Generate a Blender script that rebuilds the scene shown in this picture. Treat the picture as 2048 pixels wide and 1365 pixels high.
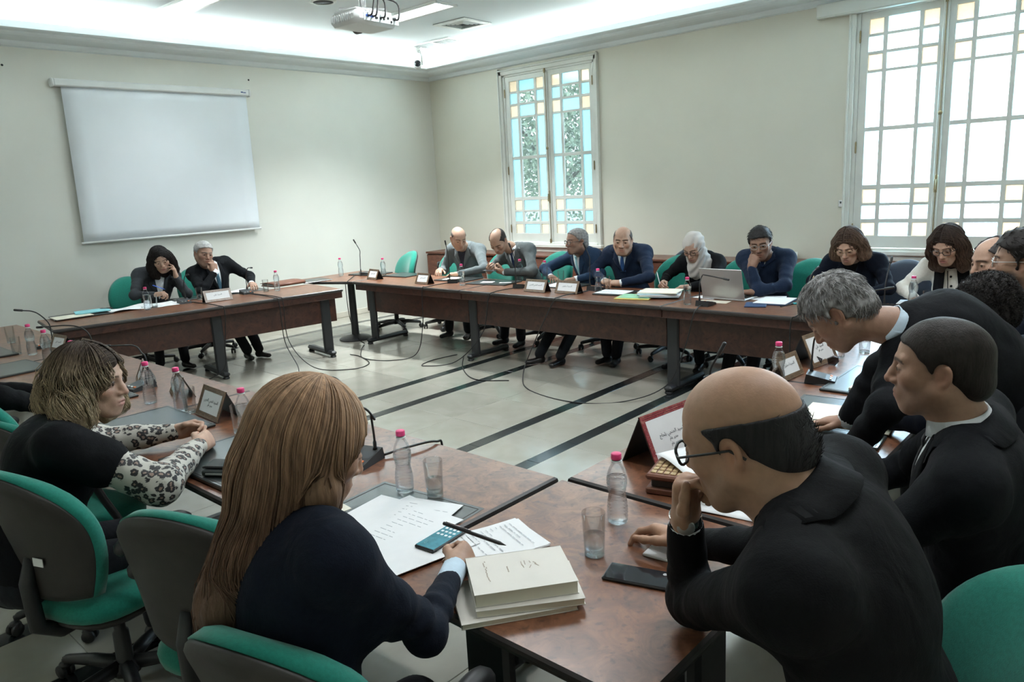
import bpy, bmesh, math, random
import numpy as np
from mathutils import Vector, Matrix, Quaternion

random.seed(7); np.random.seed(7)
SC = bpy.context.scene
COL = SC.collection
for o in list(bpy.data.objects): bpy.data.objects.remove(o)

# ------------------------------------------------------------------ camera
def cam_axes(yaw, pitch, roll):
    f = np.array([-math.sin(yaw)*math.cos(pitch), math.cos(yaw)*math.cos(pitch), -math.sin(pitch)])
    s = np.cross(f, [0, 0, 1]); s /= np.linalg.norm(s); u = np.cross(s, f)
    return s*math.cos(roll)+u*math.sin(roll), u*math.cos(roll)-s*math.sin(roll), f
_s, _u, _f = cam_axes(0.74061, 0.20922, -0.05294)
cd = bpy.data.cameras.new('camera'); cam = bpy.data.objects.new('camera', cd); COL.objects.link(cam)
cam.matrix_world = Matrix(((_s[0], _u[0], -_f[0], 0), (_s[1], _u[1], -_f[1], 0), (_s[2], _u[2], -_f[2], 1.78), (0, 0, 0, 1)))
cd.sensor_width = 36; cd.lens = 36*1489.9/2048; cd.clip_start = 0.02
cd.dof.use_dof = False
SC.camera = cam
SC.view_settings.view_transform = 'Standard'; SC.view_settings.look = 'None'
SC.view_settings.gamma = 1; SC.view_settings.use_curve_mapping = False
SC.view_settings.exposure = 1.75
SC.cycles.max_bounces = 10; SC.cycles.transparent_max_bounces = 24
SC.cycles.diffuse_bounces = 5; SC.cycles.glossy_bounces = 4; SC.cycles.transmission_bounces = 8
SC.cycles.caustics_reflective = False; SC.cycles.caustics_refractive = False
SC.cycles.sample_clamp_indirect = 6

# ------------------------------------------------------------------ world and daylight
W = bpy.data.worlds.new('sky'); SC.world = W; W.use_nodes = True
nt = W.node_tree; nt.nodes.clear()
out = nt.nodes.new('ShaderNodeOutputWorld'); bg = nt.nodes.new('ShaderNodeBackground')
tc = nt.nodes.new('ShaderNodeTexCoord'); sep = nt.nodes.new('ShaderNodeSeparateXYZ'); rmp = nt.nodes.new('ShaderNodeValToRGB')
nt.links.new(tc.outputs['Generated'], sep.inputs[0]); nt.links.new(sep.outputs['Z'], rmp.inputs[0])
rmp.color_ramp.elements[0].color = (0.86, 0.93, 0.97, 1); rmp.color_ramp.elements[0].position = 0.0
rmp.color_ramp.elements[1].color = (0.55, 0.76, 1.0, 1); rmp.color_ramp.elements[1].position = 0.8
nt.links.new(rmp.outputs[0], bg.inputs[0]); bg.inputs[1].default_value = 11.0
nt.links.new(bg.outputs[0], out.inputs[0])

def area(name, loc, rot, sx, sy, power, color=(1, 1, 1), portal=False, spread=math.pi):
    l = bpy.data.lights.new(name, 'AREA'); l.shape = 'RECTANGLE'; l.size = sx; l.size_y = sy
    l.energy = power; l.color = color; l.spread = spread
    o = bpy.data.objects.new(name, l); o.location = loc; o.rotation_euler = rot; COL.objects.link(o)
    if portal: l.cycles.is_portal = True
    return o
XL, YW, XR, YN, ZC = -8.99, 8.25, 2.6, -1.6, 3.72
W1, W2 = -6.665, -1.86                      # window centres
WH, WZ0, WZ1 = 0.86, 0.87, 3.27             # half width, sill and head
for i, wx in enumerate((W1, W2)):
    area('window_portal', (wx, YW+.45, (WZ0+WZ1)/2), (math.radians(-90), 0, 0), 2*WH, WZ1-WZ0, 1, portal=True)
# cool white strips hidden in the ceiling cove
area('cove_light', (XL+.17, (YW+YN)/2, 3.535), (math.pi, 0, 0), .10, YW-YN-.5, 80, (.93, 1, .99))
area('cove_light', ((XL+XR)/2, YW-.17, 3.535), (math.pi, 0, 0), XR-XL-.5, .10, 100, (.93, 1, .99))
# recessed louvre lamps
area('lamp_light', (-6.85, 6.02, 3.66), (0, 0, 0), 1.2, .26, 34, (.93, .99, 1), spread=1.9)
area('lamp_light', (-7.8, 3.9, 3.66), (0, 0, 0), .9, .26, 3, (.93, .99, 1), spread=1.7)

for lx, ly, pw in ((-3.4, 3.9, 16), (-3.4, 1.9, 6), (-.4, 1.9, 8), (-.4, 3.9, 14)):  # unseen lamps added to brighten the near tables and people
    area('lamp_light', (lx, ly, 3.66), (0, 0, 0), 1.2, .26, pw, (.95, .98, 1))
# ------------------------------------------------------------------ materials
def newmat(name):
    m = bpy.data.materials.new(name); m.use_nodes = True
    n = m.node_tree.nodes; b = n.get('Principled BSDF'); return m, m.node_tree, b
def mk(name, col, rough=.5, metal=0., spec=.5, var=.08, scale=8., bump=0., bscale=60., coat=0., sheen=0., stretch=(1, 1, 1), emit=None, crough=.1):
    m, t, b = newmat(name); N = t.nodes
    tc = N.new('ShaderNodeTexCoord'); mp = N.new('ShaderNodeMapping'); mp.inputs['Scale'].default_value = stretch
    t.links.new(tc.outputs['Object'], mp.inputs[0])
    nz = N.new('ShaderNodeTexNoise'); nz.inputs['Scale'].default_value = scale; nz.inputs['Detail'].default_value = 4
    t.links.new(mp.outputs[0], nz.inputs['Vector'])
    r = N.new('ShaderNodeValToRGB')
    r.color_ramp.elements[0].position = .3; r.color_ramp.elements[1].position = .7
    r.color_ramp.elements[0].color = (*[max(0, c*(1-var)) for c in col], 1); r.color_ramp.elements[1].color = (*[min(1, c*(1+var)) for c in col], 1)
    t.links.new(nz.outputs['Fac'], r.inputs[0]); t.links.new(r.outputs[0], b.inputs['Base Color'])
    b.inputs['Roughness'].default_value = rough; b.inputs['Metallic'].default_value = metal
    b.inputs['Specular IOR Level'].default_value = spec
    b.inputs['Coat Weight'].default_value = coat; b.inputs['Coat Roughness'].default_value = crough
    b.inputs['Sheen Weight'].default_value = sheen
    if emit: b.inputs['Emission Color'].default_value = (*emit[:3], 1); b.inputs['Emission Strength'].default_value = emit[3]
    if bump:
        n2 = N.new('ShaderNodeTexNoise'); n2.inputs['Scale'].default_value = bscale; n2.inputs['Detail'].default_value = 3
        t.links.new(mp.outputs[0], n2.inputs['Vector'])
        bp = N.new('ShaderNodeBump'); bp.inputs['Strength'].default_value = bump; bp.inputs['Distance'].default_value = .004
        t.links.new(n2.outputs['Fac'], bp.inputs['Height']); t.links.new(bp.outputs[0], b.inputs['Normal'])
    return m
def wood(name, dark, mid, light, rough=.3, coat=.3, scale=9., stretch=(1, 1, 1)):
    m, t, b = newmat(name); N = t.nodes
    tc = N.new('ShaderNodeTexCoord'); mp = N.new('ShaderNodeMapping'); mp.inputs['Scale'].default_value = stretch
    t.links.new(tc.outputs['Object'], mp.inputs[0])
    nz = N.new('ShaderNodeTexNoise'); nz.inputs['Scale'].default_value = scale; nz.inputs['Detail'].default_value = 8; nz.inputs['Roughness'].default_value = .68; nz.inputs['Distortion'].default_value = 1.2
    t.links.new(mp.outputs[0], nz.inputs['Vector'])
    r = N.new('ShaderNodeValToRGB'); e = r.color_ramp.elements
    e[0].position = .34; e[0].color = (*dark, 1); e[1].position = .66; e[1].color = (*light, 1)
    k = e.new(.5); k.color = (*mid, 1)
    t.links.new(nz.outputs['Fac'], r.inputs[0])
    n2 = N.new('ShaderNodeTexNoise'); n2.inputs['Scale'].default_value = scale*4; n2.inputs['Detail'].default_value = 3
    t.links.new(mp.outputs[0], n2.inputs['Vector'])
    r2 = N.new('ShaderNodeValToRGB'); r2.color_ramp.elements[0].position = .28; r2.color_ramp.elements[0].color = (.35, .3, .3, 1); r2.color_ramp.elements[1].position = .42; r2.color_ramp.elements[1].color = (1, 1, 1, 1)
    t.links.new(n2.outputs['Fac'], r2.inputs[0])
    mx = N.new('ShaderNodeMix'); mx.data_type = 'RGBA'; mx.blend_type = 'MULTIPLY'; mx.inputs['Factor'].default_value = .8
    t.links.new(r.outputs[0], mx.inputs['A']); t.links.new(r2.outputs[0], mx.inputs['B']); t.links.new(mx.outputs['Result'], b.inputs['Base Color'])
    b.inputs['Roughness'].default_value = rough; b.inputs['Coat Weight'].default_value = coat; b.inputs['Coat Roughness'].default_value = .12
    return m
def thin_glass(name, tint=(.95, .98, 1), gloss=.35, rough=.02):
    m, t, b = newmat(name); N = t.nodes; N.remove(b)
    o = N.get('Material Output'); tr = N.new('ShaderNodeBsdfTransparent'); gl = N.new('ShaderNodeBsdfGlossy'); mx = N.new('ShaderNodeMixShader'); lw = N.new('ShaderNodeLayerWeight')
    lw.inputs[0].default_value = gloss; gl.inputs['Roughness'].default_value = rough
    nz = N.new('ShaderNodeTexNoise'); nz.inputs['Scale'].default_value = 30
    r = N.new('ShaderNodeValToRGB'); r.color_ramp.elements[0].color = (*[c*.97 for c in tint], 1); r.color_ramp.elements[1].color = (*tint, 1)
    t.links.new(nz.outputs['Fac'], r.inputs[0]); t.links.new(r.outputs[0], tr.inputs[0])
    mr = N.new('ShaderNodeMapRange'); mr.inputs['To Max'].default_value = .42; t.links.new(lw.outputs['Fresnel'], mr.inputs['Value']); t.links.new(mr.outputs[0], mx.inputs[0]); t.links.new(tr.outputs[0], mx.inputs[1]); t.links.new(gl.outputs[0], mx.inputs[2]); t.links.new(mx.outputs[0], o.inputs[0])
    return m
def solid_glass(name, col, ior=1.33, rough=0.):
    m, t, b = newmat(name)
    b.inputs['Base Color'].default_value = (*col, 1); b.inputs['Transmission Weight'].default_value = 1; b.inputs['IOR'].default_value = ior; b.inputs['Roughness'].default_value = rough
    return m
def clear_fluid(name, tint, ior, f):
    # part straight-through, part refracted light, so that the things behind stay readable
    m, t, b = newmat(name); N = t.nodes; N.remove(b); o = N.get('Material Output')
    tr = N.new('ShaderNodeBsdfTransparent'); tr.inputs[0].default_value = (*tint, 1); g = N.new('ShaderNodeBsdfGlass'); g.inputs['IOR'].default_value = ior; g.inputs['Roughness'].default_value = 0
    nz = N.new('ShaderNodeTexNoise'); nz.inputs['Scale'].default_value = 40; r = N.new('ShaderNodeMapRange'); r.inputs['To Min'].default_value = f-.08; r.inputs['To Max'].default_value = f+.08
    mx = N.new('ShaderNodeMixShader'); t.links.new(nz.outputs['Fac'], r.inputs['Value']); t.links.new(r.outputs[0], mx.inputs[0]); t.links.new(tr.outputs[0], mx.inputs[1]); t.links.new(g.outputs[0], mx.inputs[2]); t.links.new(mx.outputs[0], o.inputs[0])
    return m
def pane_mat(name, tint, glow, f=.6):
    # figured coloured pane: part diffusing, part straight-through, with a thin gloss
    m, t, b = newmat(name); N = t.nodes; N.remove(b)
    o = N.get('Material Output'); tr = N.new('ShaderNodeBsdfTransparent'); tl = N.new('ShaderNodeBsdfTranslucent'); gl = N.new('ShaderNodeBsdfGlossy'); mx = N.new('ShaderNodeMixShader'); m2 = N.new('ShaderNodeMixShader')
    gl.inputs['Roughness'].default_value = .08; mx.inputs[0].default_value = .04; m2.inputs[0].default_value = f
    tc = N.new('ShaderNodeTexCoord'); v = N.new('ShaderNodeTexVoronoi'); v.inputs['Scale'].default_value = 60
    t.links.new(tc.outputs['Object'], v.inputs['Vector'])
    for c, s_ in ((tint, tr), (glow, tl)):
        r = N.new('ShaderNodeValToRGB'); r.color_ramp.elements[0].color = (*[k*.92 for k in c], 1); r.color_ramp.elements[1].color = (*c, 1)
        t.links.new(v.outputs['Distance'], r.inputs[0]); t.links.new(r.outputs[0], s_.inputs[0])
    t.links.new(tr.outputs[0], m2.inputs[1]); t.links.new(tl.outputs[0], m2.inputs[2]); t.links.new(m2.outputs[0], mx.inputs[1]); t.links.new(gl.outputs[0], mx.inputs[2]); t.links.new(mx.outputs[0], o.inputs[0])
    return m
def attr_mat(name, rough=.5, var=.1, scale=40., bump=.15, bscale=150., sss=0., sheen=0., spec=.4, coat=0., stretch=(1, 1, 1)):
    m, t, b = newmat(name); N = t.nodes
    a = N.new('ShaderNodeAttribute'); a.attribute_name = 'Col'
    tc = N.new('ShaderNodeTexCoord'); mp = N.new('ShaderNodeMapping'); mp.inputs['Scale'].default_value = stretch; t.links.new(tc.outputs['Object'], mp.inputs[0])
    nz = N.new('ShaderNodeTexNoise'); nz.inputs['Scale'].default_value = scale; nz.inputs['Detail'].default_value = 4; t.links.new(mp.outputs[0], nz.inputs['Vector'])
    r = N.new('ShaderNodeValToRGB'); r.color_ramp.elements[0].position = .3; r.color_ramp.elements[1].position = .7
    r.color_ramp.elements[0].color = (1-var, 1-var, 1-var, 1); r.color_ramp.elements[1].color = (1+var, 1+var, 1+var, 1)
    t.links.new(nz.outputs['Fac'], r.inputs[0])
    mx = N.new('ShaderNodeMix'); mx.data_type = 'RGBA'; mx.blend_type = 'MULTIPLY'; mx.inputs['Factor'].default_value = 1
    t.links.new(a.outputs['Color'], mx.inputs['A']); t.links.new(r.outputs[0], mx.inputs['B']); t.links.new(mx.outputs['Result'], b.inputs['Base Color'])
    n2 = N.new('ShaderNodeTexNoise'); n2.inputs['Scale'].default_value = bscale; t.links.new(mp.outputs[0], n2.inputs['Vector'])
    bp = N.new('ShaderNodeBump'); bp.inputs['Strength'].default_value = bump; bp.inputs['Distance'].default_value = .003
    t.links.new(n2.outputs['Fac'], bp.inputs['Height']); t.links.new(bp.outputs[0], b.inputs['Normal'])
    b.inputs['Roughness'].default_value = rough; b.inputs['Sheen Weight'].default_value = sheen; b.inputs['Specular IOR Level'].default_value = spec
    b.inputs['Coat Weight'].default_value = coat
    if sss: b.inputs['Subsurface Weight'].default_value = sss; b.inputs['Subsurface Radius'].default_value = (.012, .005, .003); b.inputs['Subsurface Scale'].default_value = 1.
    return m

M = {}
M['wall'] = mk('wall_paint', (.70, .68, .585), .6, var=.03, scale=1.2, bump=.06, bscale=90)
M['wall_left'] = mk('wall_paint_pale', (.73, .73, .67), .36, var=.03, scale=1.2, bump=.06, bscale=90)
M['ceil'] = mk('ceiling_paint', (.80, .86, .89), .8, var=.02, scale=2)
M['cornice'] = mk('cornice_plaster', (.78, .84, .86), .7, var=.02, scale=3)
M['frame'] = mk('window_paint', (.72, .73, .68), .45, var=.04, scale=6, bump=.05)
M['blind'] = mk('blind_board', (.70, .70, .64), .6, var=.03, scale=5)
M['base'] = mk('baseboard_marble', (.62, .58, .50), .3, var=.12, scale=5)
M['wood_top'] = wood('burl_top', (.095, .036, .018), (.165, .066, .033), (.245, .105, .052), .33, .12, 11)
M['wood_side'] = wood('mahogany_side', (.036, .012, .0075), (.056, .019, .0115), (.082, .029, .017), .38, .2, 9)
M['wood_cab'] = wood('cabinet_wood', (.09, .028, .016), (.14, .046, .026), (.2, .075, .042), .4, .15, 5, (1, 1, 4))
M['edge'] = mk('edge_band', (.035, .03, .028), .4, var=.15, scale=20)
M['blackmetal'] = mk('black_metal', (.022, .024, .026), .42, spec=.5, var=.1, scale=20)
M['plastic'] = mk('black_plastic', (.018, .019, .02), .45, var=.12, scale=30, bump=.05)
M['shell'] = mk('chair_shell', (.030, .027, .024), .55, var=.12, scale=18, bump=.08, bscale=200)
M['green'] = mk('green_fabric', (.010, .185, .135), .85, var=.12, scale=120, bump=.25, bscale=500, sheen=.25, spec=.2)
M['navyfab'] = mk('navy_fabric', (.02, .03, .05), .85, var=.12, scale=120, bump=.2, bscale=500, sheen=.2)
M['screen'] = mk('screen_fabric', (.80, .84, .88), .8, var=.015, scale=3)
M['white'] = mk('white_plastic', (.74, .76, .75), .4, var=.03)
M['paper'] = mk('paper', (.78, .79, .80), .7, var=.02, scale=20)
M['cream'] = mk('cream_paper', (.75, .72, .60), .7, var=.03, scale=20)
M['print'] = mk('printed_ink', (.08, .09, .11), .7)
M['greyink'] = mk('pencil_grey', (.42, .44, .47), .7)
M['leather'] = mk('desk_pad_leather', (.022, .028, .028), .34, var=.15, scale=30, bump=.08, bscale=260, coat=.4, crough=.2)
M['bookcover'] = mk('book_cover', (.68, .65, .59), .6, var=.03, scale=12)
M['cyan'] = mk('cyan_card', (.25, .60, .66), .6, var=.05)
M['greencard'] = mk('green_card', (.25, .50, .32), .6, var=.05)
M['yellowcard'] = mk('yellow_card', (.72, .62, .20), .6, var=.05)
M['palebluecard'] = mk('pale_blue_card', (.50, .70, .78), .6, var=.05)
M['navycard'] = mk('navy_card', (.02, .05, .12), .4, var=.1)
M['orange'] = mk('orange_card', (.75, .28, .10), .6, var=.05)
M['brownleather'] = mk('brown_leather', (.16, .06, .035), .45, var=.18, scale=20, bump=.15, bscale=150)
M['silver'] = mk('silver_metal', (.50, .51, .51), .38, metal=.7, var=.04)
M['chrome'] = mk('chrome', (.7, .7, .7), .18, metal=1, var=.03)
M['brass'] = mk('aged_brass', (.36, .29, .17), .4, metal=.8, var=.15, scale=30)
M['pink'] = mk('pink_cap', (.72, .05, .20), .4, var=.06, scale=60)
M['pet'] = thin_glass('pet_bottle', (.95, .975, .99), .22, .04)
M['glass'] = thin_glass('tumbler_glass', (.97, .985, .985), .22, .01)
M['water'] = clear_fluid('water', (.95, .98, 1.0), 1.33, .45)
M['thickglass'] = clear_fluid('glass_base', (.97, .99, .99), 1.45, .5)
M['lens'] = thin_glass('spectacle_lens', (.93, .95, .95), .25, .02)
M['darklens'] = thin_glass('sunglass_lens', (.12, .12, .13), .35, .03)
M['p_clear'] = pane_mat('pane_clear', (.36, .38, .38), (.07, .075, .075), .15)
M['p_blue'] = pane_mat('pane_blue', (.27, .36, .38), (.215, .295, .31), .85)
M['p_orange'] = pane_mat('pane_orange', (.36, .315, .255), (.30, .262, .215), .85)
M['p_clear_b'] = pane_mat('pane_clear_glare', (.95, .97, .98), (.5, .55, .6), .1)  # big window: same glass as above, paled to paint in its blown-out daylight
M['p_blue_b'] = pane_mat('pane_blue_glare', (.70, .88, .95), (.5, .6, .65), .2)  # blue glass with the overexposed daylight put into its tint
M['p_orange_b'] = pane_mat('pane_orange_glare', (.10, .078, .055), (.40, .335, .27), .9)  # orange glass whitened to stand in for stronger daylight
M['grille'] = mk('vent_dark', (.035, .04, .045), .6)
M['lampglow'] = mk('lamp_glow', (.9, .95, .95), .5, emit=(.9, 1, 1, 1.6))
M['plate'] = wood('plate_frame', (.12, .075, .045), (.20, .13, .08), (.30, .21, .13), .4, .1, 40, (1, 6, 1))
M['platered'] = wood('plate_frame_red', (.20, .022, .035), (.30, .05, .06), (.42, .20, .16), .4, .1, 40, (1, 6, 1))
M['platepale'] = wood('plate_frame_pale', (.34, .27, .23), (.46, .38, .33), (.60, .52, .47), .4, .1, 40, (1, 6, 1))
M['plateback'] = mk('plate_back', (.02, .017, .016), .45)
M['screenlit'] = mk('phone_screen', (.02, .08, .11), .15, var=.5, scale=40, emit=(.06, .28, .34, .18))
M['phoneglass'] = mk('phone_glass', (.02, .022, .026), .08, var=.3, scale=25)
M['cable'] = mk('cable_rubber', (.012, .012, .012), .5)
M['ledorange'] = mk('orange_ring', (.8, .2, .05), .4)
M['bluepen'] = mk('blue_pen', (.05, .14, .55), .4)
M['teal'] = mk('teal_plastic', (.05, .40, .45), .4)
M['gold'] = mk('gold_weave', (.42, .30, .15), .45, var=.3, scale=80)

# ------------------------------------------------------------------ mesh helpers
class MB:
    def __init__(s): s.v = []; s.f = []; s.mi = []; s.m = 0
    def add(s, v, f, mat=None):
        n = len(s.v); s.v += [tuple(p) for p in v]
        for q in f: s.f.append(tuple(i+n for i in q)); s.mi.append(s.m if mat is None else mat)
        return s
    def box(s, c, d, R=None, mat=None, bev=0.):
        x, y, z = d[0]/2, d[1]/2, d[2]/2
        if bev > 0:
            b = min(bev, x*.9, y*.9, z*.9)
            pts = []
            # chamfered box: 24 vertices
            for sx in (-1, 1):
                for sy in (-1, 1):
                    for sz in (-1, 1):
                        pts += [(sx*x, sy*(y-b), sz*(z-b)), (sx*(x-b), sy*y, sz*(z-b)), (sx*(x-b), sy*(y-b), sz*z)]
            idx = lambda a, b_, c_, k: ((a*2+b_)*2+c_)*3+k
            F = []
            for a in (0, 1):
                F.append([idx(a, 0, 0, 0), idx(a, 1, 0, 0), idx(a, 1, 1, 0), idx(a, 0, 1, 0)][::1 if a else -1])
                F.append([idx(0, a, 0, 1), idx(1, a, 0, 1), idx(1, a, 1, 1), idx(0, a, 1, 1)][::-1 if a else 1])
                F.append([idx(0, 0, a, 2), idx(1, 0, a, 2), idx(1, 1, a, 2), idx(0, 1, a, 2)][::1 if a else -1])
            for a in (0, 1):
                for b_ in (0, 1):
                    o = 1 if (a == b_) else -1
                    F.append([idx(a, b_, 0, 0), idx(a, b_, 0, 1), idx(a, b_, 1, 1), idx(a, b_, 1, 0)][::o])
                    F.append([idx(a, 0, b_, 0), idx(a, 0, b_, 2), idx(a, 1, b_, 2), idx(a, 1, b_, 0)][::-o])
                    F.append([idx(0, a, b_, 1), idx(0, a, b_, 2), idx(1, a, b_, 2), idx(1, a, b_, 1)][::o])
            for a in (0, 1):
                for b_ in (0, 1):
                    for c_ in (0, 1):
                        o = 1 if (a+b_+c_) % 2 else -1
                        F.append([idx(a, b_, c_, 0), idx(a, b_, c_, 1), idx(a, b_, c_, 2)][::o])
        else:
            pts = [(-x, -y, -z), (x, -y, -z), (x, y, -z), (-x, y, -z), (-x, -y, z), (x, -y, z), (x, y, z), (-x, y, z)]
            F = [(3, 2, 1, 0), (4, 5, 6, 7), (0, 1, 5, 4), (1, 2, 6, 5), (2, 3, 7, 6), (3, 0, 4, 7)]
        if R is not None: pts = [R @ Vector(p) for p in pts]
        return s.add([(p[0]+c[0], p[1]+c[1], p[2]+c[2]) for p in pts], F, mat)
    def tube(s, P, r, n=8, closed=False, mat=None, caps=True):
        P = [np.array(p, float) for p in P]; m = len(P)
        rr = r if hasattr(r, '__len__') else [r]*m
        V = []; up = None
        for i in range(m):
            a = P[(i-1) % m] if (closed or i > 0) else P[i]; b = P[(i+1) % m] if (closed or i < m-1) else P[i]
            t = b-a; t = t/(np.linalg.norm(t)+1e-12)
            if up is None:
                up = np.array([0, 0, 1.]) if abs(t[2]) < .9 else np.array([1., 0, 0])
            x = np.cross(up, t); x /= np.linalg.norm(x)+1e-12; y = np.cross(t, x); up = y
            for k in range(n):
                an = 2*math.pi*k/n; V.append(P[i]+rr[i]*(math.cos(an)*x+math.sin(an)*y))
        F = []
        for i in range(m if closed else m-1):
            j = (i+1) % m
            for k in range(n): F.append((i*n+k, i*n+(k+1) % n, j*n+(k+1) % n, j*n+k))
        if caps and not closed: F.append(tuple(range(n))[::-1]); F.append(tuple((m-1)*n+k for k in range(n)))
        return s.add(V, F, mat)
    def lathe(s, prof, n=20, mat=None, c=(0, 0, 0), R=None, caps=True):
        V = []; F = []; m = len(prof)
        for r, z in prof:
            for k in range(n):
                an = 2*math.pi*k/n; p = Vector((r*math.cos(an), r*math.sin(an), z))
                if R is not None: p = R @ p
                V.append((p[0]+c[0], p[1]+c[1], p[2]+c[2]))
        for i in range(m-1):
            for k in range(n): F.append((i*n+k, i*n+(k+1) % n, (i+1)*n+(k+1) % n, (i+1)*n+k))
        if caps:
            if prof[0][0] > 1e-5: F.append(tuple(range(n))[::-1])
            if prof[-1][0] > 1e-5: F.append(tuple((m-1)*n+k for k in range(n)))
        return s.add(V, F, mat)
    def grid(s, G, mat=None, thick=0., dirv=None):
        # G: rows x cols x 3 ; optional thickness along dirv (array or vector)
        G = np.array(G, float); a, b = G.shape[:2]
        V = G.reshape(-1, 3); F = [(i*b+j, i*b+j+1, (i+1)*b+j+1, (i+1)*b+j) for i in range(a-1) for j in range(b-1)]
        if thick:
            D = np.broadcast_to(np.array(dirv, float), G.shape).reshape(-1, 3)
            V2 = V-D*thick; n = a*b
            F2 = [tuple(x+n for x in q[::-1]) for q in F]
            rim = [j for j in range(b)]+[i*b+b-1 for i in range(1, a)]+[(a-1)*b+j for j in range(b-2, -1, -1)]+[i*b for i in range(a-2, 0, -1)]
            F3 = [(rim[(i+1) % len(rim)], rim[i], rim[i]+n, rim[(i+1) % len(rim)]+n) for i in range(len(rim))]
            return s.add(np.vstack([V, V2]), F+F2+F3, mat)
        return s.add(V, F, mat)
    def poly(s, pts, h, z0=0., mat=None):
        n = len(pts); V = [(p[0], p[1], z0) for p in pts]+[(p[0], p[1], z0+h) for p in pts]
        F = [tuple(range(n))[::-1], tuple(range(n, 2*n))]+[(i, (i+1) % n, (i+1) % n+n, i+n) for i in range(n)]
        return s.add(V, F, mat)
    def mesh(s, name, mats, smooth=False):
        me = bpy.data.meshes.new(name); me.from_pydata([tuple(map(float, p)) for p in s.v], [], s.f)
        mats = mats if isinstance(mats, (list, tuple)) else [mats]
        for m in mats: me.materials.append(M[m] if isinstance(m, str) else m)
        if len(mats) > 1: me.polygons.foreach_set('material_index', s.mi)
        if smooth: me.polygons.foreach_set('use_smooth', [True]*len(me.polygons))
        me.update(); return me
    def build(s, name, mats, parent=None, smooth=False, loc=None, rot=None, auto=None):
        o = bpy.data.objects.new(name, s.mesh(name, mats, smooth)); COL.objects.link(o)
        if parent is not None: o.parent = parent
        if loc is not None: o.location = loc
        if rot is not None: o.rotation_euler = (0, 0, rot) if not hasattr(rot, '__len__') else rot
        if auto is not None:
            o.data.polygons.foreach_set('use_smooth', [True]*len(o.data.polygons))
            o.data.set_sharp_from_angle(angle=math.radians(auto))
        return o
def tag(o, label, cat, group=None, kind=None):
    if label: o['label'] = label
    if cat: o['category'] = cat
    if group: o['group'] = group
    if kind: o['kind'] = kind
    return o
def empty(name, loc=(0, 0, 0), rz=0., label=None, cat=None, group=None, kind=None):
    o = bpy.data.objects.new(name, None); COL.objects.link(o); o.location = loc; o.rotation_euler = (0, 0, rz); o.empty_display_size = .05
    return tag(o, label, cat, group, kind)
def obj(name, me, parent=None, loc=(0, 0, 0), rz=0.):
    o = bpy.data.objects.new(name, me); COL.objects.link(o); o.parent = parent; o.location = loc
    o.rotation_euler = (0, 0, rz) if not hasattr(rz, '__len__') else rz
    return o
def copy_tree(o, parent=None):
    c = o.copy(); COL.objects.link(c); c.parent = parent
    for ch in o.children: copy_tree(ch, c)
    return c
def spline(P, n=8):
    # Catmull-Rom through points
    P = [np.array(p, float) for p in P]; Q = [2*P[0]-P[1]]+P+[2*P[-1]-P[-2]]; R = []
    for i in range(1, len(Q)-2):
        for k in range(n):
            t = k/n; a, b, c, d = Q[i-1], Q[i], Q[i+1], Q[i+2]
            R.append(.5*((2*b)+(-a+c)*t+(2*a-5*b+4*c-d)*t*t+(-a+3*b-3*c+d)*t**3))
    R.append(P[-1]); return R
# ------------------------------------------------------------------ room shell
def struct(o): o['kind'] = 'structure'; return o
# floor: cream marble tiles with pairs of dark border strips running towards the window wall
fl = struct(MB().box(((XL+XR)/2, (YW+YN)/2, -.03), (XR-XL+.6, YW-YN+.6, .05)).build('floor', mk('grout', (.30, .29, .26), .5)))
def tile_mat(name, cols, rough, vein):
    m, t, b = newmat(name); N = t.nodes
    oi = N.new('ShaderNodeObjectInfo'); tc = N.new('ShaderNodeTexCoord')
    nz = N.new('ShaderNodeTexNoise'); nz.inputs['Scale'].default_value = vein; nz.inputs['Detail'].default_value = 5; nz.inputs['Distortion'].default_value = .8; nz.noise_dimensions = '4D'
    ml = N.new('ShaderNodeMath'); ml.operation = 'MULTIPLY'; ml.inputs[1].default_value = 40; t.links.new(oi.outputs['Random'], ml.inputs[0]); t.links.new(ml.outputs[0], nz.inputs['W'])
    t.links.new(tc.outputs['Object'], nz.inputs['Vector'])
    r = N.new('ShaderNodeValToRGB'); r.color_ramp.elements[0].position = .3; r.color_ramp.elements[1].position = .7
    r.color_ramp.elements[0].color = (*cols[0], 1); r.color_ramp.elements[1].color = (*cols[1], 1); t.links.new(nz.outputs['Fac'], r.inputs[0])
    hs = N.new('ShaderNodeHueSaturation'); mr = N.new('ShaderNodeMapRange'); mr.inputs['To Min'].default_value = .93; mr.inputs['To Max'].default_value = 1.06
    t.links.new(oi.outputs['Random'], mr.inputs['Value']); t.links.new(mr.outputs[0], hs.inputs['Value']); t.links.new(r.outputs[0], hs.inputs['Color']); t.links.new(hs.outputs[0], b.inputs['Base Color'])
    b.inputs['Roughness'].default_value = rough; b.inputs['Coat Weight'].default_value = .25; b.inputs['Coat Roughness'].default_value = .08
    return m
M['tile'] = tile_mat('marble_tile', ((.33, .315, .265), (.41, .39, .335)), .2, 3.5)
M['striptile'] = tile_mat('dark_border_tile', ((.010, .013, .014), (.02, .024, .026)), .22, 14)
STR = [-8.42, -7.85, -5.25, -4.735, -3.56, -3.02]
sw = .105
cols = []; xs = XL
for s in STR+[None]:
    x1 = (s-sw/2) if s is not None else XR
    n = max(1, round((x1-xs)/.56))
    cols += [(xs+(x1-xs)*k/n, xs+(x1-xs)*(k+1)/n, 0) for k in range(n)]
    if s is not None: cols.append((x1, x1+sw, 1)); xs = x1+sw
cells = []
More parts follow.
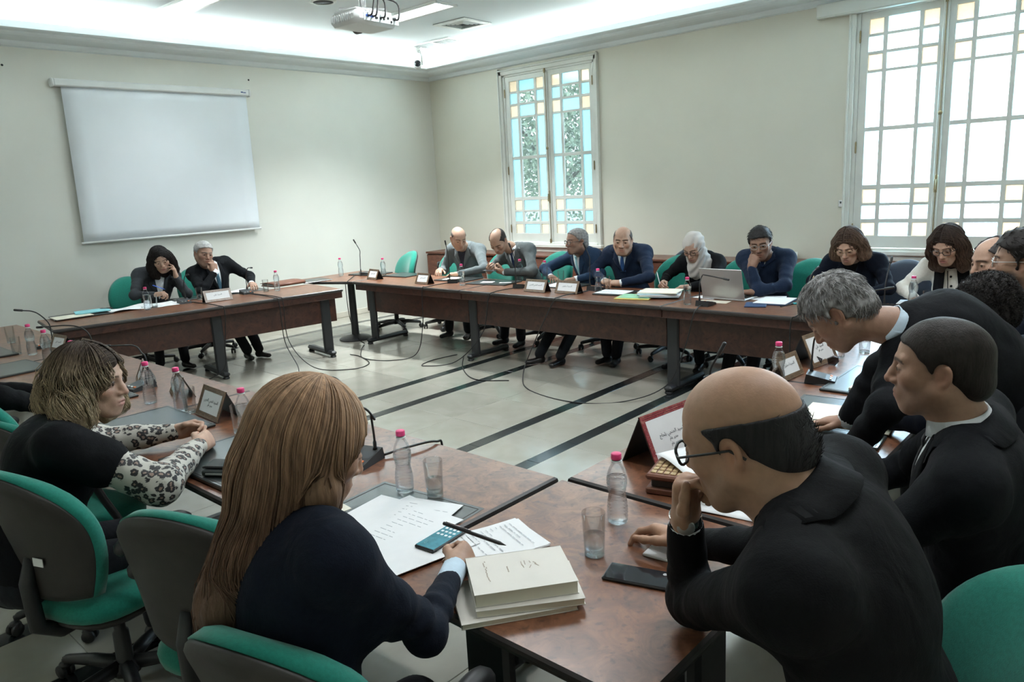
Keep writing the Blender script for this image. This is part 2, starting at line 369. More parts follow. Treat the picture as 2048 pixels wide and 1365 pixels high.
for ci, (a, b, dark) in enumerate(cols):
    ln = .42 if dark else .60; off = 0 if dark else (.0 if ci % 2 else .0)
    y = YN+off; 
    while y < YW-.01: cells.append((a, b, y, min(y+ln, YW), dark)); y += ln
def vis_rank(c):
    x, y = (c[0]+c[1])/2, (c[2]+c[3])/2; p = np.array([x, y, -1.78]); zc = p @ _f
    if zc < .8: return 1e9
    px = 1024+1489.9*(p @ _s)/zc; py = 682-1489.9*(p @ _u)/zc
    pen = 0 if -80 < px < 2130 and py < 1450 else 1e6
    return pen+(0 if c[4] else 2)+math.hypot(x+3.9, y-3.6)
lim = {0: 290, 1: 110}; cnt = {0: 0, 1: 0}; TM = {}; rest = {0: MB(), 1: MB()}
for c in sorted(cells, key=vis_rank):
    w, l, d = c[1]-c[0]-.003, c[3]-c[2]-.003, c[4]
    ctr = ((c[0]+c[1])/2, (c[2]+c[3])/2, 0)
    if cnt[d] < lim[d] and vis_rank(c) < 1e5:
        k = (round(w, 3), round(l, 3), d)
        if k not in TM: TM[k] = MB().box((0, 0, -.006), (w, l, .012), bev=.0015).mesh('border_tile' if d else 'tile', 'striptile' if d else 'tile')
        obj('border_tile' if d else 'tile', TM[k], fl, ctr); cnt[d] += 1
    else: rest[d].box((ctr[0], ctr[1], -.006), (w, l, .012))
o = rest[0].build('tile_field', 'tile', fl); o['kind'] = 'stuff'
if rest[1].v: o = rest[1].build('border_tile_field', 'striptile', fl); o['kind'] = 'stuff'

T = .3
struct(MB().box((XL-T/2, (YW+YN)/2, ZC/2), (T, YW-YN+2*T, ZC+.2)).build('wall_left', 'wall_left'))
struct(MB().box((XR+T/2, (YW+YN)/2, ZC/2), (T, YW-YN+2*T, ZC+.2)).build('wall_right', 'wall'))
struct(MB().box(((XL+XR)/2, YN-T/2, ZC/2), (XR-XL+2*T, T, ZC+.2)).build('wall_front', 'wall'))
HW, OZ0, OZ1 = .80, .90, 3.265
b = MB(); edges = [XL-.0, W1-HW, W1+HW, W2-HW, W2+HW, XR]
for i in (0, 2, 4): b.box(((edges[i]+edges[i+1])/2, YW+T/2, ZC/2), (edges[i+1]-edges[i], T, ZC))
for wx in (W1, W2):
    b.box((wx, YW+T/2, OZ0/2), (2*HW, T, OZ0)); b.box((wx, YW+T/2, (OZ1+ZC)/2), (2*HW, T, ZC-OZ1))
struct(b.build('wall_back', 'wall'))
struct(MB().box(((XL+XR)/2, (YW+YN)/2, ZC+.05), (XR-XL+2*T, YW-YN+2*T, .1)).build('ceiling', 'ceil'))
# cornice with a raised lip that hides the cove light
prof = [(0, 3.375), (.035, 3.385), (.05, 3.405), (.06, 3.43), (.20, 3.435), (.27, 3.445), (.30, 3.46), (.31, 3.475), (.385, 3.48), (.40, 3.49), (.40, 3.555), (.37, 3.56), (.355, 3.52), (0, 3.515)]
V = []; F = []
for d, z in prof: V += [(XL+d, YN+d, z), (XR-d, YN+d, z), (XR-d, YW-d, z), (XL+d, YW-d, z)]
for i in range(len(prof)-1):
    for k in range(4): F.append((i*4+k, i*4+(k+1) % 4, i*4+4+(k+1) % 4, i*4+4+k))
struct(MB().add(V, F).build('trim_1', 'cornice'))
def base(name, c, d): struct(MB().box(c, d, bev=.004).build(name, 'base'))
base('baseboard_left', (XL+.008, (YW+YN)/2, .04), (.016, YW-YN, .08))
base('baseboard_back', ((XL+XR)/2, YW-.008, .04), (XR-XL, .016, .08))

# ---- the two stained-glass windows
CX = [(-.683, -.553), (-.509, -.236), (-.197, -.065), (.078, .212), (.252, .530), (.572, .706)]
RZ = [(3.035, 3.172), (2.870, 3.006), (2.693, 2.838), (2.143, 2.664), (1.570, 2.099), (1.386, 1.522), (1.225, 1.356), (1.052, 1.181)]
def window(n, wx, mats, labels):
    w = struct(empty('window_%d' % n, (wx, YW, 0)))
    c = MB()
    for s in (-1, 1):
        c.box((s*(HW+.03), -.015, (OZ0+OZ1)/2+.01), (.06, .03, OZ1-OZ0+.12), bev=.006)
        c.box((s*(HW+.052), -.024, (OZ0+OZ1)/2+.02), (.02, .05, OZ1-OZ0+.14), bev=.004)
        c.box((s*(HW-.018), .08, (OZ0+OZ1)/2), (.036, .16, OZ1-OZ0))
    c.box((0, -.015, OZ1+.03), (2*HW+.12, .03, .06), bev=.006); c.box((0, -.024, OZ1+.062), (2*HW+.14, .05, .02), bev=.004)
    c.box((0, .08, OZ1-.012), (2*HW, .16, .024)); c.box((0, .06, OZ0+.012), (2*HW, .2, .024))
    c.box((0, -.03, OZ0-.02), (2*HW+.16, .08, .045), bev=.006); c.box((0, -.016, OZ0-.07), (2*HW+.10, .03, .07), bev=.005)
    c.build('window_frame', 'frame', w)
    for s in (0, 1):
        xa, xb = ((-.762, -.006) if s == 0 else (-.002, .762)); cx = CX[:3] if s == 0 else CX[3:]
        sb = MB(); ya, dp = .028, .045; z0, z1 = .928, 3.238
        xe = [xa]+[q for p in cx for q in p]+[xb]
        for i in (0, 2, 4, 6):
            big = i in (0, 6); sb.box(((xe[i]+xe[i+1])/2, ya, (z0+z1)/2), (xe[i+1]-xe[i], dp if big else dp*.7, z1-z0), bev=.004)
        ze = [z1]+[q for p in RZ for q in p[::-1]]+[z0]
        for i in range(0, len(ze), 2):
            big = i in (0, len(ze)-2); sb.box(((xa+xb)/2, ya, (ze[i]+ze[i+1])/2), (xb-xa-.004, dp*.96 if big else dp*.66, ze[i]-ze[i+1]), bev=.004)
        if s == 1: sb.box((-.004, -.004, (z0+z1)/2), (.05, .03, z1-z0-.02), bev=.006)
        sash = sb.build('sash', 'frame', w)
        for r, (za, zb) in enumerate(RZ):
            for k, (xa_, xb_) in enumerate(cx):
                side = k != 1; key = (2 if side else 1) if r in (0, 2, 5, 7) else (1 if side else 0)
                MB().box(((xa_+xb_)/2, ya+.004, (za+zb)/2), (xb_-xa_+.012, .004, zb-za+.012)).build('pane', mats[key], sash)
        for hz in (3.02, 1.95, 1.12):
            MB().tube([((xa if s == 0 else xb), -.006, hz-.06), ((xa if s == 0 else xb), -.006, hz-.05), ((xa if s == 0 else xb), -.006, hz+.05), ((xa if s == 0 else xb), -.006, hz+.06)], [.004, .009, .009, .004], 8).build('hinge', 'brass', sash)
    # espagnolette bolt with knobs on the meeting stile
    bt = MB().tube([(.0, -.028, .96), (0, -.028, 3.22)], .005, 6)
    bt.box((0, -.026, 1.56), (.028, .012, .17), bev=.005); bt.tube([(0, -.03, 1.60), (0, -.055, 1.60), (0, -.058, 1.50)], .008, 8)
    bt.lathe([(.0, .0), (.018, .004), (.022, .012), (.012, .022), (0, .024)], 12, c=(0, -.022, 2.22), R=Matrix.Rotation(math.radians(90), 3, 'X'))
    bt.lathe([(.012, -.03), (.018, 0), (.012, .03)], 10, c=(0, -.035, 3.235)); bt.lathe([(.012, -.03), (.016, 0), (.012, .03)], 10, c=(0, -.035, .95))
    bt.build('window_bolt', 'brass', w, auto=40)
    return w
window(1, W1, ('p_clear', 'p_blue', 'p_orange'), None)
window(2, W2, ('p_clear_b', 'p_blue_b', 'p_orange_b'), None)
pm = empty('pelmet_board', (W2+.08, YW-.05, 3.315), 0, 'long cream blind box above the big window, under the cornice', 'blind box')
MB().box((0, 0, 0), (2.5, .10, .125), bev=.006).build('board', 'blind', pm); MB().box((0, -.002, -.066), (2.5, .085, .012), bev=.004).build('bottom_rail', 'blind', pm)
sb = empty('switch_box', (-2.735, YW-.012, 1.387), 0, 'small white switch box on the casing of the big window', 'switch')
MB().box((0, -.022, 0), (.045, .03, .07), bev=.004).build('housing', 'white', sb); MB().box((0, -.038, .012), (.016, .006, .02), bev=.002).build('rocker', 'grille', sb)

# ---- trees and ground outside
struct(MB().box((-4, 30, -.6), (80, 43, .2)).build('ground', mk('outside_ground', (.4, .42, .36), .9)))
def leafmat():
    m, t, b = newmat('leaf'); N = t.nodes; oi = N.new('ShaderNodeTexCoord'); nz = N.new('ShaderNodeTexNoise'); nz.inputs['Scale'].default_value = 2.2
    t.links.new(oi.outputs['Object'], nz.inputs['Vector']); r = N.new('ShaderNodeValToRGB'); r.color_ramp.elements[0].position = .35; r.color_ramp.elements[1].position = .65
    r.color_ramp.elements[0].color = (.16, .22, .13, 1); r.color_ramp.elements[1].color = (.36, .42, .30, 1); t.links.new(nz.outputs['Fac'], r.inputs[0]); t.links.new(r.outputs[0], b.inputs['Base Color']); b.inputs['Roughness'].default_value = .5
    return m
M['leaf'] = leafmat(); M['bark'] = mk('bark', (.12, .09, .06), .9, var=.3, bump=.4)
def tree(x, y, h, r, label):
    t = empty('tree', (x, y, -.5), 0, label, 'tree', None)
    tr = MB(); tr.tube(spline([(0, 0, 0), (.1, 0, h*.3), (0, .1, h*.6), (.1, 0, h*.85)], 5), [.18-.006*i for i in range(16)], 9)
    for k in range(6):
        a = k*1.05; tr.tube(spline([(.03, .05, h*(.4+.05*k)), (math.cos(a)*r*.4, math.sin(a)*r*.4, h*(.55+.05*k)), (math.cos(a)*r*.75, math.sin(a)*r*.75, h*(.6+.06*k))], 4), [.06-.006*i for i in range(9)], 6)
    tr.build('trunk', 'bark', t, smooth=True)
    rs = np.random.RandomState(int(abs(x)*10)); n = 15000
    d = rs.normal(size=(n, 3)); d /= np.linalg.norm(d, axis=1)[:, None]; rad = r*(rs.rand(n)**.4)*(1+.18*np.sin(d[:, 0]*6+1)*np.sin(d[:, 2]*5))
    c = d*rad[:, None]*np.array([1, 1, 1.1])+np.array([0, 0, h*.72])
    e1 = rs.normal(size=(n, 3)); e1 /= np.linalg.norm(e1, axis=1)[:, None]; e2 = np.cross(e1, rs.normal(size=(n, 3))); e2 /= np.linalg.norm(e2, axis=1)[:, None]
    s = (.035+.04*rs.rand(n))[:, None]
    q = np.stack([c-e1*s, c+e2*s*.5, c+e1*s, c-e2*s*.5], 1).reshape(-1, 3)
    o = MB().add(q, [(4*i, 4*i+1, 4*i+2, 4*i+3) for i in range(n)]).build('foliage', 'leaf', t); o['kind'] = 'stuff'
tree(-10.9, 13.6, 4.6, 2.0, 'bushy green tree outside the window of blue and orange panes')

# ---- ceiling fittings
def ceiling_light(x, y, lx, label):
    t = empty('ceiling_light', (x, y, ZC), 0, label, 'ceiling light', 'recessed louvre ceiling lights')
    f = MB()
    for s in (-1, 1): f.box((0, s*.15, -.012), (lx+.06, .03, .024), bev=.003); f.box((s*(lx/2+.015), 0, -.012), (.03, .3, .024), bev=.003)
    f.build('frame', 'white', t); MB().box((0, 0, -.002), (lx, .27, .004)).build('diffuser', 'lampglow', t)
    lv = MB()
    for k in range(int(lx/.06)): lv.box((-lx/2+.03+k*.06, 0, -.014), (.003, .27, .018))
    lv.box((0, 0, -.014), (lx, .006, .018)); lv.build('louvre', 'white', t)
ceiling_light(-6.85, 6.02, 1.25, 'long louvre ceiling light just behind the projector')
ceiling_light(-7.8, 3.9, .95, 'ceiling light cut off by the top of the picture above the screen')
for lx, ly, w in ((-3.4, 3.9, 'over the open floor'), (-3.4, 1.9, 'over the near row of tables'), (-.4, 1.9, 'over the near corner table'), (-.4, 3.9, 'over the right row of tables')): ceiling_light(lx, ly, 1.25, 'unseen added ceiling light '+w)  # out-of-view fixtures added to go with the extra lamps
def vent(x, y, s, label):
    t = empty('ceiling_vent', (x, y, ZC), math.radians(3), label, 'vent')
    MB().box((0, 0, -.004), (s*.98, s*.98, .006)).build('backing', 'grille', t)
    f = MB()
    for a, b_ in ((s/2, .07), ): 
        for q in (-1, 1): f.box((0, q*(a-b_/2), -.012), (s, b_, .014), bev=.004); f.box((q*(a-b_/2), 0, -.012), (b_, s-2*b_, .014), bev=.004)
    f.build('frame', 'white', t)
    for i in range(4):
        r = s/2-.09-i*.038
        if r < .03: break
        sl = MB()
        for q in (-1, 1): sl.box((0, q*r, -.014), (2*r, .017, .003), Matrix.Rotation(q*.5, 3, 'X')); sl.box((q*r, 0, -.014), (.017, 2*r, .003), Matrix.Rotation(-q*.5, 3, 'Y'))
        sl.build('slat', 'white', t)
vent(-6.87, 6.92, .52, 'square ceiling vent of nested white slats')
g = empty('return_grille', (-7.98, 7.55, ZC), math.radians(3), 'flat ceiling grille of two dark panels near the room corner', 'vent')
f = MB()
for q in (-1, 1): f.box((0, q*.2, -.006), (.78, .04, .012)); f.box((q*.37, 0, -.006), (.04, .36, .012))
f.box((0, 0, -.006), (.03, .36, .012)); f.build('frame', 'white', g)
for q in (-1, 1):
    p = MB().box((q*.185, 0, -.002), (.33, .36, .004)).build('panel', mk('grille_grey', (.16, .19, .20), .6), g)
    s = MB()
    for k in range(9): s.box((q*.185, -.16+k*.04, -.006), (.33, .003, .006))
    s.build('slat_set', 'silver', p)['kind'] = 'stuff'
s = empty('ceiling_speaker', (-6.9, 4.93, ZC), 0, 'round dark ceiling speaker beside the projector', 'speaker')
MB().lathe([(.135, 0), (.135, -.012), (.105, -.016), (.105, 0)], 28).build('rim', 'white', s, auto=40); MB().lathe([(.104, -.008), (.06, -.014), (0, -.016)], 28).build('grille', 'grille', s, smooth=True)
s = empty('security_camera', (-8.38, 7.5, ZC), 0, 'white dome-mount security camera hanging in the room corner', 'camera')
MB().lathe([(.075, 0), (.075, -.02), (.06, -.035), (.045, -.05), (.045, -.075), (0, -.08)], 24).build('mount', 'white', s, auto=35)
arm = MB().tube([(.04, 0, -.04), (.062, .02, -.12), (.062, .02, -.24)], [.016, .016, .014], 10); arm.build('arm', 'white', s, smooth=True)
R = Matrix.Rotation(math.radians(78), 3, 'X') @ Matrix.Identity(3); R = Matrix.Rotation(math.radians(48), 3, 'Z') @ R
MB().lathe([(0, -.07), (.03, -.066), (.052, -.045), (.058, 0), (.056, .05), (.05, .062)], 24, c=(.0, -.01, -.235), R=R).build('body', 'white', s, smooth=True)
MB().lathe([(.048, .058), (.046, .066), (.0, .068)], 24, c=(.0, -.01, -.235), R=R).build('lens', 'phoneglass', s, smooth=True)
# projector on a drop pole
p = empty('projector', (-4.52, 3.56, 2.955), math.radians(4), 'white projector hanging from the ceiling on a pole', 'projector')
hb = MB().box((0, 0, 0), (.30, .40, .09), bev=.03); hb.box((0, 0, .052), (.24, .34, .02), bev=.008); hb.build('housing', 'white', p, auto=40)
MB().box((.151, .03, .0), (.004, .33, .055), bev=.002).build('port_panel', mk('port_grey', (.52, .56, .56), .5), p)
for i, (y, z, w, m) in enumerate([(-.10, .005, .03, 'bluepen'), (-.06, .005, .03, 'bluepen'), (-.02, .0, .022, 'plastic'), (.02, 0, .014, 'plastic'), (.05, 0, .014, 'plastic'), (.09, .01, .014, 'plastic'), (.12, -.012, .012, 'plastic'), (.15, .012, .03, 'plastic')]):
    MB().box((.155, y, z), (.01, w, .014), bev=.002).build('port', m, p)
gr = MB()
for k in range(9): gr.box((-.09+k*.022, -.2015, 0), (.007, .005, .05))
gr.build('side_grille', 'silver', p)
MB().lathe([(.045, 0), (.045, .04), (.036, .05), (0, .05)], 20, c=(-.15, .09, 0), R=Matrix.Rotation(math.radians(-90), 3, 'Y')).build('lens', 'plastic', p, auto=40)
mp = MB().tube([(0, 0, .06), (0, 0, ZC-2.955)], .026, 14); mp.box((0, 0, .075), (.14, .14, .02), bev=.004); mp.box((0, 0, ZC-2.9555), (.16, .16, .015), bev=.003); mp.build('mount_pole', 'silver', p, auto=40)
for s in (-1, 1): MB().tube([(s*.1, .13*s, .05), (s*.1, .13*s, .085), (0, 0, .09)], .008, 6).build('bracket', 'silver', p)
c = MB()
for y, sw_ in ((-.10, .03), (-.06, .05), (.15, .16), (.02, .07)):
    c.tube(spline([(.155, y, .005), (.20, y, .01), (.17, y*.6+sw_*.5, .12), (.06, .03, .2), (.03, .0, .45), (.03, 0, ZC-2.975)], 6), .006, 6)
c.build('cable', 'cable', p, smooth=True)

# ---- projection screen on the left wall
s = empty('projection_screen', (XL, 0, 0), 0, 'pulled-down white projection screen on the pale wall', 'screen')
MB().box((.055, 4.016, 3.048), (.075, 2.20, .078), bev=.012).build('case', 'white', s)
for q, y in ((0, 2.905), (1, 5.127)): MB().box((.055, y, 3.046), (.085, .03, .09), bev=.012).build('end_cap', 'white', s)
G = [[(.06+.008*math.sin(v*2.2)+.004*u*v, (2.985+.01*0)+(2.10)*u-.03*v, 3.01-1.63*v) for u in np.linspace(0, 1, 13)] for v in np.linspace(0, 1, 17)]
MB().grid(G, thick=.002, dirv=(1, 0, 0)).build('fabric', 'screen', s, smooth=True)
MB().tube([(.062, 2.935, 1.375), (.062, 5.075, 1.375)], .014, 10).build('bottom_bar', 'white', s, smooth=True)
lg = MB(); lg.box((.0935, 5.02, 3.05), (.002, .03, .014)); lg.box((.0935, 5.055, 3.046), (.002, .035, .010)); lg.build('logo', mk('logo_blue', (.04, .08, .22), .5), s)
for y, z in ((2.504, 3.195), (5.183, 3.216)):
    h = empty('wall_plug', (XL+.001, y, z), 0, 'dark plug hole in the wall %s the screen' % ('beyond the far end of' if y > 4 else 'before the near end of'), 'plug'); MB().lathe([(.012, 0), (.009, .004), (0, .003)], 10, R=Matrix.Rotation(math.radians(90), 3, 'Y')).build('hole', 'grille', h)
# ------------------------------------------------------------------ tables
ZT = .745
def slab(outline, z0, z1, parent, name='tabletop'):
    # burl top with a dark rounded edge band; outline is counter-clockwise
    pts = [Vector((p[0], p[1])) for p in outline]; n = len(pts)
    def inset(d):
        R = []
        for i in range(n):
            a, b, c = pts[i-1], pts[i], pts[(i+1) % n]; e1 = (b-a).normalized(); e2 = (c-b).normalized()
            n1 = Vector((-e1.y, e1.x)); n2 = Vector((-e2.y, e2.x)); bis = (n1+n2); bis = bis/max(.2, bis.dot(n1)); R.append(b+bis*d)
        return R
    h = z1-z0; prof = [(.010, z0), (.002, z0+h*.2), (0, z0+h*.5), (.002, z0+h*.8), (.010, z1)]
    V = []; F = []; mi = []
    for d, z in prof: V += [(p.x, p.y, z) for p in inset(d)]
    for i in range(len(prof)-1):
        for k in range(n): F.append((i*n+k, i*n+(k+1) % n, (i+1)*n+(k+1) % n, (i+1)*n+k))
    b = MB().add(V, F); o = b.build('edge_band', 'edge', parent, smooth=False)
    q = inset(.010); V = [(p.x, p.y, z1) for p in q]+[(p.x, p.y, z0) for p in q]
    return MB().add(V, [tuple(range(n)), tuple(range(n, 2*n))[::-1]]).build(name, 'wood_top', parent)
def t_leg(x, parent, y0=.06, y1=.66, yu=.17):
    b = MB(); b.box((x, yu+.05, .36), (.045, .16, .60), bev=.012); b.build('leg', 'blackmetal', parent)
def table(name, loc, rz, L, D, legs, label, front=True, seams=()):
    t = empty(name, (*loc, 0), rz, label, 'table', None)
    slab([(0, 0), (L, 0), (L, D), (0, D)], ZT-.032, ZT, t)
    if front:
        MB().box((L/2, .035, ZT-.032-.033), (L-.004, .02, .066), bev=.003).build('apron', 'wood_side', t)
        for sx in seams: MB().box((sx, .0245, ZT-.065), (.004, .003, .064)).build('apron_joint', 'edge', t)
        MB().box((L/2, .16, .505), (L-.06, .02, .25), bev=.003).build('modesty_panel', 'wood_side', t)
    for x in legs:
        u = MB(); u.box((x, .155 if front else .25, .375), (.11, .045, .66), bev=.012); u.box((x, .40, ZT-.05), (.07, .6, .03), bev=.008)
        lg = u.build('leg', 'blackmetal', t)
        f = MB(); f.box((x, .34, .045), (.075, .60, .05), bev=.018); f.build('foot_bar', 'blackmetal', lg)
        for y in (.07, .61): MB().lathe([(.03, 0), (.034, .008), (.028, .022)], 12, c=(x, y, 0)).build('glide', 'plastic', lg)
    return t
FRY = 5.18
table('conference_table', (-7.20, FRY), 0, 1.77, .80, (.13,), 'wooden table under the stained-glass window, end beside the round pedestal', seams=())
table('conference_table', (-5.42, FRY), 0, 2.317, .80, (.03,), 'wooden table under the long wall, between the window and the laptop', seams=())
table('conference_table', (-3.10, FRY), 0, 2.40, .80, (.03, 2.30), 'wooden table under the long wall that carries the silver laptop')
rzf = math.atan2(2.74, .38)
table('conference_table', (-7.17, 2.01), rzf, 2.76, .80, (.12, 1.42, 2.60), 'wooden table below the projection screen')
c = empty('corner_table', (0, 0, 0), 0, 'corner table top on a round black pedestal between the two far rows', 'table')
slab([(-7.215, 5.18), (-7.215, 5.98), (-8.12, 5.98), (-8.12, 5.04), (-7.72, 4.97)], ZT-.032, ZT, c)
MB().lathe([(.20, 0), (.20, .012), (.17, .03), (.08, .048), (.045, .06), (.042, .70), (.1, .71), (.1, .712)], 28, c=(-7.50, 5.36, 0)).build('pedestal', 'blackmetal', c, auto=40)
for x0, x1, lb in ((-7.9, -5.85, 'wooden table in the near row, farthest from the camera, with crowded bottles'), (-5.845, -3.72, 'wooden table in the near row, between the seated women and the far corner'), (-3.715, -1.585, 'wooden table in the near row where the two women sit')):
    table('conference_table', (x1, 1.94), math.pi, x1-x0, .84, (.12, x1-x0-.12), lb)
for y0, y1, lb in ((1.955, 3.55, 'wooden table carrying the red name plate, beside the man in the black tie'), (3.555, 5.15, 'wooden table under the bending grey-haired man, meeting the long row')):
    table('conference_table', (-1.555, y1), -math.pi/2, y1-y0, .84, (.12, y1-y0-.12), lb)
c = empty('corner_table', (0, 0, 0), 0, 'square corner table top nearest the camera with the white books', 'table')
slab([(-1.565, 1.10), (-.715, 1.10), (-.715, 1.935), (-1.565, 1.935)], ZT-.032, ZT, c)
u = MB(); u.box((-1.22, 1.19, .36), (.15, .045, .70), bev=.012); lg = u.build('leg', 'blackmetal', c); MB().box((-1.22, 1.34, .03), (.075, .50, .06), bev=.018).build('foot_bar', 'blackmetal', lg)
u = MB(); u.box((-.78, 1.5, .36), (.045, .15, .70), bev=.012); u.build('leg', 'blackmetal', c)

# ---- low cabinets along the window wall
def cabinet(x0, x1, n, label):
    c = empty('low_cabinet', ((x0+x1)/2, YW-.235, 0), 0, label, 'cabinet', 'low cabinets under the windows'); L = x1-x0
    MB().box((0, .015, .42), (L-.004, .41, .68), bev=.004).build('body', 'wood_cab', c); MB().box((0, .02, .04), (L-.02, .37, .08)).build('plinth', 'edge', c)
    for k in range(n):
        w = L/n; d = MB().box((-L/2+w*(k+.5), -.20, .42), (w-.006, .018, .66), bev=.004).build('door', 'wood_cab', c)
        MB().tube([(-L/2+w*(k+.5)+w*.35*(1 if k % 2 == 0 else -1), -.212, .66), (-L/2+w*(k+.5)+w*.35*(1 if k % 2 == 0 else -1), -.225, .62), (-L/2+w*(k+.5)+w*.35*(1 if k % 2 == 0 else -1), -.212, .58)], .006, 6).build('handle', 'silver', d)
    MB().box((0, 0, .78), (L, .46, .03), bev=.006).build('top', 'wood_cab', c)
for i, x in enumerate((-8.85, -7.25, -5.65, -4.05, -2.45, -.85)):
    cabinet(x, x+1.597, 3, ['low brown cabinet at the room corner behind the two men in grey suits', 'low brown cabinet directly under the stained-glass window', 'low brown cabinet behind the man with the blue tie', 'low brown cabinet holding the white box file', 'low brown cabinet behind the woman in navy', 'low brown cabinet behind the woman in white'][i])

# ------------------------------------------------------------------ swivel chairs
def chair_meshes(fab):
    D = {}
    yb = lambda v: -.215-.11*v+.045*math.sin(math.pi*v*.95)
    nu, nv = 17, 17
    def surf(off, grow, pillow):
        # square grid wrapped onto a tombstone outline: round top, softer bottom corners
        G = []
        for j in range(nv):
            w = -1+2*j/(nv-1); row = []
            for i in range(nu):
                u = -1+2*i/(nu-1)
                kx, kz = (.5, .5) if w > 0 else (.16, .16)
                x = u*math.sqrt(1-kx*w*w); zz = w*math.sqrt(1-kz*u*u) if w > 0 else w*(1-.07*u*u)
                hwid = .236-.03*max(0, -w)**1.5; v = .5+zz*.5
                e = (max(0, 1-abs(u)**6)*max(0, 1-abs(w)**6))**.5
                row.append((x*hwid*grow, yb(v)+.055*(x*1.05)**2+off+pillow*e, .742+zz*.243*grow))
            G.append(row)
        return np.array(G)
    def closed(A, B):
        b = MB(); a, n = A.shape[:2]; b.add(A.reshape(-1, 3), [(i*n+j, (i+1)*n+j, (i+1)*n+j+1, i*n+j+1) for i in range(a-1) for j in range(n-1)])
        b.add(B.reshape(-1, 3), [(i*n+j, i*n+j+1, (i+1)*n+j+1, (i+1)*n+j) for i in range(a-1) for j in range(n-1)])
        N = a*n; rim = [j for j in range(n)]+[i*n+n-1 for i in range(1, a)]+[(a-1)*n+j for j in range(n-2, -1, -1)]+[i*n for i in range(a-2, 0, -1)]
        b.add([], [])
        for k in range(len(rim)): p, q = rim[k], rim[(k+1) % len(rim)]; b.f.append((p, q, q+N, p+N)); b.mi.append(0)
        return b
    D['backrest'] = closed(surf(.022, 1., .042), surf(-.016, 1., -.004)).mesh('backrest', fab, True)
    D['back_shell'] = closed(surf(-.014, .985, 0.), surf(-.026, .975, -.020)).mesh('back_shell', 'shell', True)
    def sup(prof, ex=3., a=.245, b_=.235, bow=0.):
        B = MB(); n = 32; V = []; F = []
        for r, z in prof:
            for k in range(n):
                t = 2*math.pi*k/n; c, s = math.cos(t), math.sin(t); q = (abs(c)**ex+abs(s)**ex)**(-1/ex)
                y = r*b_*q*s; V.append((r*a*q*c, y, z-bow*max(0, y/b_-.4)**2*(z > .4)))
        for i in range(len(prof)-1):
            for k in range(n): F.append((i*n+k, (i+1)*n+k, (i+1)*n+(k+1) % n, i*n+(k+1) % n))
        F.append(tuple(range(n))); F.append(tuple((len(prof)-1)*n+k for k in range(n))[::-1])
        return B.add(V, F)
    D['seat'] = sup([(.3, .487), (.7, .49), (.92, .482), (1, .455), (.985, .425), (.9, .412), (.3, .412)], bow=.06).mesh('seat', fab, True)
    D['seat_shell'] = sup([(.4, .411), (.9, .411), (.93, .40), (.8, .375), (.4, .365)]).mesh('seat_shell', 'shell', True)
    b = MB(); b.tube([(0, -.05, .375), (0, -.20, .37), (0, -.27, .42), (0, -.275, .58), (0, -.25, .66)], [.03, .03, .028, .026, .02], 8); b.box((0, 0, .365), (.18, .22, .03), bev=.008); D['back_bar'] = b.mesh('back_bar', 'plastic', True)
    D['gas_column'] = MB().lathe([(.045, .10), (.03, .13), (.028, .24), (.02, .25), (.02, .36)], 14).mesh('gas_column', 'plastic', True)
    b = MB(); b.lathe([(.05, .075), (.055, .10), (.04, .125), (0, .13)], 14)
    for k in range(5):
        a = 2*math.pi*k/5+.3; c, s = math.cos(a), math.sin(a)
        b.tube([(.03*c, .03*s, .105), (.16*c, .16*s, .098), (.29*c, .29*s, .078), (.305*c, .305*s, .07)], [.028, .024, .018, .012], 8)
    D['base'] = b.mesh('base', 'plastic', True)
    b = MB(); R = Matrix.Rotation(math.pi/2, 3, 'Y')
    for q in (-.016, .016): b.lathe([(0, -.009), (.024, -.009), (.027, -.005), (.027, .005), (.024, .009), (0, .009)], 14, c=(q, -.012, .027), R=R)
    b.tube([(0, 0, .03), (0, 0, .085)], .009, 8); b.lathe([(.0, .062), (.02, .058), (.026, .045)], 10, c=(0, -.008, 0)); D['caster'] = b.mesh('caster', 'plastic', True)
    for s, nm in ((-1, 'armrest'), (1, 'armrest_r')):
        b = MB(); x = s*.285
        b.tube(spline([(s*.17, .0, .385), (s*.27, .0, .39), (x, -.02, .46), (x, -.10, .66), (x, -.03, .685), (x, .1, .675)], 5), [.016]*20+[.018]*6, 8)
        b.tube(spline([(x, -.14, .672), (x, -.08, .70), (x, .02, .70), (x, .10, .692), (x, .135, .665)], 4), [.014]+[.028]*15+[.014], 10)
        D[nm] = b.mesh('armrest', 'plastic', True)
    D['sticker'] = MB().box((.0, 0, 0), (.045, .002, .028)).mesh('sticker', 'paper')
    return D
CG = chair_meshes('green'); CN = chair_meshes('navyfab')
def chair(x, y, face, label, arms=False, fab=CG, spin=0., sticker=False, lift=0.):
    # face: heading (radians) of the sitter, 0 = +Y
    c = empty('swivel_chair', (x, y, 0), face, label, 'chair', 'green swivel chairs round the tables' if fab is CG else 'dark swivel chairs under the windows')
    for k in ('backrest', 'seat', 'back_bar', 'gas_column'): obj(k, fab[k], c)
    sh = obj('back_shell', fab['back_shell'], c); obj('seat_shell', fab['seat_shell'], c)
    if sticker: obj('sticker', fab['sticker'], sh, (.06, -.262, .66), (-.05, 0, .1))
    b = obj('base', fab['base'], c, rz=spin)
    for k in range(5): a = 2*math.pi*k/5+.3; obj('caster', fab['caster'], b, (.30*math.cos(a), .30*math.sin(a), 0), a+.7*k)
    if arms: obj('armrest', fab['armrest'], c); obj('armrest', fab['armrest_r'], c)
    return c
PI = math.pi
G = 'green swivel chair '
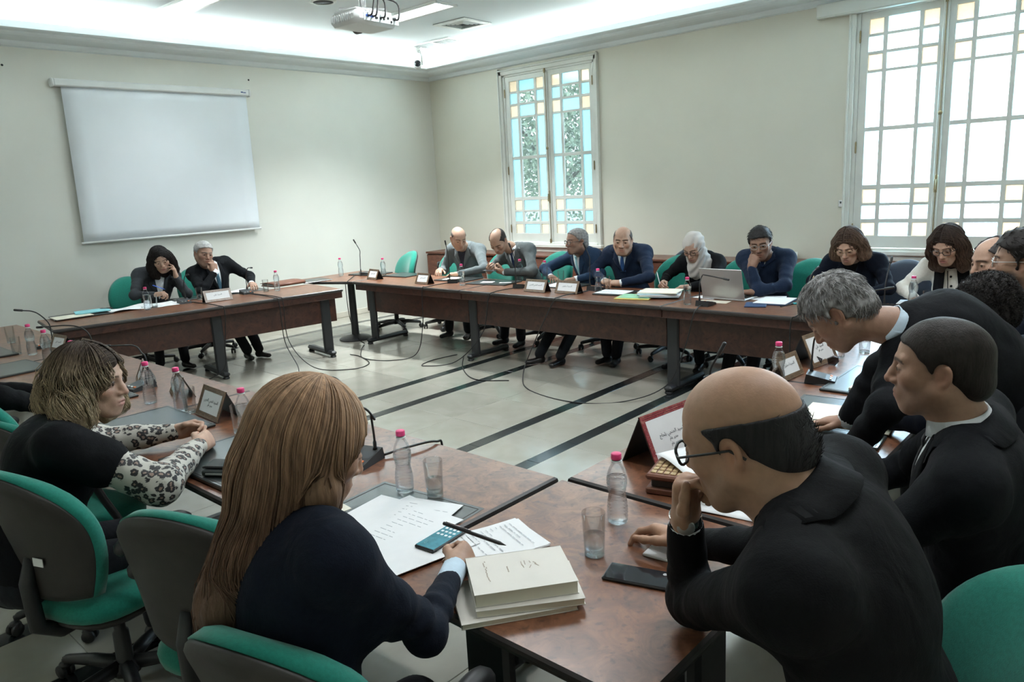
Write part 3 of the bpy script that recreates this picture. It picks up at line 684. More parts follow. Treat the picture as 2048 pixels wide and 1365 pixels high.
FRCH = [(-7.50, 6.02, PI-.25, G+'standing empty at the far corner table', .2), (-6.98, 6.45, PI+.1, G+'left of the bald man in the pale grey suit, half hidden', .5), (-7.75, 7.30, PI-.3, G+'pushed back against the cabinet in the room corner', .1),
        (-6.12, 6.42, PI, G+'between the two men in grey suits', .9), (-5.30, 6.42, PI, G+'between the phone user and the pale blue tie', .3), (-4.50, 6.45, PI, G+'peeping out behind the man in the pale blue tie', .6),
        (-3.76, 6.42, PI, G+'between the man in navy and the headscarf', .0), (-3.06, 6.42, PI, G+'behind the woman in the pale headscarf', .75), (-2.44, 6.40, PI, G+'behind the man with his hand at his mouth', .4)]
for x, y, f, lb, sp in FRCH: chair(x, y, f, lb, spin=sp)
chair(-1.70, 6.48, PI, 'dark navy swivel chair behind the woman in the navy jacket', fab=CN); chair(-2.25, 7.15, PI+.2, 'dark navy swivel chair by the cabinet, left of the woman in the navy jacket', fab=CN, spin=.4)
chair(-4.05, 7.2, PI, 'dark navy swivel chair by the cabinet behind the bald man in navy', fab=CN, spin=.2); chair(-1.05, 6.62, PI, 'dark navy swivel chair of the woman in the white jacket', fab=CN, spin=.7)
chair(-8.40, 3.20, -PI/2-.15, G+'of the dark-haired woman below the projection screen', spin=.3); chair(-8.45, 3.98, -PI/2-.1, G+'of the grey-haired man below the projection screen', spin=.55)
chair(-1.33, .84, .28, G+'of the long-haired woman, cut off by the bottom edge', arms=True, spin=.3)
chair(-2.08, .98, .46, G+'standing empty between the two women of the near row', arms=True, spin=.1, sticker=True)
chair(-2.78, .82, .26, G+'of the woman in leopard sleeves', arms=True, spin=.5, sticker=True)
chair(-3.52, .96, .32, G+'at the left edge behind the woman in leopard sleeves', arms=True, spin=.2)
chair(-4.22, .98, .30, G+'of the person in dark sleeves at the left edge', arms=True, spin=.7)
chair(-.30, 1.47, 2.3, G+'of the bald man leaning on his elbow, green cushion facing us', arms=False, spin=.2)
chair(-.27, 2.20, PI/2+.15, G+'of the man in the black tie, seen edge-on', arms=False, spin=.5)
chair(-.15, 3.25, PI/2, G+'of the curly-haired man with his back turned', arms=False, spin=.4)
chair(-.18, 4.15, PI/2, G+'of the bearded man in spectacles at the right edge', arms=False, spin=.1)
# ------------------------------------------------------------------ things on the tables
def bottle_proto():
    D = {}
    n = 26; prof = [(0, .003), (.020, .0), (.029, .004), (.0315, .012)]
    for k in range(1, 40):
        z = .012+k*.0038; base = .0315
        if z > .060: base = .0315-.0055*math.exp(-((z-.098)/.02)**2)
        rib = .0011*math.sin(z*2*math.pi/.0105) if (z < .062 or .085 < z < .112 or .125 < z < .15) else 0
        if z > .135: base = .0315*(1-((z-.135)/.062)**2.2*.62)
        prof.append((base+rib, z))
    zt = prof[-1][1]
    for k in range(1, 9):
        z = zt+k*.004; r = prof[39+3][0] if False else None
        u = (z-zt)/.032; prof.append((max(.0125, .0315*(1-min(1, (z-.135)/.062)**2.2*.62)) if z < .196 else .0125, z))
    prof += [(.0125, .203), (.0155, .204), (.0155, .207), (.0122, .208), (.0122, .214)]
    D['body'] = MB().lathe(prof, n, caps=False).mesh('body', 'pet', True)
    lv = .150
    w = [(r-.0012 if r > .002 else 0, z+.001) for r, z in prof if z <= lv]; w.append((0, w[-1][1]))
    D['water'] = MB().lathe(w, n, caps=False).mesh('water', 'water', True)
    w = [(r-.0012 if r > .002 else 0, z+.001) for r, z in prof if z <= .178]; w.append((0, w[-1][1])); D['water_full'] = MB().lathe(w, n, caps=False).mesh('water', 'water', True)
    b = MB(); cp = []
    for k in range(2): pass
    V = []; m = 32
    for r0, z in ((.0150, .207), (.0155, .209), (.0155, .223), (.0140, .2255), (0, .226)):
        for k in range(m): a = 2*math.pi*k/m; r = r0+(.0005 if k % 2 and r0 > .0149 else 0); V.append((r*math.cos(a), r*math.sin(a), z))
    F = [(i*m+k, i*m+(k+1) % m, (i+1)*m+(k+1) % m, (i+1)*m+k) for i in range(4) for k in range(m)]
    D['cap'] = b.add(V, F).mesh('cap', 'pink', True)
    D['neck_ring'] = MB().lathe([(.0135, .199), (.0165, .200), (.0165, .2025), (.0135, .2035)], 20).mesh('neck_ring', 'white', True)
    return D
BT = bottle_proto()
def bottle(x, y, label, full=True, z=ZT):
    b = empty('water_bottle', (x, y, z), random.random()*6, label, 'bottle', 'small water bottles with pink caps on the tables')
    obj('body', BT['body'], b); obj('water', BT['water_full' if full else 'water'], b); c = obj('cap', BT['cap'], b); obj('neck_ring', BT['neck_ring'], b)
    return b
def glass_proto():
    D = {}
    o = [(0, .0), (.027, .0), (.0285, .002), (.0335, .128), (.0325, .130), (.0318, .128), (.0272, .016), (0, .014)]
    D['body'] = MB().lathe(o, 28, caps=False).mesh('body', 'glass', True)
    D['base'] = MB().lathe([(0, .0008), (.0265, .0008), (.0268, .013), (0, .0135)], 28, caps=False).mesh('base', 'thickglass', True)
    D['water'] = MB().lathe([(0, .0165), (.027, .0165), (.0291, .062), (0, .062)], 28, caps=False).mesh('water', 'water', True)
    return D
GL = glass_proto()
def tumbler(x, y, label, water=False):
    g = empty('drinking_glass', (x, y, ZT), 0, label, 'glass', 'clear straight tumblers on the tables')
    obj('body', GL['body'], g); obj('base', GL['base'], g)
    if water: obj('water', GL['water'], g)
    return g
# Arabic lettering: contextual forms laid out right to left
AR = {'ا': (0xFE8D, 2), 'ب': (0xFE8F, 4), 'ت': (0xFE95, 4), 'ج': (0xFE9D, 4), 'ح': (0xFEA1, 4), 'د': (0xFEA9, 2), 'ر': (0xFEAD, 2), 'س': (0xFEB1, 4), 'ش': (0xFEB5, 4), 'ع': (0xFEC9, 4), 'ف': (0xFED1, 4), 'ق': (0xFED5, 4), 'ل': (0xFEDD, 4), 'م': (0xFEE1, 4), 'ن': (0xFEE5, 4), 'ه': (0xFEE9, 4), 'و': (0xFEED, 2), 'ي': (0xFEF1, 4), 'ة': (0xFE93, 2), 'ى': (0xFEEF, 2)}
def shape(s):
    o = ''
    for i, ch in enumerate(s):
        if ch not in AR: o += ch; continue
        b, n = AR[ch]; pv = i > 0 and s[i-1] in AR and AR[s[i-1]][1] == 4; nx = n == 4 and i < len(s)-1 and s[i+1] in AR
        o += chr(b+(3 if pv and nx else 2 if nx else 1 if pv else 0)) if n == 4 else chr(b+(1 if pv else 0))
    return o[::-1]
def text_mesh(s, size):
    c = bpy.data.curves.new('lettering', 'FONT'); c.body = s; c.size = size; c.align_x = 'CENTER'; c.resolution_u = 2; c.extrude = .0002
    o = bpy.data.objects.new('lettering_tmp', c); COL.objects.link(o); dg = bpy.context.evaluated_depsgraph_get()
    me = bpy.data.meshes.new_from_object(o.evaluated_get(dg)); bpy.data.objects.remove(o); bpy.data.curves.remove(c)
    me.name = 'lettering'; me.materials.clear(); me.materials.append(M['print']); return me
TX = {k: text_mesh(shape(k), s) for k, s in (('السيد فتحي العربي', .021), ('السيدة سلوى', .021), ('السيد علي', .021), ('مدير عام', .015), ('السيد المنجي بلحاج', .019))}
def name_plate(x, y, rz, label, W=.21, H=.125, mat='plate', lines=('السيد علي',), top=.020):
    # tent-shaped plate: framed card facing local -Y, plain dark board behind
    p = empty('name_plate', (x, y, ZT), rz, label, 'name plate', 'tent-shaped name plates on the tables')
    tilt = math.radians(24); R = Matrix.Rotation(-tilt, 3, 'X'); dp = H*math.sin(tilt); hh = H*math.cos(tilt)
    def pt(u, v, d): # u across, v up the slope, d out of the face
        q = R @ Vector((u, -d, v)); return (q[0], q[1]-dp, q[2]+.003)
    f = MB(); fw = .024
    for k in range(3):   # stepped, grooved moulding
        w0, w1, dd = k*fw/3, (k+1)*fw/3-.0012, .004-.0012*k
        for (ua, ub, va, vb) in ((-W/2+w0, W/2-w0, H-w1, H-w0), (-W/2+w0, W/2-w0, w0, w1), (-W/2+w0, -W/2+w1, w1, H-w1), (W/2-w1, W/2-w0, w1, H-w1)):
            V = [pt(ua, va, 0), pt(ub, va, 0), pt(ub, vb, 0), pt(ua, vb, 0), pt(ua, va, dd), pt(ub, va, dd), pt(ub, vb, dd), pt(ua, vb, dd)]
            f.add(V, [(0, 1, 2, 3), (7, 6, 5, 4), (0, 4, 5, 1), (1, 5, 6, 2), (2, 6, 7, 3), (3, 7, 4, 0)])
    f.build('frame', mat, p)
    b = MB(); V = [pt(-W/2, 0, -.0005), pt(W/2, 0, -.0005), pt(W/2, H, -.0005), pt(-W/2, H, -.0005)]; V2 = [pt(-W/2, 0, -.004), pt(W/2, 0, -.004), pt(W/2, H, -.004), pt(-W/2, H, -.004)]
    b.add(V+V2, [(0, 1, 2, 3), (7, 6, 5, 4), (0, 4, 5, 1), (1, 5, 6, 2), (2, 6, 7, 3), (3, 7, 4, 0)])
    V = [(-W/2, 0, hh), (W/2, 0, hh), (W/2, dp, 0), (-W/2, dp, 0)]; V2 = [(a, c-.004, d) for a, c, d in V]
    b.add(V+V2, [(0, 1, 2, 3), (7, 6, 5, 4), (0, 4, 5, 1), (1, 5, 6, 2), (2, 6, 7, 3), (3, 7, 4, 0)]); b.build('board', 'plateback', p)
    c = MB(); V = [pt(-W/2+fw, fw, .0006), pt(W/2-fw, fw, .0006), pt(W/2-fw, H-fw, .0006), pt(-W/2+fw, H-fw, .0006)]; V2 = [(q[0], q[1]+.0005, q[2]) for q in V]
    card = c.add(V+V2, [(0, 1, 2, 3), (7, 6, 5, 4), (0, 4, 5, 1), (1, 5, 6, 2), (2, 6, 7, 3), (3, 7, 4, 0)]).build('card', 'paper', p)
    for i, ln in enumerate(lines):
        o = obj('lettering', TX[ln], card, pt(0, H*.52-.02*i, .0012)); o.rotation_euler = (math.pi/2-tilt, 0, 0)
    return p
def microphone(x, y, rz, label, bend=1., tip=None, L=.40):
    # desk unit: wedge base with key panel, bent gooseneck; local -Y faces the speaker
    m = empty('desk_microphone', (x, y, ZT), rz, label, 'microphone', 'black gooseneck desk microphones')
    b = MB(); V = [(-.055, -.075, 0), (.055, -.075, 0), (.055, .07, 0), (-.055, .07, 0), (-.053, -.07, .018), (.053, -.07, .018), (.053, .062, .046), (-.053, .062, .046)]
    b.add(V, [(3, 2, 1, 0), (4, 5, 6, 7), (0, 1, 5, 4), (1, 2, 6, 5), (2, 3, 7, 6), (3, 0, 4, 7)]); base = b.build('base', 'plastic', m)
    t = MB()
    sl = lambda yy: .018+(yy+.07)/.132*.028
    for (u, v, w, h) in ((0, .0, .096, .05), ):
        t.add([(u-w/2, v-h/2, sl(v-h/2)+.001), (u+w/2, v-h/2, sl(v-h/2)+.001), (u+w/2, v+h/2, sl(v+h/2)+.001), (u-w/2, v+h/2, sl(v+h/2)+.001)], [(0, 1, 2, 3)])
    t.build('key_panel', 'grille', base)
    for u in (-.03, .0, .03): MB().box((u, -.048, sl(-.048)+.002), (.016, .012, .005), Matrix.Rotation(.21, 3, 'X'), bev=.001).build('key', 'ledorange' if u == .03 else 'silver', base)
    pts = [(.03, .045, .042), (.03, .045, .10), (.03, .04, .18), (.03, .02-.05*bend, .25), (.03, -.10*bend, .30-.03*bend), (.03, -.10*bend-.12*L/.4*bend, .30-.06*bend+.06*(1-bend))]
    if tip is not None: pts[-1] = tip[-1]; pts[-2] = tip[-2]; pts[-3] = tip[-3]
    S = spline(pts, 6); MB().tube(S, [.010]+[.0075]*3+[.0045]*(len(S)-4), 8).build('gooseneck', 'plastic', m, smooth=True)
    a, c = np.array(S[-2]), np.array(S[-1]); d = (c-a)/np.linalg.norm(c-a)
    MB().tube([c-d*.004, c, c+d*.05, c+d*.055], [.004, .0085, .0085, .005], 10).build('capsule', 'plastic', m, smooth=True)
    return m
def sheet(name, x, y, rz, w, l, th, mat, label, cat, group=None, z=0., curl=0., parts=(), corner=0.):
    # thin flat thing (pad, folder, paper, book cover) lying on the table
    s = empty(name, (x, y, ZT+z), rz, label, cat, group)
    if curl:
        G = [[(-w/2+w*u, -l/2+l*v, th+curl*(.5+.5*math.sin(3.1*u*2+v*2))+corner*max(0, u+v-1.5)) for u in np.linspace(0, 1, 11)] for v in np.linspace(0, 1, 9)]
        MB().grid(G, thick=.0008, dirv=(0, 0, 1)).build('leaf', mat, s, smooth=True)
    else: MB().box((0, 0, th/2), (w, l, th), bev=min(.002, th*.3)).build('cover' if th > .003 else 'leaf', mat, s)
    for nm, px, py, pw, pl, ph, pm, pr in parts:
        MB().box((0, 0, ph/2), (pw, pl, ph), bev=min(.001, ph*.3)).build(nm, pm, s, loc=(px, py, th), rot=pr)
    return s
def writing(s, w, l, rows, z, mat='greyink', seed=1):
    rs = random.Random(seed); b = MB()
    for r in range(rows):
        y = l*.38-r*l*.76/max(1, rows-1) if rows > 1 else 0; x = -w*.38
        while x < w*.38:
            k = rs.uniform(.008, .03); b.box((x+k/2, y, z+.0003), (k, .0022, .0004)); x += k+rs.uniform(.004, .01)
            if rs.random() < .12: break
    b.build('writing', mat, s)['kind'] = 'stuff'
def pad(x, y, rz, label, w=.46, l=.33, th=.012):
    p = empty('desk_pad', (x, y, ZT), rz, label, 'desk pad', 'black leather desk folders')
    MB().box((0, 0, th/2), (w, l, th), bev=.004).build('cover', 'leather', p)
    st = MB()
    for s in (-1, 1): st.box((0, s*(l/2-.014), th+.0004), (w-.03, .0022, .0012)); st.box((s*(w/2-.014), 0, th+.0004), (.0022, l-.03, .0012))
    st.build('stitched_rim', 'edge', p)
    return p

# ---- the long row under the windows
B = 'water bottle with pink cap '
bottle(-7.88, 5.50, B+'on the corner table top over the round pedestal'); bottle(-7.23, 5.66, B+'just behind the first name plate of the long row')
bottle(-5.66, 5.46, B+'on the bare wood before the bald man in pale grey', False); bottle(-5.33, 6.02, B+'half hidden behind the plate pair')
bottle(-4.95, 5.98, B+'before the pale blue tie', False); bottle(-3.99, 5.58, B+'at the hands of the bald man in navy', False); bottle(-2.94, 5.33, B+'standing between the coloured files and the laptop', False)
bottle(-1.44, 5.92, B+'in front of the woman in white')
tumbler(-4.74, 5.98, 'empty tumbler in front of the man in the pale blue tie'); tumbler(-4.03, 5.77, 'tumbler behind the bottle of the bald man in navy'); tumbler(-1.33, 5.86, 'tumbler in front of the woman in white', True)
PL = 'name plate with brown grooved frame '
name_plate(-7.13, 5.45, -.12, PL+'beside the empty green chair', lines=('السيد علي',)); name_plate(-6.18, 5.39, -.02, PL+'before the bald man in pale grey', lines=('السيد علي',))
name_plate(-4.59, 5.42, 0, PL+'left one of the pair', W=.26, lines=('السيد فتحي العربي',)); name_plate(-4.24, 5.46, .0, PL+'right one of the pair', W=.26, lines=('السيدة سلوى',))
mk_ = 'black desk microphone '
microphone(-7.60, 5.66, PI-.5, mk_+'with upright stem on the corner table top', bend=-.35); microphone(-5.92, 5.58, PI+.6, mk_+'before the bald man in pale grey', bend=-.55)
microphone(-4.93, 5.56, PI+.3, mk_+'left of the pair of name plates, before the man with the phone', bend=-.5, L=.5); microphone(-4.12, 5.72, PI-.2, mk_+'before the bald man in navy', bend=-.4)
microphone(-2.80, 5.37, PI, mk_+'arched in front of the laptop', tip=[(.03, .0, .235), (-.03, .06, .25), (-.20, .10, .235)]); microphone(-1.97, 5.42, PI, mk_+'before the woman in navy', bend=.5)
microphone(-1.55, 5.78, PI, mk_+'with orange ring before the woman in white', bend=.3, L=.3)
pad(-7.62, 5.76, .15, 'black leather desk folder behind the microphone on the corner table top'); pad(-7.05, 5.82, .05, 'black leather desk folder before the empty green chair', w=.42)
pad(-6.05, 5.78, .05, 'black leather desk folder under the hands of the bald man in pale grey'); p = pad(-5.45, 5.72, .12, 'black leather desk folder with white cards, before the man on his phone', w=.52)
sheet('note_card', -5.50, 5.68, .4, .14, .09, .001, 'paper', 'white card on the desk folder of the man on his phone', 'card', z=.0125); sheet('note_card', -5.28, 5.72, .5, .13, .05, .001, 'paper', 'narrow white card on the desk folder of the man on his phone', 'card', z=.0125)
s = sheet('notepad', -6.10, 5.74, .2, .15, .21, .006, 'cream', 'pale yellow notepad under the hand of the bald man in pale grey', 'notepad', z=.0125)
pad(-4.58, 5.82, 0, 'black leather desk folder before the man in the pale blue tie', w=.44); sheet('paper_sheet', -4.62, 5.80, .1, .21, .28, .002, 'paper', 'white sheet on the folder of the man in the pale blue tie', 'paper', z=.0125)
s = pad(-3.82, 5.62, .1, 'dark folder at the bald man in navy, a white sheet lying on it', w=.34, l=.30); s = sheet('paper_sheet', -3.84, 5.61, .12, .30, .22, .002, 'paper', 'white sheet on the dark folder of the bald man in navy', 'paper', z=.0125); writing(s, .30, .22, 9, .002)
s = empty('card_folder', (-3.52, 5.47, ZT), .25, 'green card folder with yellow leaves under the white files', 'folder'); MB().box((0, 0, .006), (.31, .24, .010), bev=.002).build('leaves', 'yellowcard', s); MB().box((.005, .01, .013), (.29, .22, .003)).build('cover', 'greencard', s)
def paper_pile(x, y, z, rz, mats, w, l, label, seed, dz=.007):
    # each file of a pile is a thing of its own
    rs = random.Random(seed)
    for i, m in enumerate(mats):
        s = sheet('paper_file', x+rs.uniform(-.012, .012), y+rs.uniform(-.012, .012), rz+rs.uniform(-.12, .12), w, l, dz-.001, m, label % ['lowest', 'second from the bottom', 'third from the bottom', 'topmost'][i], 'file', 'pile of files beside the laptop', z=z+i*dz)
paper_pile(-3.34, 5.57, .0155, .35, ['palebluecard', 'paper', 'palebluecard', 'cream'], .34, .25, 'thin paper file, %s of the pile by the laptop bottle', 5, .011)
sheet('paper_sheet', -2.82, 5.55, .1, .25, .12, .002, 'cream', 'cream slip of paper by the laptop microphone', 'paper')
sheet('paper_sheet', -2.95, 5.80, -.2, .21, .29, .002, 'paper', 'white sheet under the hands of the woman in the headscarf', 'paper')
lp = empty('laptop', (-2.79, 5.66, ZT), -.06, 'silver laptop, its lid turned to us, before the man with his hand at his mouth', 'laptop')
MB().box((0, .12, .009), (.385, .26, .016), bev=.004).build('base', 'silver', lp); k = MB()
for r in range(5):
    for q in range(12): k.box((-.155+q*.0282, .07+r*.022, .0178), (.024, .018, .002))
k.build('keyboard', 'plastic', lp); R = Matrix.Rotation(math.radians(14), 3, 'X'); b = MB(); b.box((0, -.035, .137), (.385, .008, .262), R, bev=.004); b.build('lid', 'silver', lp)
b = MB(); b.box((0, -.0295, .137), (.365, .002, .235), R); b.build('display', 'phoneglass', lp)
sheet('notebook', -2.38, 5.72, .1, .26, .33, .012, 'navycard', 'large navy folder beside the laptop', 'folder', parts=(('pages', 0, -.003, .25, .32, .004, 'paper', 0),)); sheet('notebook', -2.45, 5.52, .35, .16, .20, .010, 'navycard', 'small navy booklet against the laptop', 'booklet')
sheet('paper_sheet', -2.52, 5.88, .3, .30, .21, .002, 'paper', 'white sheet under the elbow of the man with his hand at his mouth', 'paper')
s = sheet('notepad', -2.06, 5.74, .4, .13, .18, .010, 'cream', 'cream notepad under the hand of the woman in navy', 'notepad'); sheet('note_card', -2.07, 5.66, .3, .13, .08, .003, 'orange', 'orange card sticking out under the cream notepad', 'card')
t = empty('usb_stick', (-2.20, 5.68, ZT), -.7, 'teal usb stick on a black strap beside the cream notepad', 'usb stick'); MB().box((0, .03, .008), (.035, .10, .014), bev=.005).build('body', 'teal', t); MB().tube(spline([(0, -.02, .006), (.02, -.07, .004), (.05, -.13, .004), (.07, -.16, .006)], 5), .005, 6).build('strap', 'cable', t)
sheet('paper_sheet', -1.45, 6.10, .1, .26, .2, .002, 'paper', 'white sheet under the hands of the woman in white', 'paper')
# ---- the row below the projection screen
a0 = rzf
pad(-7.83, 2.46, a0, 'black leather desk folder at the near end under the screen', w=.50); sheet('paper_file', -7.77, 2.36, a0+.1, .32, .23, .006, 'cream', 'cream paper file on the near desk folder under the screen', 'file', z=.0125)
s = sheet('card_folder', -7.86, 2.57, a0-.1, .30, .22, .010, 'cyan', 'pale cyan folder lying across the cream file', 'folder', z=.019); 
sheet('paper_sheet', -7.78, 2.87, a0+.15, .42, .28, .002, 'paper', 'wavy white sheet hanging over the folders under the screen', 'paper', curl=.02); sheet('paper_sheet', -7.78, 3.20, a0-.1, .40, .26, .002, 'paper', 'white sheet before the dark-haired woman', 'paper', curl=.008)
sheet('paper_sheet', -7.66, 3.22, a0+.2, .30, .21, .002, 'paper', 'white sheet under the microphone before the dark-haired woman', 'paper', curl=.004)
pad(-7.86, 3.55, a0, 'black leather desk folder beside the dark-haired woman', w=.40, l=.25)
bottle(-7.52, 2.96, B+'before the dark-haired woman below the screen', False); bottle(-7.43, 4.33, B+'beside the brown leather folder')
tumbler(-7.67, 3.56, 'tumbler left of the plate before the grey-haired man', True); tumbler(-7.53, 4.25, 'tumbler beside the brown leather folder'); tumbler(-7.60, 3.06, 'tumbler half hidden by the bottle of the dark-haired woman')
name_plate(-7.38, 3.61, a0, 'name plate with pale pinkish frame before the grey-haired man', W=.28, mat='platepale', lines=('السيد علي',)); 
microphone(-7.60, 3.36, -PI/2-.15+PI, mk_+'before the dark-haired woman', bend=.55); microphone(-7.58, 4.04, -PI/2-.15+PI, mk_+'before the grey-haired man below the screen', bend=.6)
sheet('paper_sheet', -7.86, 4.05, a0, .30, .24, .002, 'paper', 'white sheets before the grey-haired man', 'paper', curl=.012); pad(-7.82, 4.12, a0, 'black leather desk folder under the sheets of the grey-haired man', w=.5, th=.001)
s = empty('leather_folder', (-7.86, 4.66, ZT), a0+.15, 'fat brown leather folder at the far end under the screen', 'folder'); MB().box((0, 0, .006), (.40, .29, .010), bev=.004).build('lower_cover', 'brownleather', s); MB().box((0, .004, .022), (.38, .27, .022), bev=.002).build('pages', 'paper', s)
G_ = [[(-.205+.41*u, -.15+.30*v, .037+.02*v*(1-v)*4*.5) for u in np.linspace(0, 1, 8)] for v in np.linspace(0, 1, 8)]; MB().grid(G_, thick=.005, dirv=(0, 0, 1)).build('upper_cover', 'brownleather', s, smooth=True); MB().tube([(-.205, -.148, .02), (.205, -.148, .02)], .018, 8).build('spine', 'brownleather', s, smooth=True)
pad(-7.80, 5.03, a0, 'black leather desk folder past the brown leather folder', w=.36, th=.010)
# ---- the near row
bottle(-6.11, 1.56, B+'farther of the pair by the tumblers, left edge'); bottle(-5.70, 1.54, B+'nearer of the pair by the tumblers, left edge'); bottle(-5.05, 1.50, B+'hidden behind the curly head but for its cap')
bottle(-7.0, 1.50, B+'cut off by the left edge of the picture')
bottle(-3.96, 1.50, B+'left one of the two before the woman in leopard sleeves'); bottle(-3.67, 1.53, B+'right one of the two before the woman in leopard sleeves'); bottle(-2.99, 1.51, B+'between the plate and the long-haired woman', False); bottle(-1.94, 1.53, B+'to the right of the long-haired woman', False)
tumbler(-6.85, 1.62, 'tumbler at the left edge of the picture'); tumbler(-6.25, 1.50, 'tumbler before the far bottle pair in the near row'); tumbler(-3.60, 1.545, 'tumbler behind the bottle left of the grooved plate'); tumbler(-3.08, 1.53, 'tumbler behind the bottle left of the long-haired woman'); tumbler(-1.83, 1.57, 'half full tumbler right of the long-haired woman', True)
name_plate(-6.08, 1.75, .1, PL+'farthest in the near row, behind the bottle pair'); name_plate(-5.66, 1.80, .05, PL+'second in the near row, by the curly head'); name_plate(-4.50, 1.70, -.35, PL+'tilted away behind the left bottle of the leopard-sleeved woman', lines=('السيدة سلوى',)); name_plate(-3.98, 1.68, -.28, PL+'between the two bottles of the leopard-sleeved woman', lines=('السيدة سلوى',))
name_plate(-3.42, 1.60, -.06, PL+'large in the near row, its lettering turned to us', W=.25, H=.15, lines=('السيد فتحي العربي', 'مدير عام'))
name_plate(-2.78, 1.66, -.3, PL+'hidden behind the bottle left of the long-haired woman', lines=('السيدة سلوى',))
microphone(-6.35, 1.72, -.2, mk_+'by the left edge, its stem rising out of frame', bend=.5); microphone(-5.35, 1.66, .3, mk_+'whose stem crosses the bottle pair', bend=.9, tip=[(.0, .02, .24), (-.10, -.01, .265), (-.34, -.03, .25)]); microphone(-4.34, 1.60, .15, mk_+'beside the face of the leopard-sleeved woman', tip=[(.0, .04, .2), (-.05, .03, .24), (-.25, .0, .23)])
microphone(-2.55, 1.70, -.15, mk_+'whose stem reaches left of the long-haired woman', tip=[(.02, .03, .24), (-.06, .02, .275), (-.24, .0, .24)]); microphone(-2.30, 1.62, .30, mk_+'half hidden by the hair of the long-haired woman', tip=[(.05, .03, .17), (.02, .0, .225), (-.10, -.06, .225)])
pad(-6.45, 1.34, .0, 'black leather desk folder at the left edge, farther one'); pad(-5.68, 1.32, .06, 'black leather desk folder at the left edge, nearer one'); pad(-4.40, 1.36, .0, 'black leather desk folder half hidden by the curly head'); pad(-3.53, 1.345, -.02, 'black leather desk folder behind the clasped hands', w=.52, l=.34, th=.014)
pad(-2.72, 1.315, .02, 'black leather desk folder before the leopard-sleeved woman, phones on it', w=.58, l=.36, th=.018)
s = sheet('paper_sheet', -4.95, 1.27, .0, .21, .29, .002, 'paper', 'white sheet under the hand at the left edge', 'paper'); writing(s, .2, .28, 12, .002)
s = sheet('paper_sheet', -2.16, 1.24, -.1, .34, .22, .002, 'cream', 'pale sheet at the elbow left of the long-haired woman', 'paper')
def phone(x, y, rz, z, label, lit=False, w=.075, l=.155):
    p = empty('smartphone', (x, y, ZT+z), rz, label, 'phone', None); MB().box((0, 0, .0045), (w, l, .009), bev=.003).build('body', 'plastic', p); MB().box((0, 0, .0092), (w-.006, l-.010, .001)).build('screen', 'screenlit' if lit else 'phoneglass', p)
    if lit:
        k = MB()
        for r in range(3):
            for q in range(4): k.box((-w*.3+q*w*.2, l*.08+r*.02, .0099), (.009, .009, .0004), bev=.0001)
        k.build('icons', 'paper', p)['kind'] = 'stuff'
    else: MB().lathe([(.006, .0), (.006, .001), (0, .0012)], 10, c=(-w*.28, l*.38, .0092)).build('camera_hole', 'silver', p)
    return p
wl = empty('wallet', (-2.60, 1.235, ZT+.019), -1.02, 'black phone wallet under the upper phone on the near desk folder', 'wallet'); MB().box((0, 0, .012), (.10, .19, .022), bev=.005).build('cover', 'leather', wl); MB().box((.052, 0, .012), (.004, .15, .006)).build('zip', 'silver', wl)
phone(-2.62, 1.235, -1.02, .043, 'phone on the black wallet beside the leopard sleeve', w=.08, l=.17)
# papers, phone, books around the long-haired woman
for i, (x, y, r) in enumerate(((-1.86, 1.33, .15), (-1.80, 1.36, -.05), (-1.74, 1.39, .3), (-1.70, 1.33, .05))):
    s = sheet('paper_sheet', x, y, r, .21, .297, .0015, 'paper', ['lowest of the loose white sheets before the long-haired woman', 'second of the loose white sheets before the long-haired woman', 'fanned-out white sheet pointing at the half full tumbler', 'topmost loose white sheet before the long-haired woman'][i], 'paper', 'loose sheets before the long-haired woman', z=.001+i*.0018)
    if i > 1: writing(s, .2, .28, 10, .0015, seed=i)
pad(-1.83, 1.42, .1, 'dark folder under the loose sheets of the long-haired woman', w=.46, l=.30, th=.0008)
s = sheet('notebook', -1.43, 1.42, -.35, .21, .29, .005, 'paper', 'open white notebook under the writing hand', 'notebook', parts=(('page', .004, .003, .205, .285, .002, 'paper', .04), ('page', -.003, .004, .20, .28, .0015, 'paper', -.05))); writing(s, .2, .28, 14, .0095, seed=9)
sheet('paper_sheet', -1.58, 1.28, -.2, .21, .29, .002, 'paper', 'white sheet under the phone of the long-haired woman', 'paper', z=.008)
phone(-1.555, 1.345, .10, .0105, 'lit phone with blue screen beside the writing hand', lit=True)
bk = [('lowest of the three white books, sticking out to the lower left', -1.185, 1.245, .62, .20, .29, .014, 0.), ('middle of the three white books', -1.165, 1.275, .70, .19, .27, .018, .0145), ('topmost of the three white books, thick with faint printing', -1.185, 1.28, .66, .19, .26, .034, .033)]
for i, (lb, x, y, r, w, l, th, z) in enumerate(bk):
    b = empty('book', (x, y, ZT+z), -r, lb, 'book', 'white paperback books on the near corner table'); MB().box((.002, 0, th/2), (w-.006, l-.006, th-.003)).build('pages', 'cream', b)
    c = MB(); c.box((0, 0, th-.001), (w, l, .002), bev=.0006); c.box((0, 0, .001), (w, l, .002), bev=.0006); c.box((-w/2+.001, 0, th/2), (.002, l, th)); c.build('cover', 'bookcover', b)
    if i == 2:
        k = MB(); rs = random.Random(3)
        for q in range(9): k.box((-.02+rs.uniform(-.02, .02), .03+rs.uniform(-.022, .022), th+.0006), (rs.uniform(.004, .02), .0016, .0006), Matrix.Rotation(rs.uniform(-.7, .7), 3, 'Z'))
        for q in range(14): k.box((-.06+q*.0075, -.085+rs.uniform(-.003, .003), th+.0006), (.006, .0022, .0006))
        for q in range(5): k.box((-.02+q*.006, -.03, th+.0006), (.004, .003, .0006))
        k.build('printing', mk('faint_print', (.48, .40, .33), .7), b)['kind'] = 'stuff'
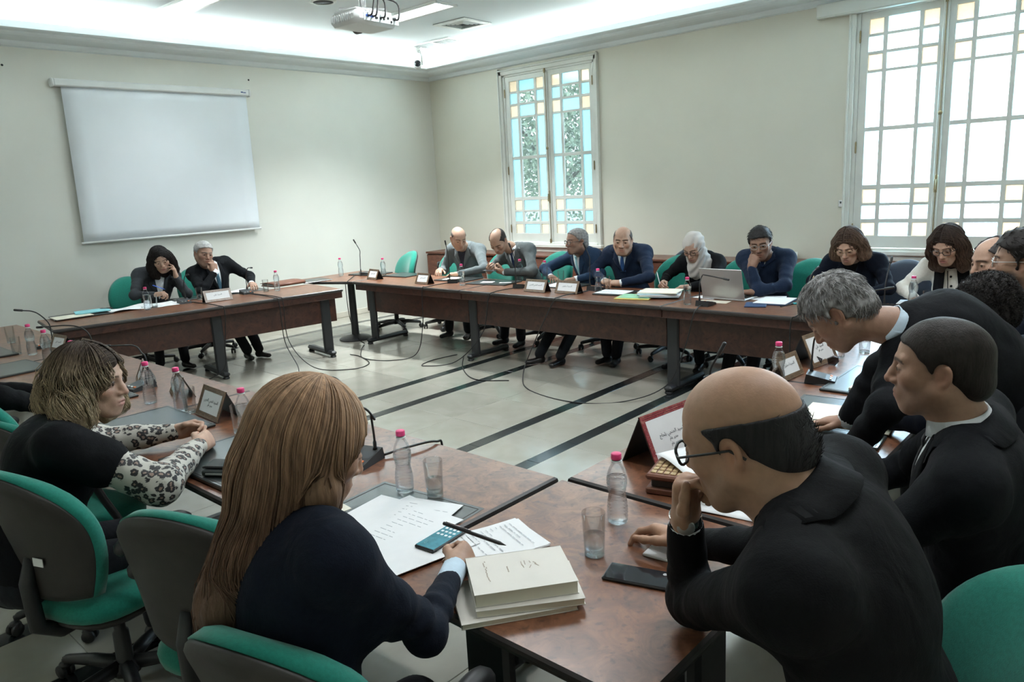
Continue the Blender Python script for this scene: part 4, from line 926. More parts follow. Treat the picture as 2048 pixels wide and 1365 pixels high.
# ---- corner table and right row
bottle(-1.21, 1.76, B+'on the near corner table beside the bald man', False); tumbler(-1.15, 1.555, 'half full tumbler nearest the camera', True)
phone(-.985, 1.52, -1.28, .0, 'black phone lying by the elbow of the bald man', w=.085, l=.175); s = sheet('notepad', -.97, 1.685, .1, .15, .10, .008, 'paper', 'small white notepad under the fingers of the bald man', 'notepad')
name_plate(-1.385, 2.33, PI/2-.12, 'name plate with red grooved frame on the right row', W=.29, H=.20, mat='platered', lines=('السيد المنجي بلحاج', 'مدير عام', 'مدير عام'))
bx = empty('wooden_box', (-1.17, 2.10, ZT), .25, 'carved wooden box with gold weave under the papers, beside the red plate', 'box')
MB().box((0, 0, .012), (.22, .17, .022), bev=.004).build('foot', 'brownleather', bx); MB().box((0, 0, .036), (.19, .14, .03), bev=.004).build('body', 'plateback', bx); MB().box((0, 0, .060), (.22, .17, .020), bev=.006).build('lid', 'brownleather', bx); k = MB()
for r in range(5):
    for q in range(9): k.box((-.088+q*.022, -.056+r*.028, .0715), (.018, .022, .004), bev=.0015)
k.build('weave', 'gold', bx)['kind'] = 'stuff'
s = sheet('paper_sheet', -1.13, 2.16, -.5, .28, .21, .002, 'paper', 'white sheet lying across the carved box', 'paper', z=.076, curl=.012); s = sheet('paper_sheet', -.98, 2.10, .2, .30, .24, .002, 'paper', 'white sheet behind the watch of the bald man', 'paper', curl=.004); writing(s, .3, .2, 8, .0075)
bottle(-1.40, 3.42, B+'peeping over the bald head'); name_plate(-1.45, 3.62, PI/2-.1, 'name plate with brown frame just behind the bald head', lines=('السيدة سلوى',)); name_plate(-1.44, 3.98, PI/2-.12, 'name plate with brown frame next to the sunglasses', W=.27, H=.18, lines=('السيد علي', 'مدير عام'))
microphone(-1.27, 3.62, PI/2+.25, mk_+'with pale key panel before the bending man', tip=[(.02, .03, .22), (.02, -.01, .29), (.12, -.12, .335)]); microphone(-1.30, 2.62, PI/2, mk_+'behind the red name plate, its stem by the bald forehead', tip=[(.03, .05, .18), (.03, .06, .26), (.04, .03, .33)])
sg = empty('sunglasses', (-1.36, 3.93, ZT), .5, 'folded dark sunglasses with angular lenses by the far name plate', 'sunglasses')
for q in (-1, 1):
    P = [(q*.038+q*a*.03, .0, .026+b*.024) for a, b in ((-.8, .5), (0, .95), (.9, .7), (1, -.1), (.4, -.95), (-.6, -.7))]; MB().tube(P, .003, 6, closed=True).build('rim', 'plastic', sg); MB().add(P, [tuple(range(6))]).build('lens', 'darklens', sg)
    MB().tube([(q*.068, 0, .04), (q*.07, .03, .038), (q*.06, .12, .03), (q*.055, .15, .012)], .0022, 6).build('temple', 'chrome', sg)
MB().tube([(-.012, 0, .036), (0, 0, .04), (.012, 0, .036)], .0025, 6).build('bridge', 'chrome', sg)
bottle(-1.36, 4.14, B+'under the chin of the bending man'); tumbler(-1.28, 4.32, 'tumbler under the chin of the bending man'); microphone(-1.42, 4.72, PI/2, mk_+'farthest in the right row, behind the bending man', bend=.5)
pad(-1.02, 3.72, PI/2, 'dark folder holding a cream file before the bending man', w=.52, l=.40); s = sheet('paper_file', -.98, 3.66, PI/2, .32, .24, .012, 'cream', 'cream file on the dark folder before the bending man', 'file', z=.0125)
s = pad(-1.02, 3.16, PI/2+.1, 'dark folder with a big cream sheet before the man in the black tie', w=.42, l=.42, th=.008); sheet('paper_file', -.97, 3.10, PI/2+.1, .30, .36, .004, 'cream', 'big cream sheet on the folder before the man in the black tie', 'paper', z=.0085)
s = pad(-.95, 2.86, PI/2+.08, 'long pale-edged dark folder next to the big cream sheet', w=.16, l=.36, th=.012); sheet('paper_sheet', -.86, 2.58, .5, .2, .29, .002, 'paper', 'bright white sheet before the black tie', 'paper')
# ---- on the cabinets and floor
bf = empty('box_file', (-3.28, YW-.22, .796), .35, 'white box file lying on the low cabinet behind the man with glasses', 'box file'); MB().box((0, 0, .04), (.32, .28, .075), bev=.003).build('box', 'white', bf); MB().lathe([(.016, 0), (.016, .003), (.010, .004)], 14, c=(.1, -.141, .045), R=Matrix.Rotation(PI/2, 3, 'X')).build('finger_hole', 'grille', bf); MB().box((-.161, 0, .04), (.003, .18, .05)).build('spine_label', 'plastic', bf)
for i, (x, y, r) in enumerate(((-4.35, YW-.25, .2), (-2.35, YW-.3, -.2))): sheet('paper_sheet', x, y, r, .30, .22, .003, 'paper', ['white sheet on the cabinet beside the bald man in navy', 'white sheet on the cabinet behind the woman in navy'][i], 'paper', z=.796-ZT)
bg_ = empty('briefcase', (-8.05, 7.42, .0), .3, 'black briefcase standing on the chair in the room corner', 'bag'); bg_.location = (-8.35, 7.0, .487)
bg_.location = (-7.72, 7.22, .487); MB().box((0, 0, .13), (.36, .11, .25), bev=.02).build('body', 'leather', bg_); MB().tube(spline([(-.07, 0, .25), (-.06, 0, .29), (.06, 0, .29), (.07, 0, .25)], 5), .008, 6).build('handle', 'plastic', bg_); MB().box((0, -.058, .15), (.34, .006, .10), bev=.003).build('flap', 'plastic', bg_)
# ---- cables hanging from the tables to the floor
def cable(pts, label, r=.005):
    o = MB().tube(spline(pts, 9), r, 6).build('cable', 'cable', None, smooth=True); tag(o, label, 'cable', 'black microphone cables'); return o
e = FRY-.03
cable([(-7.62, 3.42, .75), (-7.00, 3.42, .752), (-6.90, 3.43, .70), (-6.93, 3.40, .35), (-6.95, 3.36, .12), (-7.05, 3.1, .006), (-7.0, 2.9, .006)], 'black cable dropping at the table edge before the dark-haired woman')
cable([(-7.5, 4.0, .76), (-6.92, 3.98, .752), (-6.83, 3.98, .70), (-6.80, 3.98, .3), (-6.55, 3.95, .05), (-6.3, 3.70, .006), (-6.15, 3.3, .006), (-5.9, 2.9, .006), (-5.6, 2.4, .006), (-5.3, 2.1, .006)], 'black cable dropping at the grey-haired man and running to the near row')
cable([(-7.5, 4.02, .76), (-6.91, 4.02, .754), (-6.82, 4.02, .70), (-6.79, 4.02, .3), (-6.5, 4.10, .04), (-6.2, 4.35, .006), (-6.25, 4.60, .006), (-6.6, 4.75, .006), (-6.80, 4.76, .006)], 'black cable looping on the floor from the grey-haired man to the table foot')
cable([(-7.60, 5.5, .76), (-7.23, 5.12, .752), (-7.17, 5.05, .72), (-7.15, 5.05, .35), (-7.1, 5.10, .1), (-7.12, 5.2, .01)], 'black cable dropping between the corner table top and the long row')
cable([(-7.02, 5.12, .02), (-6.85, 4.95, .006), (-6.5, 4.72, .006), (-6.15, 4.80, .006), (-5.98, 5.02, .05), (-5.93, 5.10, .35), (-5.92, 5.12, .72), (-5.92, 5.2, .753), (-5.92, 5.55, .755)], 'black cable hanging in a loop before the bald man in pale grey')
cable([(-4.93, 5.5, .755), (-4.95, 5.20, .753), (-4.96, 5.12, .70), (-5.05, 5.1, .35), (-5.35, 5.0, .05), (-5.65, 4.82, .006), (-5.75, 5.02, .006), (-5.7, 5.35, .01)], 'black cable curling round the middle table foot')
cable([(-5.60, 5.35, .01), (-5.2, 4.95, .006), (-4.8, 4.72, .006), (-4.5, 4.85, .006)], 'black cable lying across the dark floor strip')
cable([(-4.12, 5.6, .755), (-4.15, 5.20, .753), (-4.17, 5.12, .70), (-4.4, 5.1, .3), (-4.45, 5.0, .05), (-4.15, 4.72, .006), (-3.6, 4.62, .006), (-3.25, 4.85, .006), (-3.0, 5.1, .12), (-2.85, 5.13, .45), (-2.78, 5.13, .70), (-2.78, 5.2, .753), (-2.8, 5.32, .755)], 'long black cable swinging from the bald man in navy to the laptop')
cable([(-1.97, 5.36, .755), (-2.0, 5.17, .752), (-2.02, 5.13, .70), (-2.05, 5.13, .3), (-2.3, 5.1, .02), (-2.6, 4.8, .006), (-2.45, 4.3, .006), (-2.1, 4.1, .006), (-1.7, 4.0, .006)], 'black cable dropping at the far right end of the long row')
cable([(-1.30, 2.70, .757), (-1.45, 2.85, .753), (-1.585, 2.95, .752), (-1.60, 2.97, .6), (-1.62, 3.0, .1), (-1.75, 3.2, .006), (-1.72, 3.6, .006)], 'black cable dropping from the inner edge of the right row')
cable([(-2.27, 1.70, .757), (-2.24, 1.80, .765), (-2.22, 1.93, .754), (-2.22, 1.965, .70), (-2.25, 1.98, .3), (-2.35, 2.2, .008), (-2.6, 2.4, .006)], 'black cable slipping over the inner edge behind the half full tumbler')
# ------------------------------------------------------------------ people: implicit surfaces meshed with surface nets
A_ = lambda *p: np.array(p, float)
def unit(v): v = np.asarray(v, float); return v/(np.linalg.norm(v)+1e-12)
def wob(P, s, sd):
    r = np.random.RandomState(sd); o = 0
    for k in range(5):
        d = r.normal(size=3)*s*(1+.35*k); o = o+np.sin(P @ d+r.rand()*6.28)/(1+.4*k)
    return o/2.6
class Sdf:
    def __init__(s): s.p = []
    def copy(s): c = Sdf(); c.p = list(s.p); return c
    def ell(s, c, r, R=None, k=.02, op=0): s.p.append(('e', A_(*c), A_(*r), np.eye(3) if R is None else np.array(R, float), k, op)); return s
    def rc(s, a, b, ra, rb, k=.02, op=0, sq=None): s.p.append(('r', A_(*a), A_(*b), (ra, rb), sq, k, op)); return s
    def chain(s, pts, rs, k=.02, op=0):
        for i in range(len(pts)-1): s.rc(pts[i], pts[i+1], rs[i], rs[i+1], k, op)
        return s
    def half(s, p, n, k=.01, op=2): s.p.append(('h', A_(*p), unit(n), None, None, k, op)); return s
    def fn(s, f, k=.0, op=2): s.p.append(('f', f, None, None, None, k, op)); return s
    @staticmethod
    def d1(q, P):
        t = q[0]
        if t == 'e':
            L = (P-q[1]) @ q[3]; k0 = np.sqrt(((L/q[2])**2).sum(-1)); k1 = np.sqrt(((L/q[2]**2)**2).sum(-1)); return k0*(k0-1)/np.maximum(k1, 1e-9)
        if t == 'r':
            ab = q[2]-q[1]; u = np.clip(((P-q[1]) @ ab)/max(ab @ ab, 1e-12), 0, 1); v = P-q[1]-u[..., None]*ab
            if q[4] is not None:   # squashed section: axis, factor
                ax, fc = q[4]; v = v+np.outer(v.reshape(-1, 3) @ ax, ax).reshape(v.shape)*(fc-1)
            return np.sqrt((v**2).sum(-1))-(q[3][0]+(q[3][1]-q[3][0])*u)
        if t == 'h': return (P-q[1]) @ q[2]
        return q[1](P)
    @staticmethod
    def mix(a, b, k, op):
        if op == 1: b = -b
        if op == 0:
            if k <= 0: return np.minimum(a, b)
            h = np.maximum(k-np.abs(a-b), 0)/k; return np.minimum(a, b)-h*h*k*.25
        if k <= 0: return np.maximum(a, b)
        h = np.maximum(k-np.abs(a-b), 0)/k; return np.maximum(a, b)+h*h*k*.25
    def __call__(s, P):
        P = np.asarray(P, float); F = np.full(P.shape[:-1], .3)
        for q in s.p: F = s.mix(F, s.d1(q, P), q[-2], q[-1])
        return F
    def bounds(s, m=.03):
        lo, hi = A_(9, 9, 9)*9, -A_(9, 9, 9)*9
        for q in s.p:
            if q[-1] != 0: continue
            a, b = s.pb(q, m)
            if a is not None: lo = np.minimum(lo, a); hi = np.maximum(hi, b)
        return lo, hi
    @staticmethod
    def pb(q, m):
        if q[0] == 'e': e = np.sqrt(((q[3]*q[2])**2).sum(1)); return q[1]-e-m, q[1]+e+m
        if q[0] == 'r':
            r = max(q[3]); 
            if q[4] is not None and q[4][1] < 1: r = r/q[4][1]
            return np.minimum(q[1], q[2])-r-m, np.maximum(q[1], q[2])+r+m
        return None, None
    def field(s, h, lo=None, hi=None):
        if lo is None: lo, hi = s.bounds(.045)
        n = np.ceil((hi-lo)/h).astype(int)+2; ax = [lo[i]+h*np.arange(n[i]) for i in range(3)]
        F = np.full(tuple(n), .08, np.float64)
        for q in s.p:
            a, b = s.pb(q, q[-2]+2.5*h)
            if a is None: a, b = lo, lo+h*n
            i0 = np.maximum(0, np.floor((a-lo)/h).astype(int)); i1 = np.minimum(n, np.ceil((b-lo)/h).astype(int)+1)
            if (i1 <= i0).any(): continue
            sl = tuple(slice(i0[i], i1[i]) for i in range(3)); P = np.stack(np.meshgrid(*[ax[i][sl[i]] for i in range(3)], indexing='ij'), -1)
            F[sl] = s.mix(F[sl], s.d1(q, P), q[-2], q[-1])
        return F, lo, ax
def nets(F, lo, h):
    S = F < 0; n = F.shape
    c = np.zeros(tuple(k-1 for k in n), np.int8)
    for i in (0, 1):
        for j in (0, 1):
            for k in (0, 1): c += S[i:n[0]-1+i, j:n[1]-1+j, k:n[2]-1+k]
    I = np.argwhere((c > 0) & (c < 8)); m = len(I); idx = -np.ones(c.shape, np.int64); idx[tuple(I.T)] = np.arange(m)
    cv = {(i, j, k): F[I[:, 0]+i, I[:, 1]+j, I[:, 2]+k] for i in (0, 1) for j in (0, 1) for k in (0, 1)}
    acc = np.zeros((m, 3)); cnt = np.zeros(m); ks = list(cv)
    for a in ks:
        for ax in range(3):
            if a[ax]: continue
            b = tuple(1 if x == ax else a[x] for x in range(3)); va, vb = cv[a], cv[b]; q = (va < 0) != (vb < 0)
            t = np.where(q, va/np.where(q, va-vb, 1), 0); p = np.tile(A_(*a), (m, 1)); p[:, ax] += t; acc += p*q[:, None]; cnt += q
    V = lo+h*(I+acc/np.maximum(cnt, 1)[:, None]); Q = []
    for ax in range(3):
        b, d = (ax+1) % 3, (ax+2) % 3
        sa = [slice(None)]*3; sb = [slice(None)]*3; sa[ax] = slice(0, n[ax]-1); sb[ax] = slice(1, n[ax])
        for s in (sa, sb): s[b] = slice(1, n[b]-1); s[d] = slice(1, n[d]-1)
        X = S[tuple(sa)]; Y = S[tuple(sb)]; E = np.argwhere(X != Y)
        if not len(E): continue
        E[:, b] += 1; E[:, d] += 1; fl = X[X != Y]
        def cell(db, dd): e = E.copy(); e[:, b] -= db; e[:, d] -= dd; return idx[tuple(e.T)]
        q = np.stack([cell(1, 1), cell(0, 1), cell(0, 0), cell(1, 0)], 1); q[~fl] = q[~fl][:, ::-1]; Q.append(q)
    Q = np.vstack(Q); return V, Q[(Q >= 0).all(1)]
def smooth_mesh(V, Q, it=1, lam=.5):
    for _ in range(it):
        a = np.zeros_like(V); c = np.zeros(len(V))
        for i in range(4):
            np.add.at(a, Q[:, i], V[Q[:, (i+1) % 4]]+V[Q[:, (i+3) % 4]]); np.add.at(c, Q[:, i], 2)
        V = V+(a/np.maximum(c, 1)[:, None]-V)*lam
    return V
def npmesh(name, V, Q, mat, col=None, smooth=True):
    me = bpy.data.meshes.new(name); me.vertices.add(len(V)); me.vertices.foreach_set('co', np.asarray(V, np.float32).ravel())
    Q = np.asarray(Q); k = Q.shape[1]; me.loops.add(Q.size); me.loops.foreach_set('vertex_index', Q.ravel().astype(np.int32)); me.polygons.add(len(Q))
    me.polygons.foreach_set('loop_start', np.arange(0, Q.size, k, dtype=np.int32)); 
    me.polygons.foreach_set('use_smooth', [smooth]*len(Q))
    for m in (mat if isinstance(mat, (list, tuple)) else [mat]): me.materials.append(M[m] if isinstance(m, str) else m)
    me.update(calc_edges=True)
    if col is not None:
        a = me.color_attributes.new('Col', 'FLOAT_COLOR', 'POINT'); a.data.foreach_set('color', np.hstack([col, np.ones((len(V), 1))]).astype(np.float32).ravel())
    return me
def mesh_of(s, h, sm=1, disp=None):
    F, lo, ax = s.field(h)
    if disp:
        P = np.stack(np.meshgrid(*ax, indexing='ij'), -1); near = np.abs(F) < .05; F[near] += disp(P[near]) if callable(disp) else disp
    V, Q = nets(F, lo, h); return smooth_mesh(V, Q, sm), Q
def project(P, s, d=0., it=6):
    P = np.array(P, float); e = 1e-3
    for _ in range(it):
        f = s(P)-d; g = np.stack([s(P+e*np.eye(3)[i])-s(P-e*np.eye(3)[i]) for i in range(3)], -1); g /= np.linalg.norm(g, axis=-1, keepdims=True)+1e-9
        P = P-g*np.clip(f, -.05, .05)[..., None]
    return P
def march(P, dirv, s, d, it=45):
    P = np.array(P, float)
    for _ in range(it): f = s(P)-d; P = P+dirv*np.clip(f, -.02, .03)[..., None]*.8
    return P

M['skin'] = attr_mat('skin', .52, .07, 60, .10, 220, .08)
M['hairmat'] = attr_mat('hair', .58, .28, 26, .5, 90, 0, .0, .2, stretch=(3, 3, .5))
M['eye'] = mk('eye_white', (.62, .60, .57), .25, var=.02); M['iris'] = mk('iris', (.05, .03, .02), .15)
M['scarfmat'] = mk('headscarf_cloth', (.45, .42, .39), .85, var=.05, scale=10, bump=.25, bscale=40, sheen=.2)
def cloth(name, col, var=.10, bump=.25, sheen=.15):
    # weave plus soft creases
    m = M[name] = mk(name, col, .82, var=var, scale=90, bump=bump, bscale=320, sheen=sheen, spec=.12); t = m.node_tree; N = t.nodes; b = N['Principled BSDF']
    tc = N.new('ShaderNodeTexCoord'); nz = N.new('ShaderNodeTexNoise'); nz.inputs['Scale'].default_value = 7; nz.inputs['Detail'].default_value = 3; nz.inputs['Distortion'].default_value = .5; mp = N.new('ShaderNodeMapping'); mp.inputs['Scale'].default_value = (1.6, 1.6, .8)
    t.links.new(tc.outputs['Object'], mp.inputs[0]); t.links.new(mp.outputs[0], nz.inputs['Vector']); bp = N.new('ShaderNodeBump'); bp.inputs['Strength'].default_value = .45; bp.inputs['Distance'].default_value = .02; t.links.new(nz.outputs['Fac'], bp.inputs['Height'])
    old = b.inputs['Normal'].links[0].from_node; t.links.new(bp.outputs[0], old.inputs['Normal'])
cloth('black_suit', (.0055, .006, .007), sheen=0); cloth('dark_suit', (.0075, .0085, .0105), sheen=0); cloth('navy_suit', (.012, .022, .048), sheen=.05); cloth('blue_suit', (.016, .036, .075), sheen=.06); cloth('deepnavy', (.006, .009, .018), sheen=.02)
cloth('grey_suit', (.115, .135, .14)); cloth('grey_suit_dark', (.085, .098, .10)); cloth('charcoal', (.034, .038, .043), sheen=.06); cloth('slate', (.055, .068, .088)); cloth('black_cloth', (.006, .0065, .008), sheen=0)
cloth('white_shirt', (.70, .73, .75), .03, .08); cloth('blue_shirt', (.50, .62, .72), .04, .08); cloth('cream_knit', (.68, .66, .60), .05, .4); cloth('trouser', (.016, .018, .022), sheen=.05); cloth('navy_tie', (.015, .03, .075), .2); cloth('blue_tie', (.03, .09, .24), .2); cloth('pale_tie', (.32, .58, .64), .12); cloth('black_tie', (.012, .013, .016)); cloth('teal_tie', (.05, .12, .17), .2); cloth('dark_top', (.03, .035, .05))
M['shoe'] = mk('shoe_leather', (.012, .011, .011), .3, var=.15)
def leopard():
    m, t, b = newmat('leopard_cloth'); N = t.nodes; tc = N.new('ShaderNodeTexCoord'); nz = N.new('ShaderNodeTexNoise'); nz.inputs['Scale'].default_value = 28
    ad = N.new('ShaderNodeMixRGB'); ad.blend_type = 'ADD'; ad.inputs[0].default_value = .018; t.links.new(tc.outputs['Object'], ad.inputs[1]); t.links.new(nz.outputs['Color'], ad.inputs[2])
    v = N.new('ShaderNodeTexVoronoi'); v.inputs['Scale'].default_value = 38; t.links.new(ad.outputs[0], v.inputs['Vector'])
    r = N.new('ShaderNodeValToRGB'); e = r.color_ramp.elements; e[0].position = 0; e[0].color = (.22, .15, .12, 1); e[1].position = 1; e[1].color = (.48, .46, .41, 1)
    for p, c in ((.20, (.26, .18, .14, 1)), (.25, (.012, .012, .014, 1)), (.47, (.015, .014, .016, 1)), (.53, (.46, .44, .39, 1))): k = e.new(p); k.color = c
    n2 = N.new('ShaderNodeTexNoise'); n2.inputs['Scale'].default_value = 40; mt = N.new('ShaderNodeMath'); mt.operation = 'MULTIPLY_ADD'; mt.inputs[1].default_value = .35; mt.inputs[2].default_value = -.17
    t.links.new(tc.outputs['Object'], n2.inputs['Vector']); t.links.new(n2.outputs['Fac'], mt.inputs[0]); a2 = N.new('ShaderNodeMath'); t.links.new(v.outputs['Distance'], a2.inputs[0]); t.links.new(mt.outputs[0], a2.inputs[1])
    t.links.new(a2.outputs[0], r.inputs[0]); t.links.new(r.outputs[0], b.inputs['Base Color']); b.inputs['Roughness'].default_value = .6; return m
M['leopard'] = leopard()

def g3(P, c, s): return np.exp(-(((P-A_(*c))/A_(*s))**2).sum(-1))
def head_sdf(fem, nbL, bw=1., nose=1., jaw=1., lids=1., mouth=0., fat=0.):
    s = Sdf(); j = (.92 if fem else 1.)*jaw
    s.ell((0, -.018, .036), (.074, .096, .084), k=.03); s.ell((0, .012, .032), (.068, .082, .076), k=.03)
    s.ell((0, .034, -.040), (.056*j+fat*.5, .060, .074), k=.035); s.ell((0, .070, -.098), (.022*j, .018, .017), k=.03)
    for q in (-1, 1):
        s.rc((q*.058*j, .0, -.045), (q*.026*j, .062, -.096), .019+fat, .015+fat, .03); s.ell((q*.043, .062, -.018), (.022, .02, .02), k=.03)
        s.rc((q*.012, .090, .026), (q*.046, .074, .029), .0095, .009, .014)
        s.ell((q*.0325, .101, .004), (.019, .016, .0125), k=.016, op=1)
    s.rc((0, .088, .022), (0, .104, -.012), .0085*nose, .0095*nose, .012); s.rc((0, .104, -.012), (0, .1135, -.030), .0095*nose, .0112*nose, .008)
    for q in (-1, 1):
        s.ell((q*.0125*nose, .1005, -.034), (.0085*nose, .0105, .0075), k=.008); s.ell((q*.006, .107, -.0405), (.0034, .005, .003), k=.003, op=1)
        s.ell((q*.0325, .0825, .0035), (.0147, .0135, .0118), k=.006)    # lids
        s.ell((q*.0325, .0960, .0022-.0015*(1-lids)), (.0142, .0085, .0012+.0050*lids), k=.002, op=1)
    s.ell((0, .086, -.066), (.030, .014, .020), k=.02); s.ell((0, .0985, -.0605), (.0215, .0065, .0052), k=.005); s.ell((0, .0965, -.0715), (.0185, .0075, .0062), k=.005)
    s.ell((0, .105, -.0657), (.021, .010, .0012+.004*mouth), k=.002, op=1)
    for q in (-1, 1):
        c, S_ = math.cos(.35), math.sin(.35); R = np.array([[c*1., -q*S_, 0], [q*S_, c, 0], [0, 0, 1]]); t = np.array([[1, 0, 0], [0, math.cos(.2), -math.sin(.2)], [0, math.sin(.2), math.cos(.2)]])
        s.ell((q*.079, -.014, -.004), (.0075, .0185, .031), R @ t, .006); s.ell((q*.0835, -.010, -.002), (.006, .0095, .017), R @ t, .006, 1); s.ell((q*.074, -.004, -.030), (.006, .008, .010), k=.006)
    nr = .050 if fem else .058
    s.rc((0, -.022, -.062), nbL*.6+A_(0, -.022, -.062)*.4, nr+fat, nr+.001+fat, .035); s.rc(nbL*.6+A_(0, -.022, -.062)*.4, nbL, nr+fat, nr+.008+fat, .03)
    return s
def skin_cols(P, tone, fem, beard=0., lipc=None, brow=(.03, .02, .015), browth=1., makeup=0., scalp=None, lids=1.):
    C = np.tile(A_(*tone), (len(P), 1))
    def blend(w, c): nonlocal C; w = np.clip(w, 0, 1)[:, None]; C = C*(1-w)+A_(*c)*w
    red = A_(*tone)*A_(1.12, .78, .72)
    for q in (-1, 1): blend(.45*g3(P, (q*.045, .07, -.025), (.022, .03, .02)), red); blend(.4*g3(P, (q*.08, -.01, -.005), (.012, .03, .04)), red)
    blend(.45*g3(P, (0, .115, -.03), (.016, .014, .014)), red)
    for q in (-1, 1):
        blend(.35*g3(P, (q*.032, .09, -.010), (.017, .02, .008)), A_(*tone)*.72)
        if makeup: blend(makeup*g3(P, (q*.0325, .093, .008), (.018, .02, .0075)), (.03, .022, .02))
        x = np.abs(P[:, 0]); 
    for q in (-1, 1):
        dx, dz = P[:, 0]-q*.0325, P[:, 2]-(.0022-.0015*(1-lids)); e = np.sqrt((dx/.0146)**2+(dz/(.0018+.0050*lids))**2); blend((.75+.25*makeup)*np.exp(-((e-1.05)/.20)**2)*np.where(dz > 0, 1., .35)*(P[:, 1] > .074), (.045, .03, .026))
    zb = .0265-((np.abs(P[:, 0])-.030)/.030)**2*.006
    w = np.exp(-((P[:, 2]-zb)/(.0042*browth))**4)*(np.abs(P[:, 0]) > .009)*(np.abs(P[:, 0]) < .054)*(P[:, 1] > .045); blend(.85*w, brow)
    if beard: 
        w = ((P[:, 2] < -.030)*1.)*np.clip((P[:, 1]-.0+.4*(-.03-P[:, 2]))/.03, 0, 1)*np.clip((-.024-P[:, 2])/.02, 0, 1)*np.clip((P[:, 2]+.125)/.02, 0, 1); w *= 1-.9*g3(P, (0, .1, -.066), (.024, .03, .010)); blend(beard*w, brow)
    lip = lipc if lipc is not None else tuple(A_(*tone)*A_(.95, .62, .58))
    blend(.9*g3(P, (0, .1, -.0605), (.021, .016, .0045))**.7, lip); blend(.9*g3(P, (0, .1, -.0718), (.018, .016, .0052))**.7, lip); blend(.8*g3(P, (0, .1, -.0657), (.022, .02, .0016)), A_(*lip)*.35)
    if scalp is not None: w = scalp(P); blend(w, brow)
    return C
def short_hair(style):
    # style: th thickness, front hairline, bald ellipsoid (centre, radii) or None
    s = Sdf(); t = style.get('th', .012); tp = style.get('top', t)
    s.ell((0, -.018, .036), (.074+t, .096+t, .084+tp), k=.02); s.ell((0, .012, .032), (.068+t, .082+t*.6, .076+tp), k=.03); s.ell((0, -.075, -.035), (.052+t*.6, .040+t*.6, .045), k=.04)
    hl = style.get('hl', .075); tmp = style.get('temple', .03)
    zs = [-.09, -.02, .0, .035, .060, hl, hl+.02, .2]; yf = [.012, .014, .010, tmp, tmp+.022, .075, .13, .3]
    yz = [-.14, -.06, -.03, .0, .03, .1]; zl = [-.085, -.075, -.035, -.028, -.03, -.03]
    def cut(P):
        a = P[..., 1]-np.interp(P[..., 2], zs, yf)-.003*np.sin(P[..., 0]*160)-.002*np.sin(P[..., 2]*210); b = np.interp(P[..., 1], yz, zl)-P[..., 2]
        e = .0125-np.sqrt((P[..., 1]+.012)**2+((P[..., 2]+.002)*.65)**2)+.012*(np.abs(P[..., 0]) < .055)*-10
        return np.maximum(np.maximum(a, b), np.where(np.abs(P[..., 0]) > .06, .020-np.sqrt((P[..., 1]+.010)**2+((P[..., 2]+.004)*.62)**2), -1))
    s.fn(cut, .006)
    if style.get('bald'): s.ell(style['bald'][0], style['bald'][1], k=.008, op=1)
    return s
def hand_mesh(side, pose, h, scale=1.):
    s = Sdf(); q = -1 if side == 'R' else 1     # thumb side in local x (palm down, fingers +y)
    P = {'relax': ((28, 30, 18),)*4, 'flat': ((8, 12, 6),)*4, 'fist': ((70, 92, 55),)*4, 'pen': ((52, 45, 18), (62, 55, 25), (72, 72, 35), (76, 76, 38)), 'hold': ((48, 50, 35), (50, 52, 36), (54, 55, 36), (56, 58, 36)), 'chin': ((62, 60, 35), (72, 82, 45), (76, 88, 48), (78, 90, 48)), 'cheek': ((14, 18, 8), (22, 22, 12), (38, 40, 25), (50, 52, 30)), 'clasp': ((42, 55, 38), (45, 58, 38), (48, 58, 38), (50, 60, 38))}[pose]
    bx = [-.0285, -.0095, .0105, .0285]; by = [.088, .092, .087, .078]; Ls = [(.042, .026, .021), (.046, .030, .022), (.042, .028, .021), (.033, .021, .019)]; sp = [-.10, -.02, .07, .16]
    for i in range(4):
        x = bx[i]*-q*1.; s.rc((x*.55, .012, 0), (x, by[i], .002), .0145, .0115, .018)
        p = A_(x, by[i], .001); an = 0
        for j in range(3):
            an += math.radians(P[i][j]); d = A_(math.sin(sp[i])*-q*math.cos(an), math.cos(an)*math.cos(sp[i]), -math.sin(an)); e = p+d*Ls[i][j]; r0 = [.0098, .0088, .0080][j]*(1 if i < 3 else .86); s.rc(p, e, r0, r0*.93, .004); p = e
    s.ell((0, .045, -.003), (.036, .045, .0145), k=.02); s.rc((0, -.022, 0), (0, .01, 0), .024, .027, .03, sq=(A_(0, 0, 1), 1.35))
    tb = {'relax': ((.70, .66, -.28), (.35, .88, -.3), (.1, .95, -.2)), 'flat': ((.75, .64, -.12), (.45, .88, -.1), (.3, .95, -.05)), 'fist': ((.45, .72, -.5), (-.35, .75, -.55), (-.8, .5, -.3)), 'pen': ((.45, .75, -.5), (-.10, .88, -.45), (-.3, .9, -.3)), 'hold': ((.55, .7, -.5), (.05, .9, -.42), (-.1, .95, -.25)), 'chin': ((.55, .8, -.2), (.15, .96, -.15), (0, 1, -.1)), 'cheek': ((.8, .6, -.1), (.5, .85, -.1), (.3, .95, 0)), 'clasp': ((.5, .75, -.4), (-.1, .9, -.3), (-.4, .85, -.2))}[pose]
    p = A_(q*.024, .018, -.006); 
    for j, (L, r) in enumerate(((.044, .0140), (.033, .0110), (.026, .0098))):
        d = unit(A_(q*tb[j][0], tb[j][1], tb[j][2])); e = p+d*L; s.rc(p, e, r, r*.86, .008); p = e
    F, lo, ax = s.field(h); V, Q = nets(F, lo, h); V = smooth_mesh(V, Q, 1, .4); return V*scale, Q
def hand_frame(wr, fd, pn):
    y = unit(fd); z = unit(-A_(*pn)+y*(A_(*pn) @ y)); x = np.cross(y, z); return np.stack([x, y, z], 1), A_(*wr)
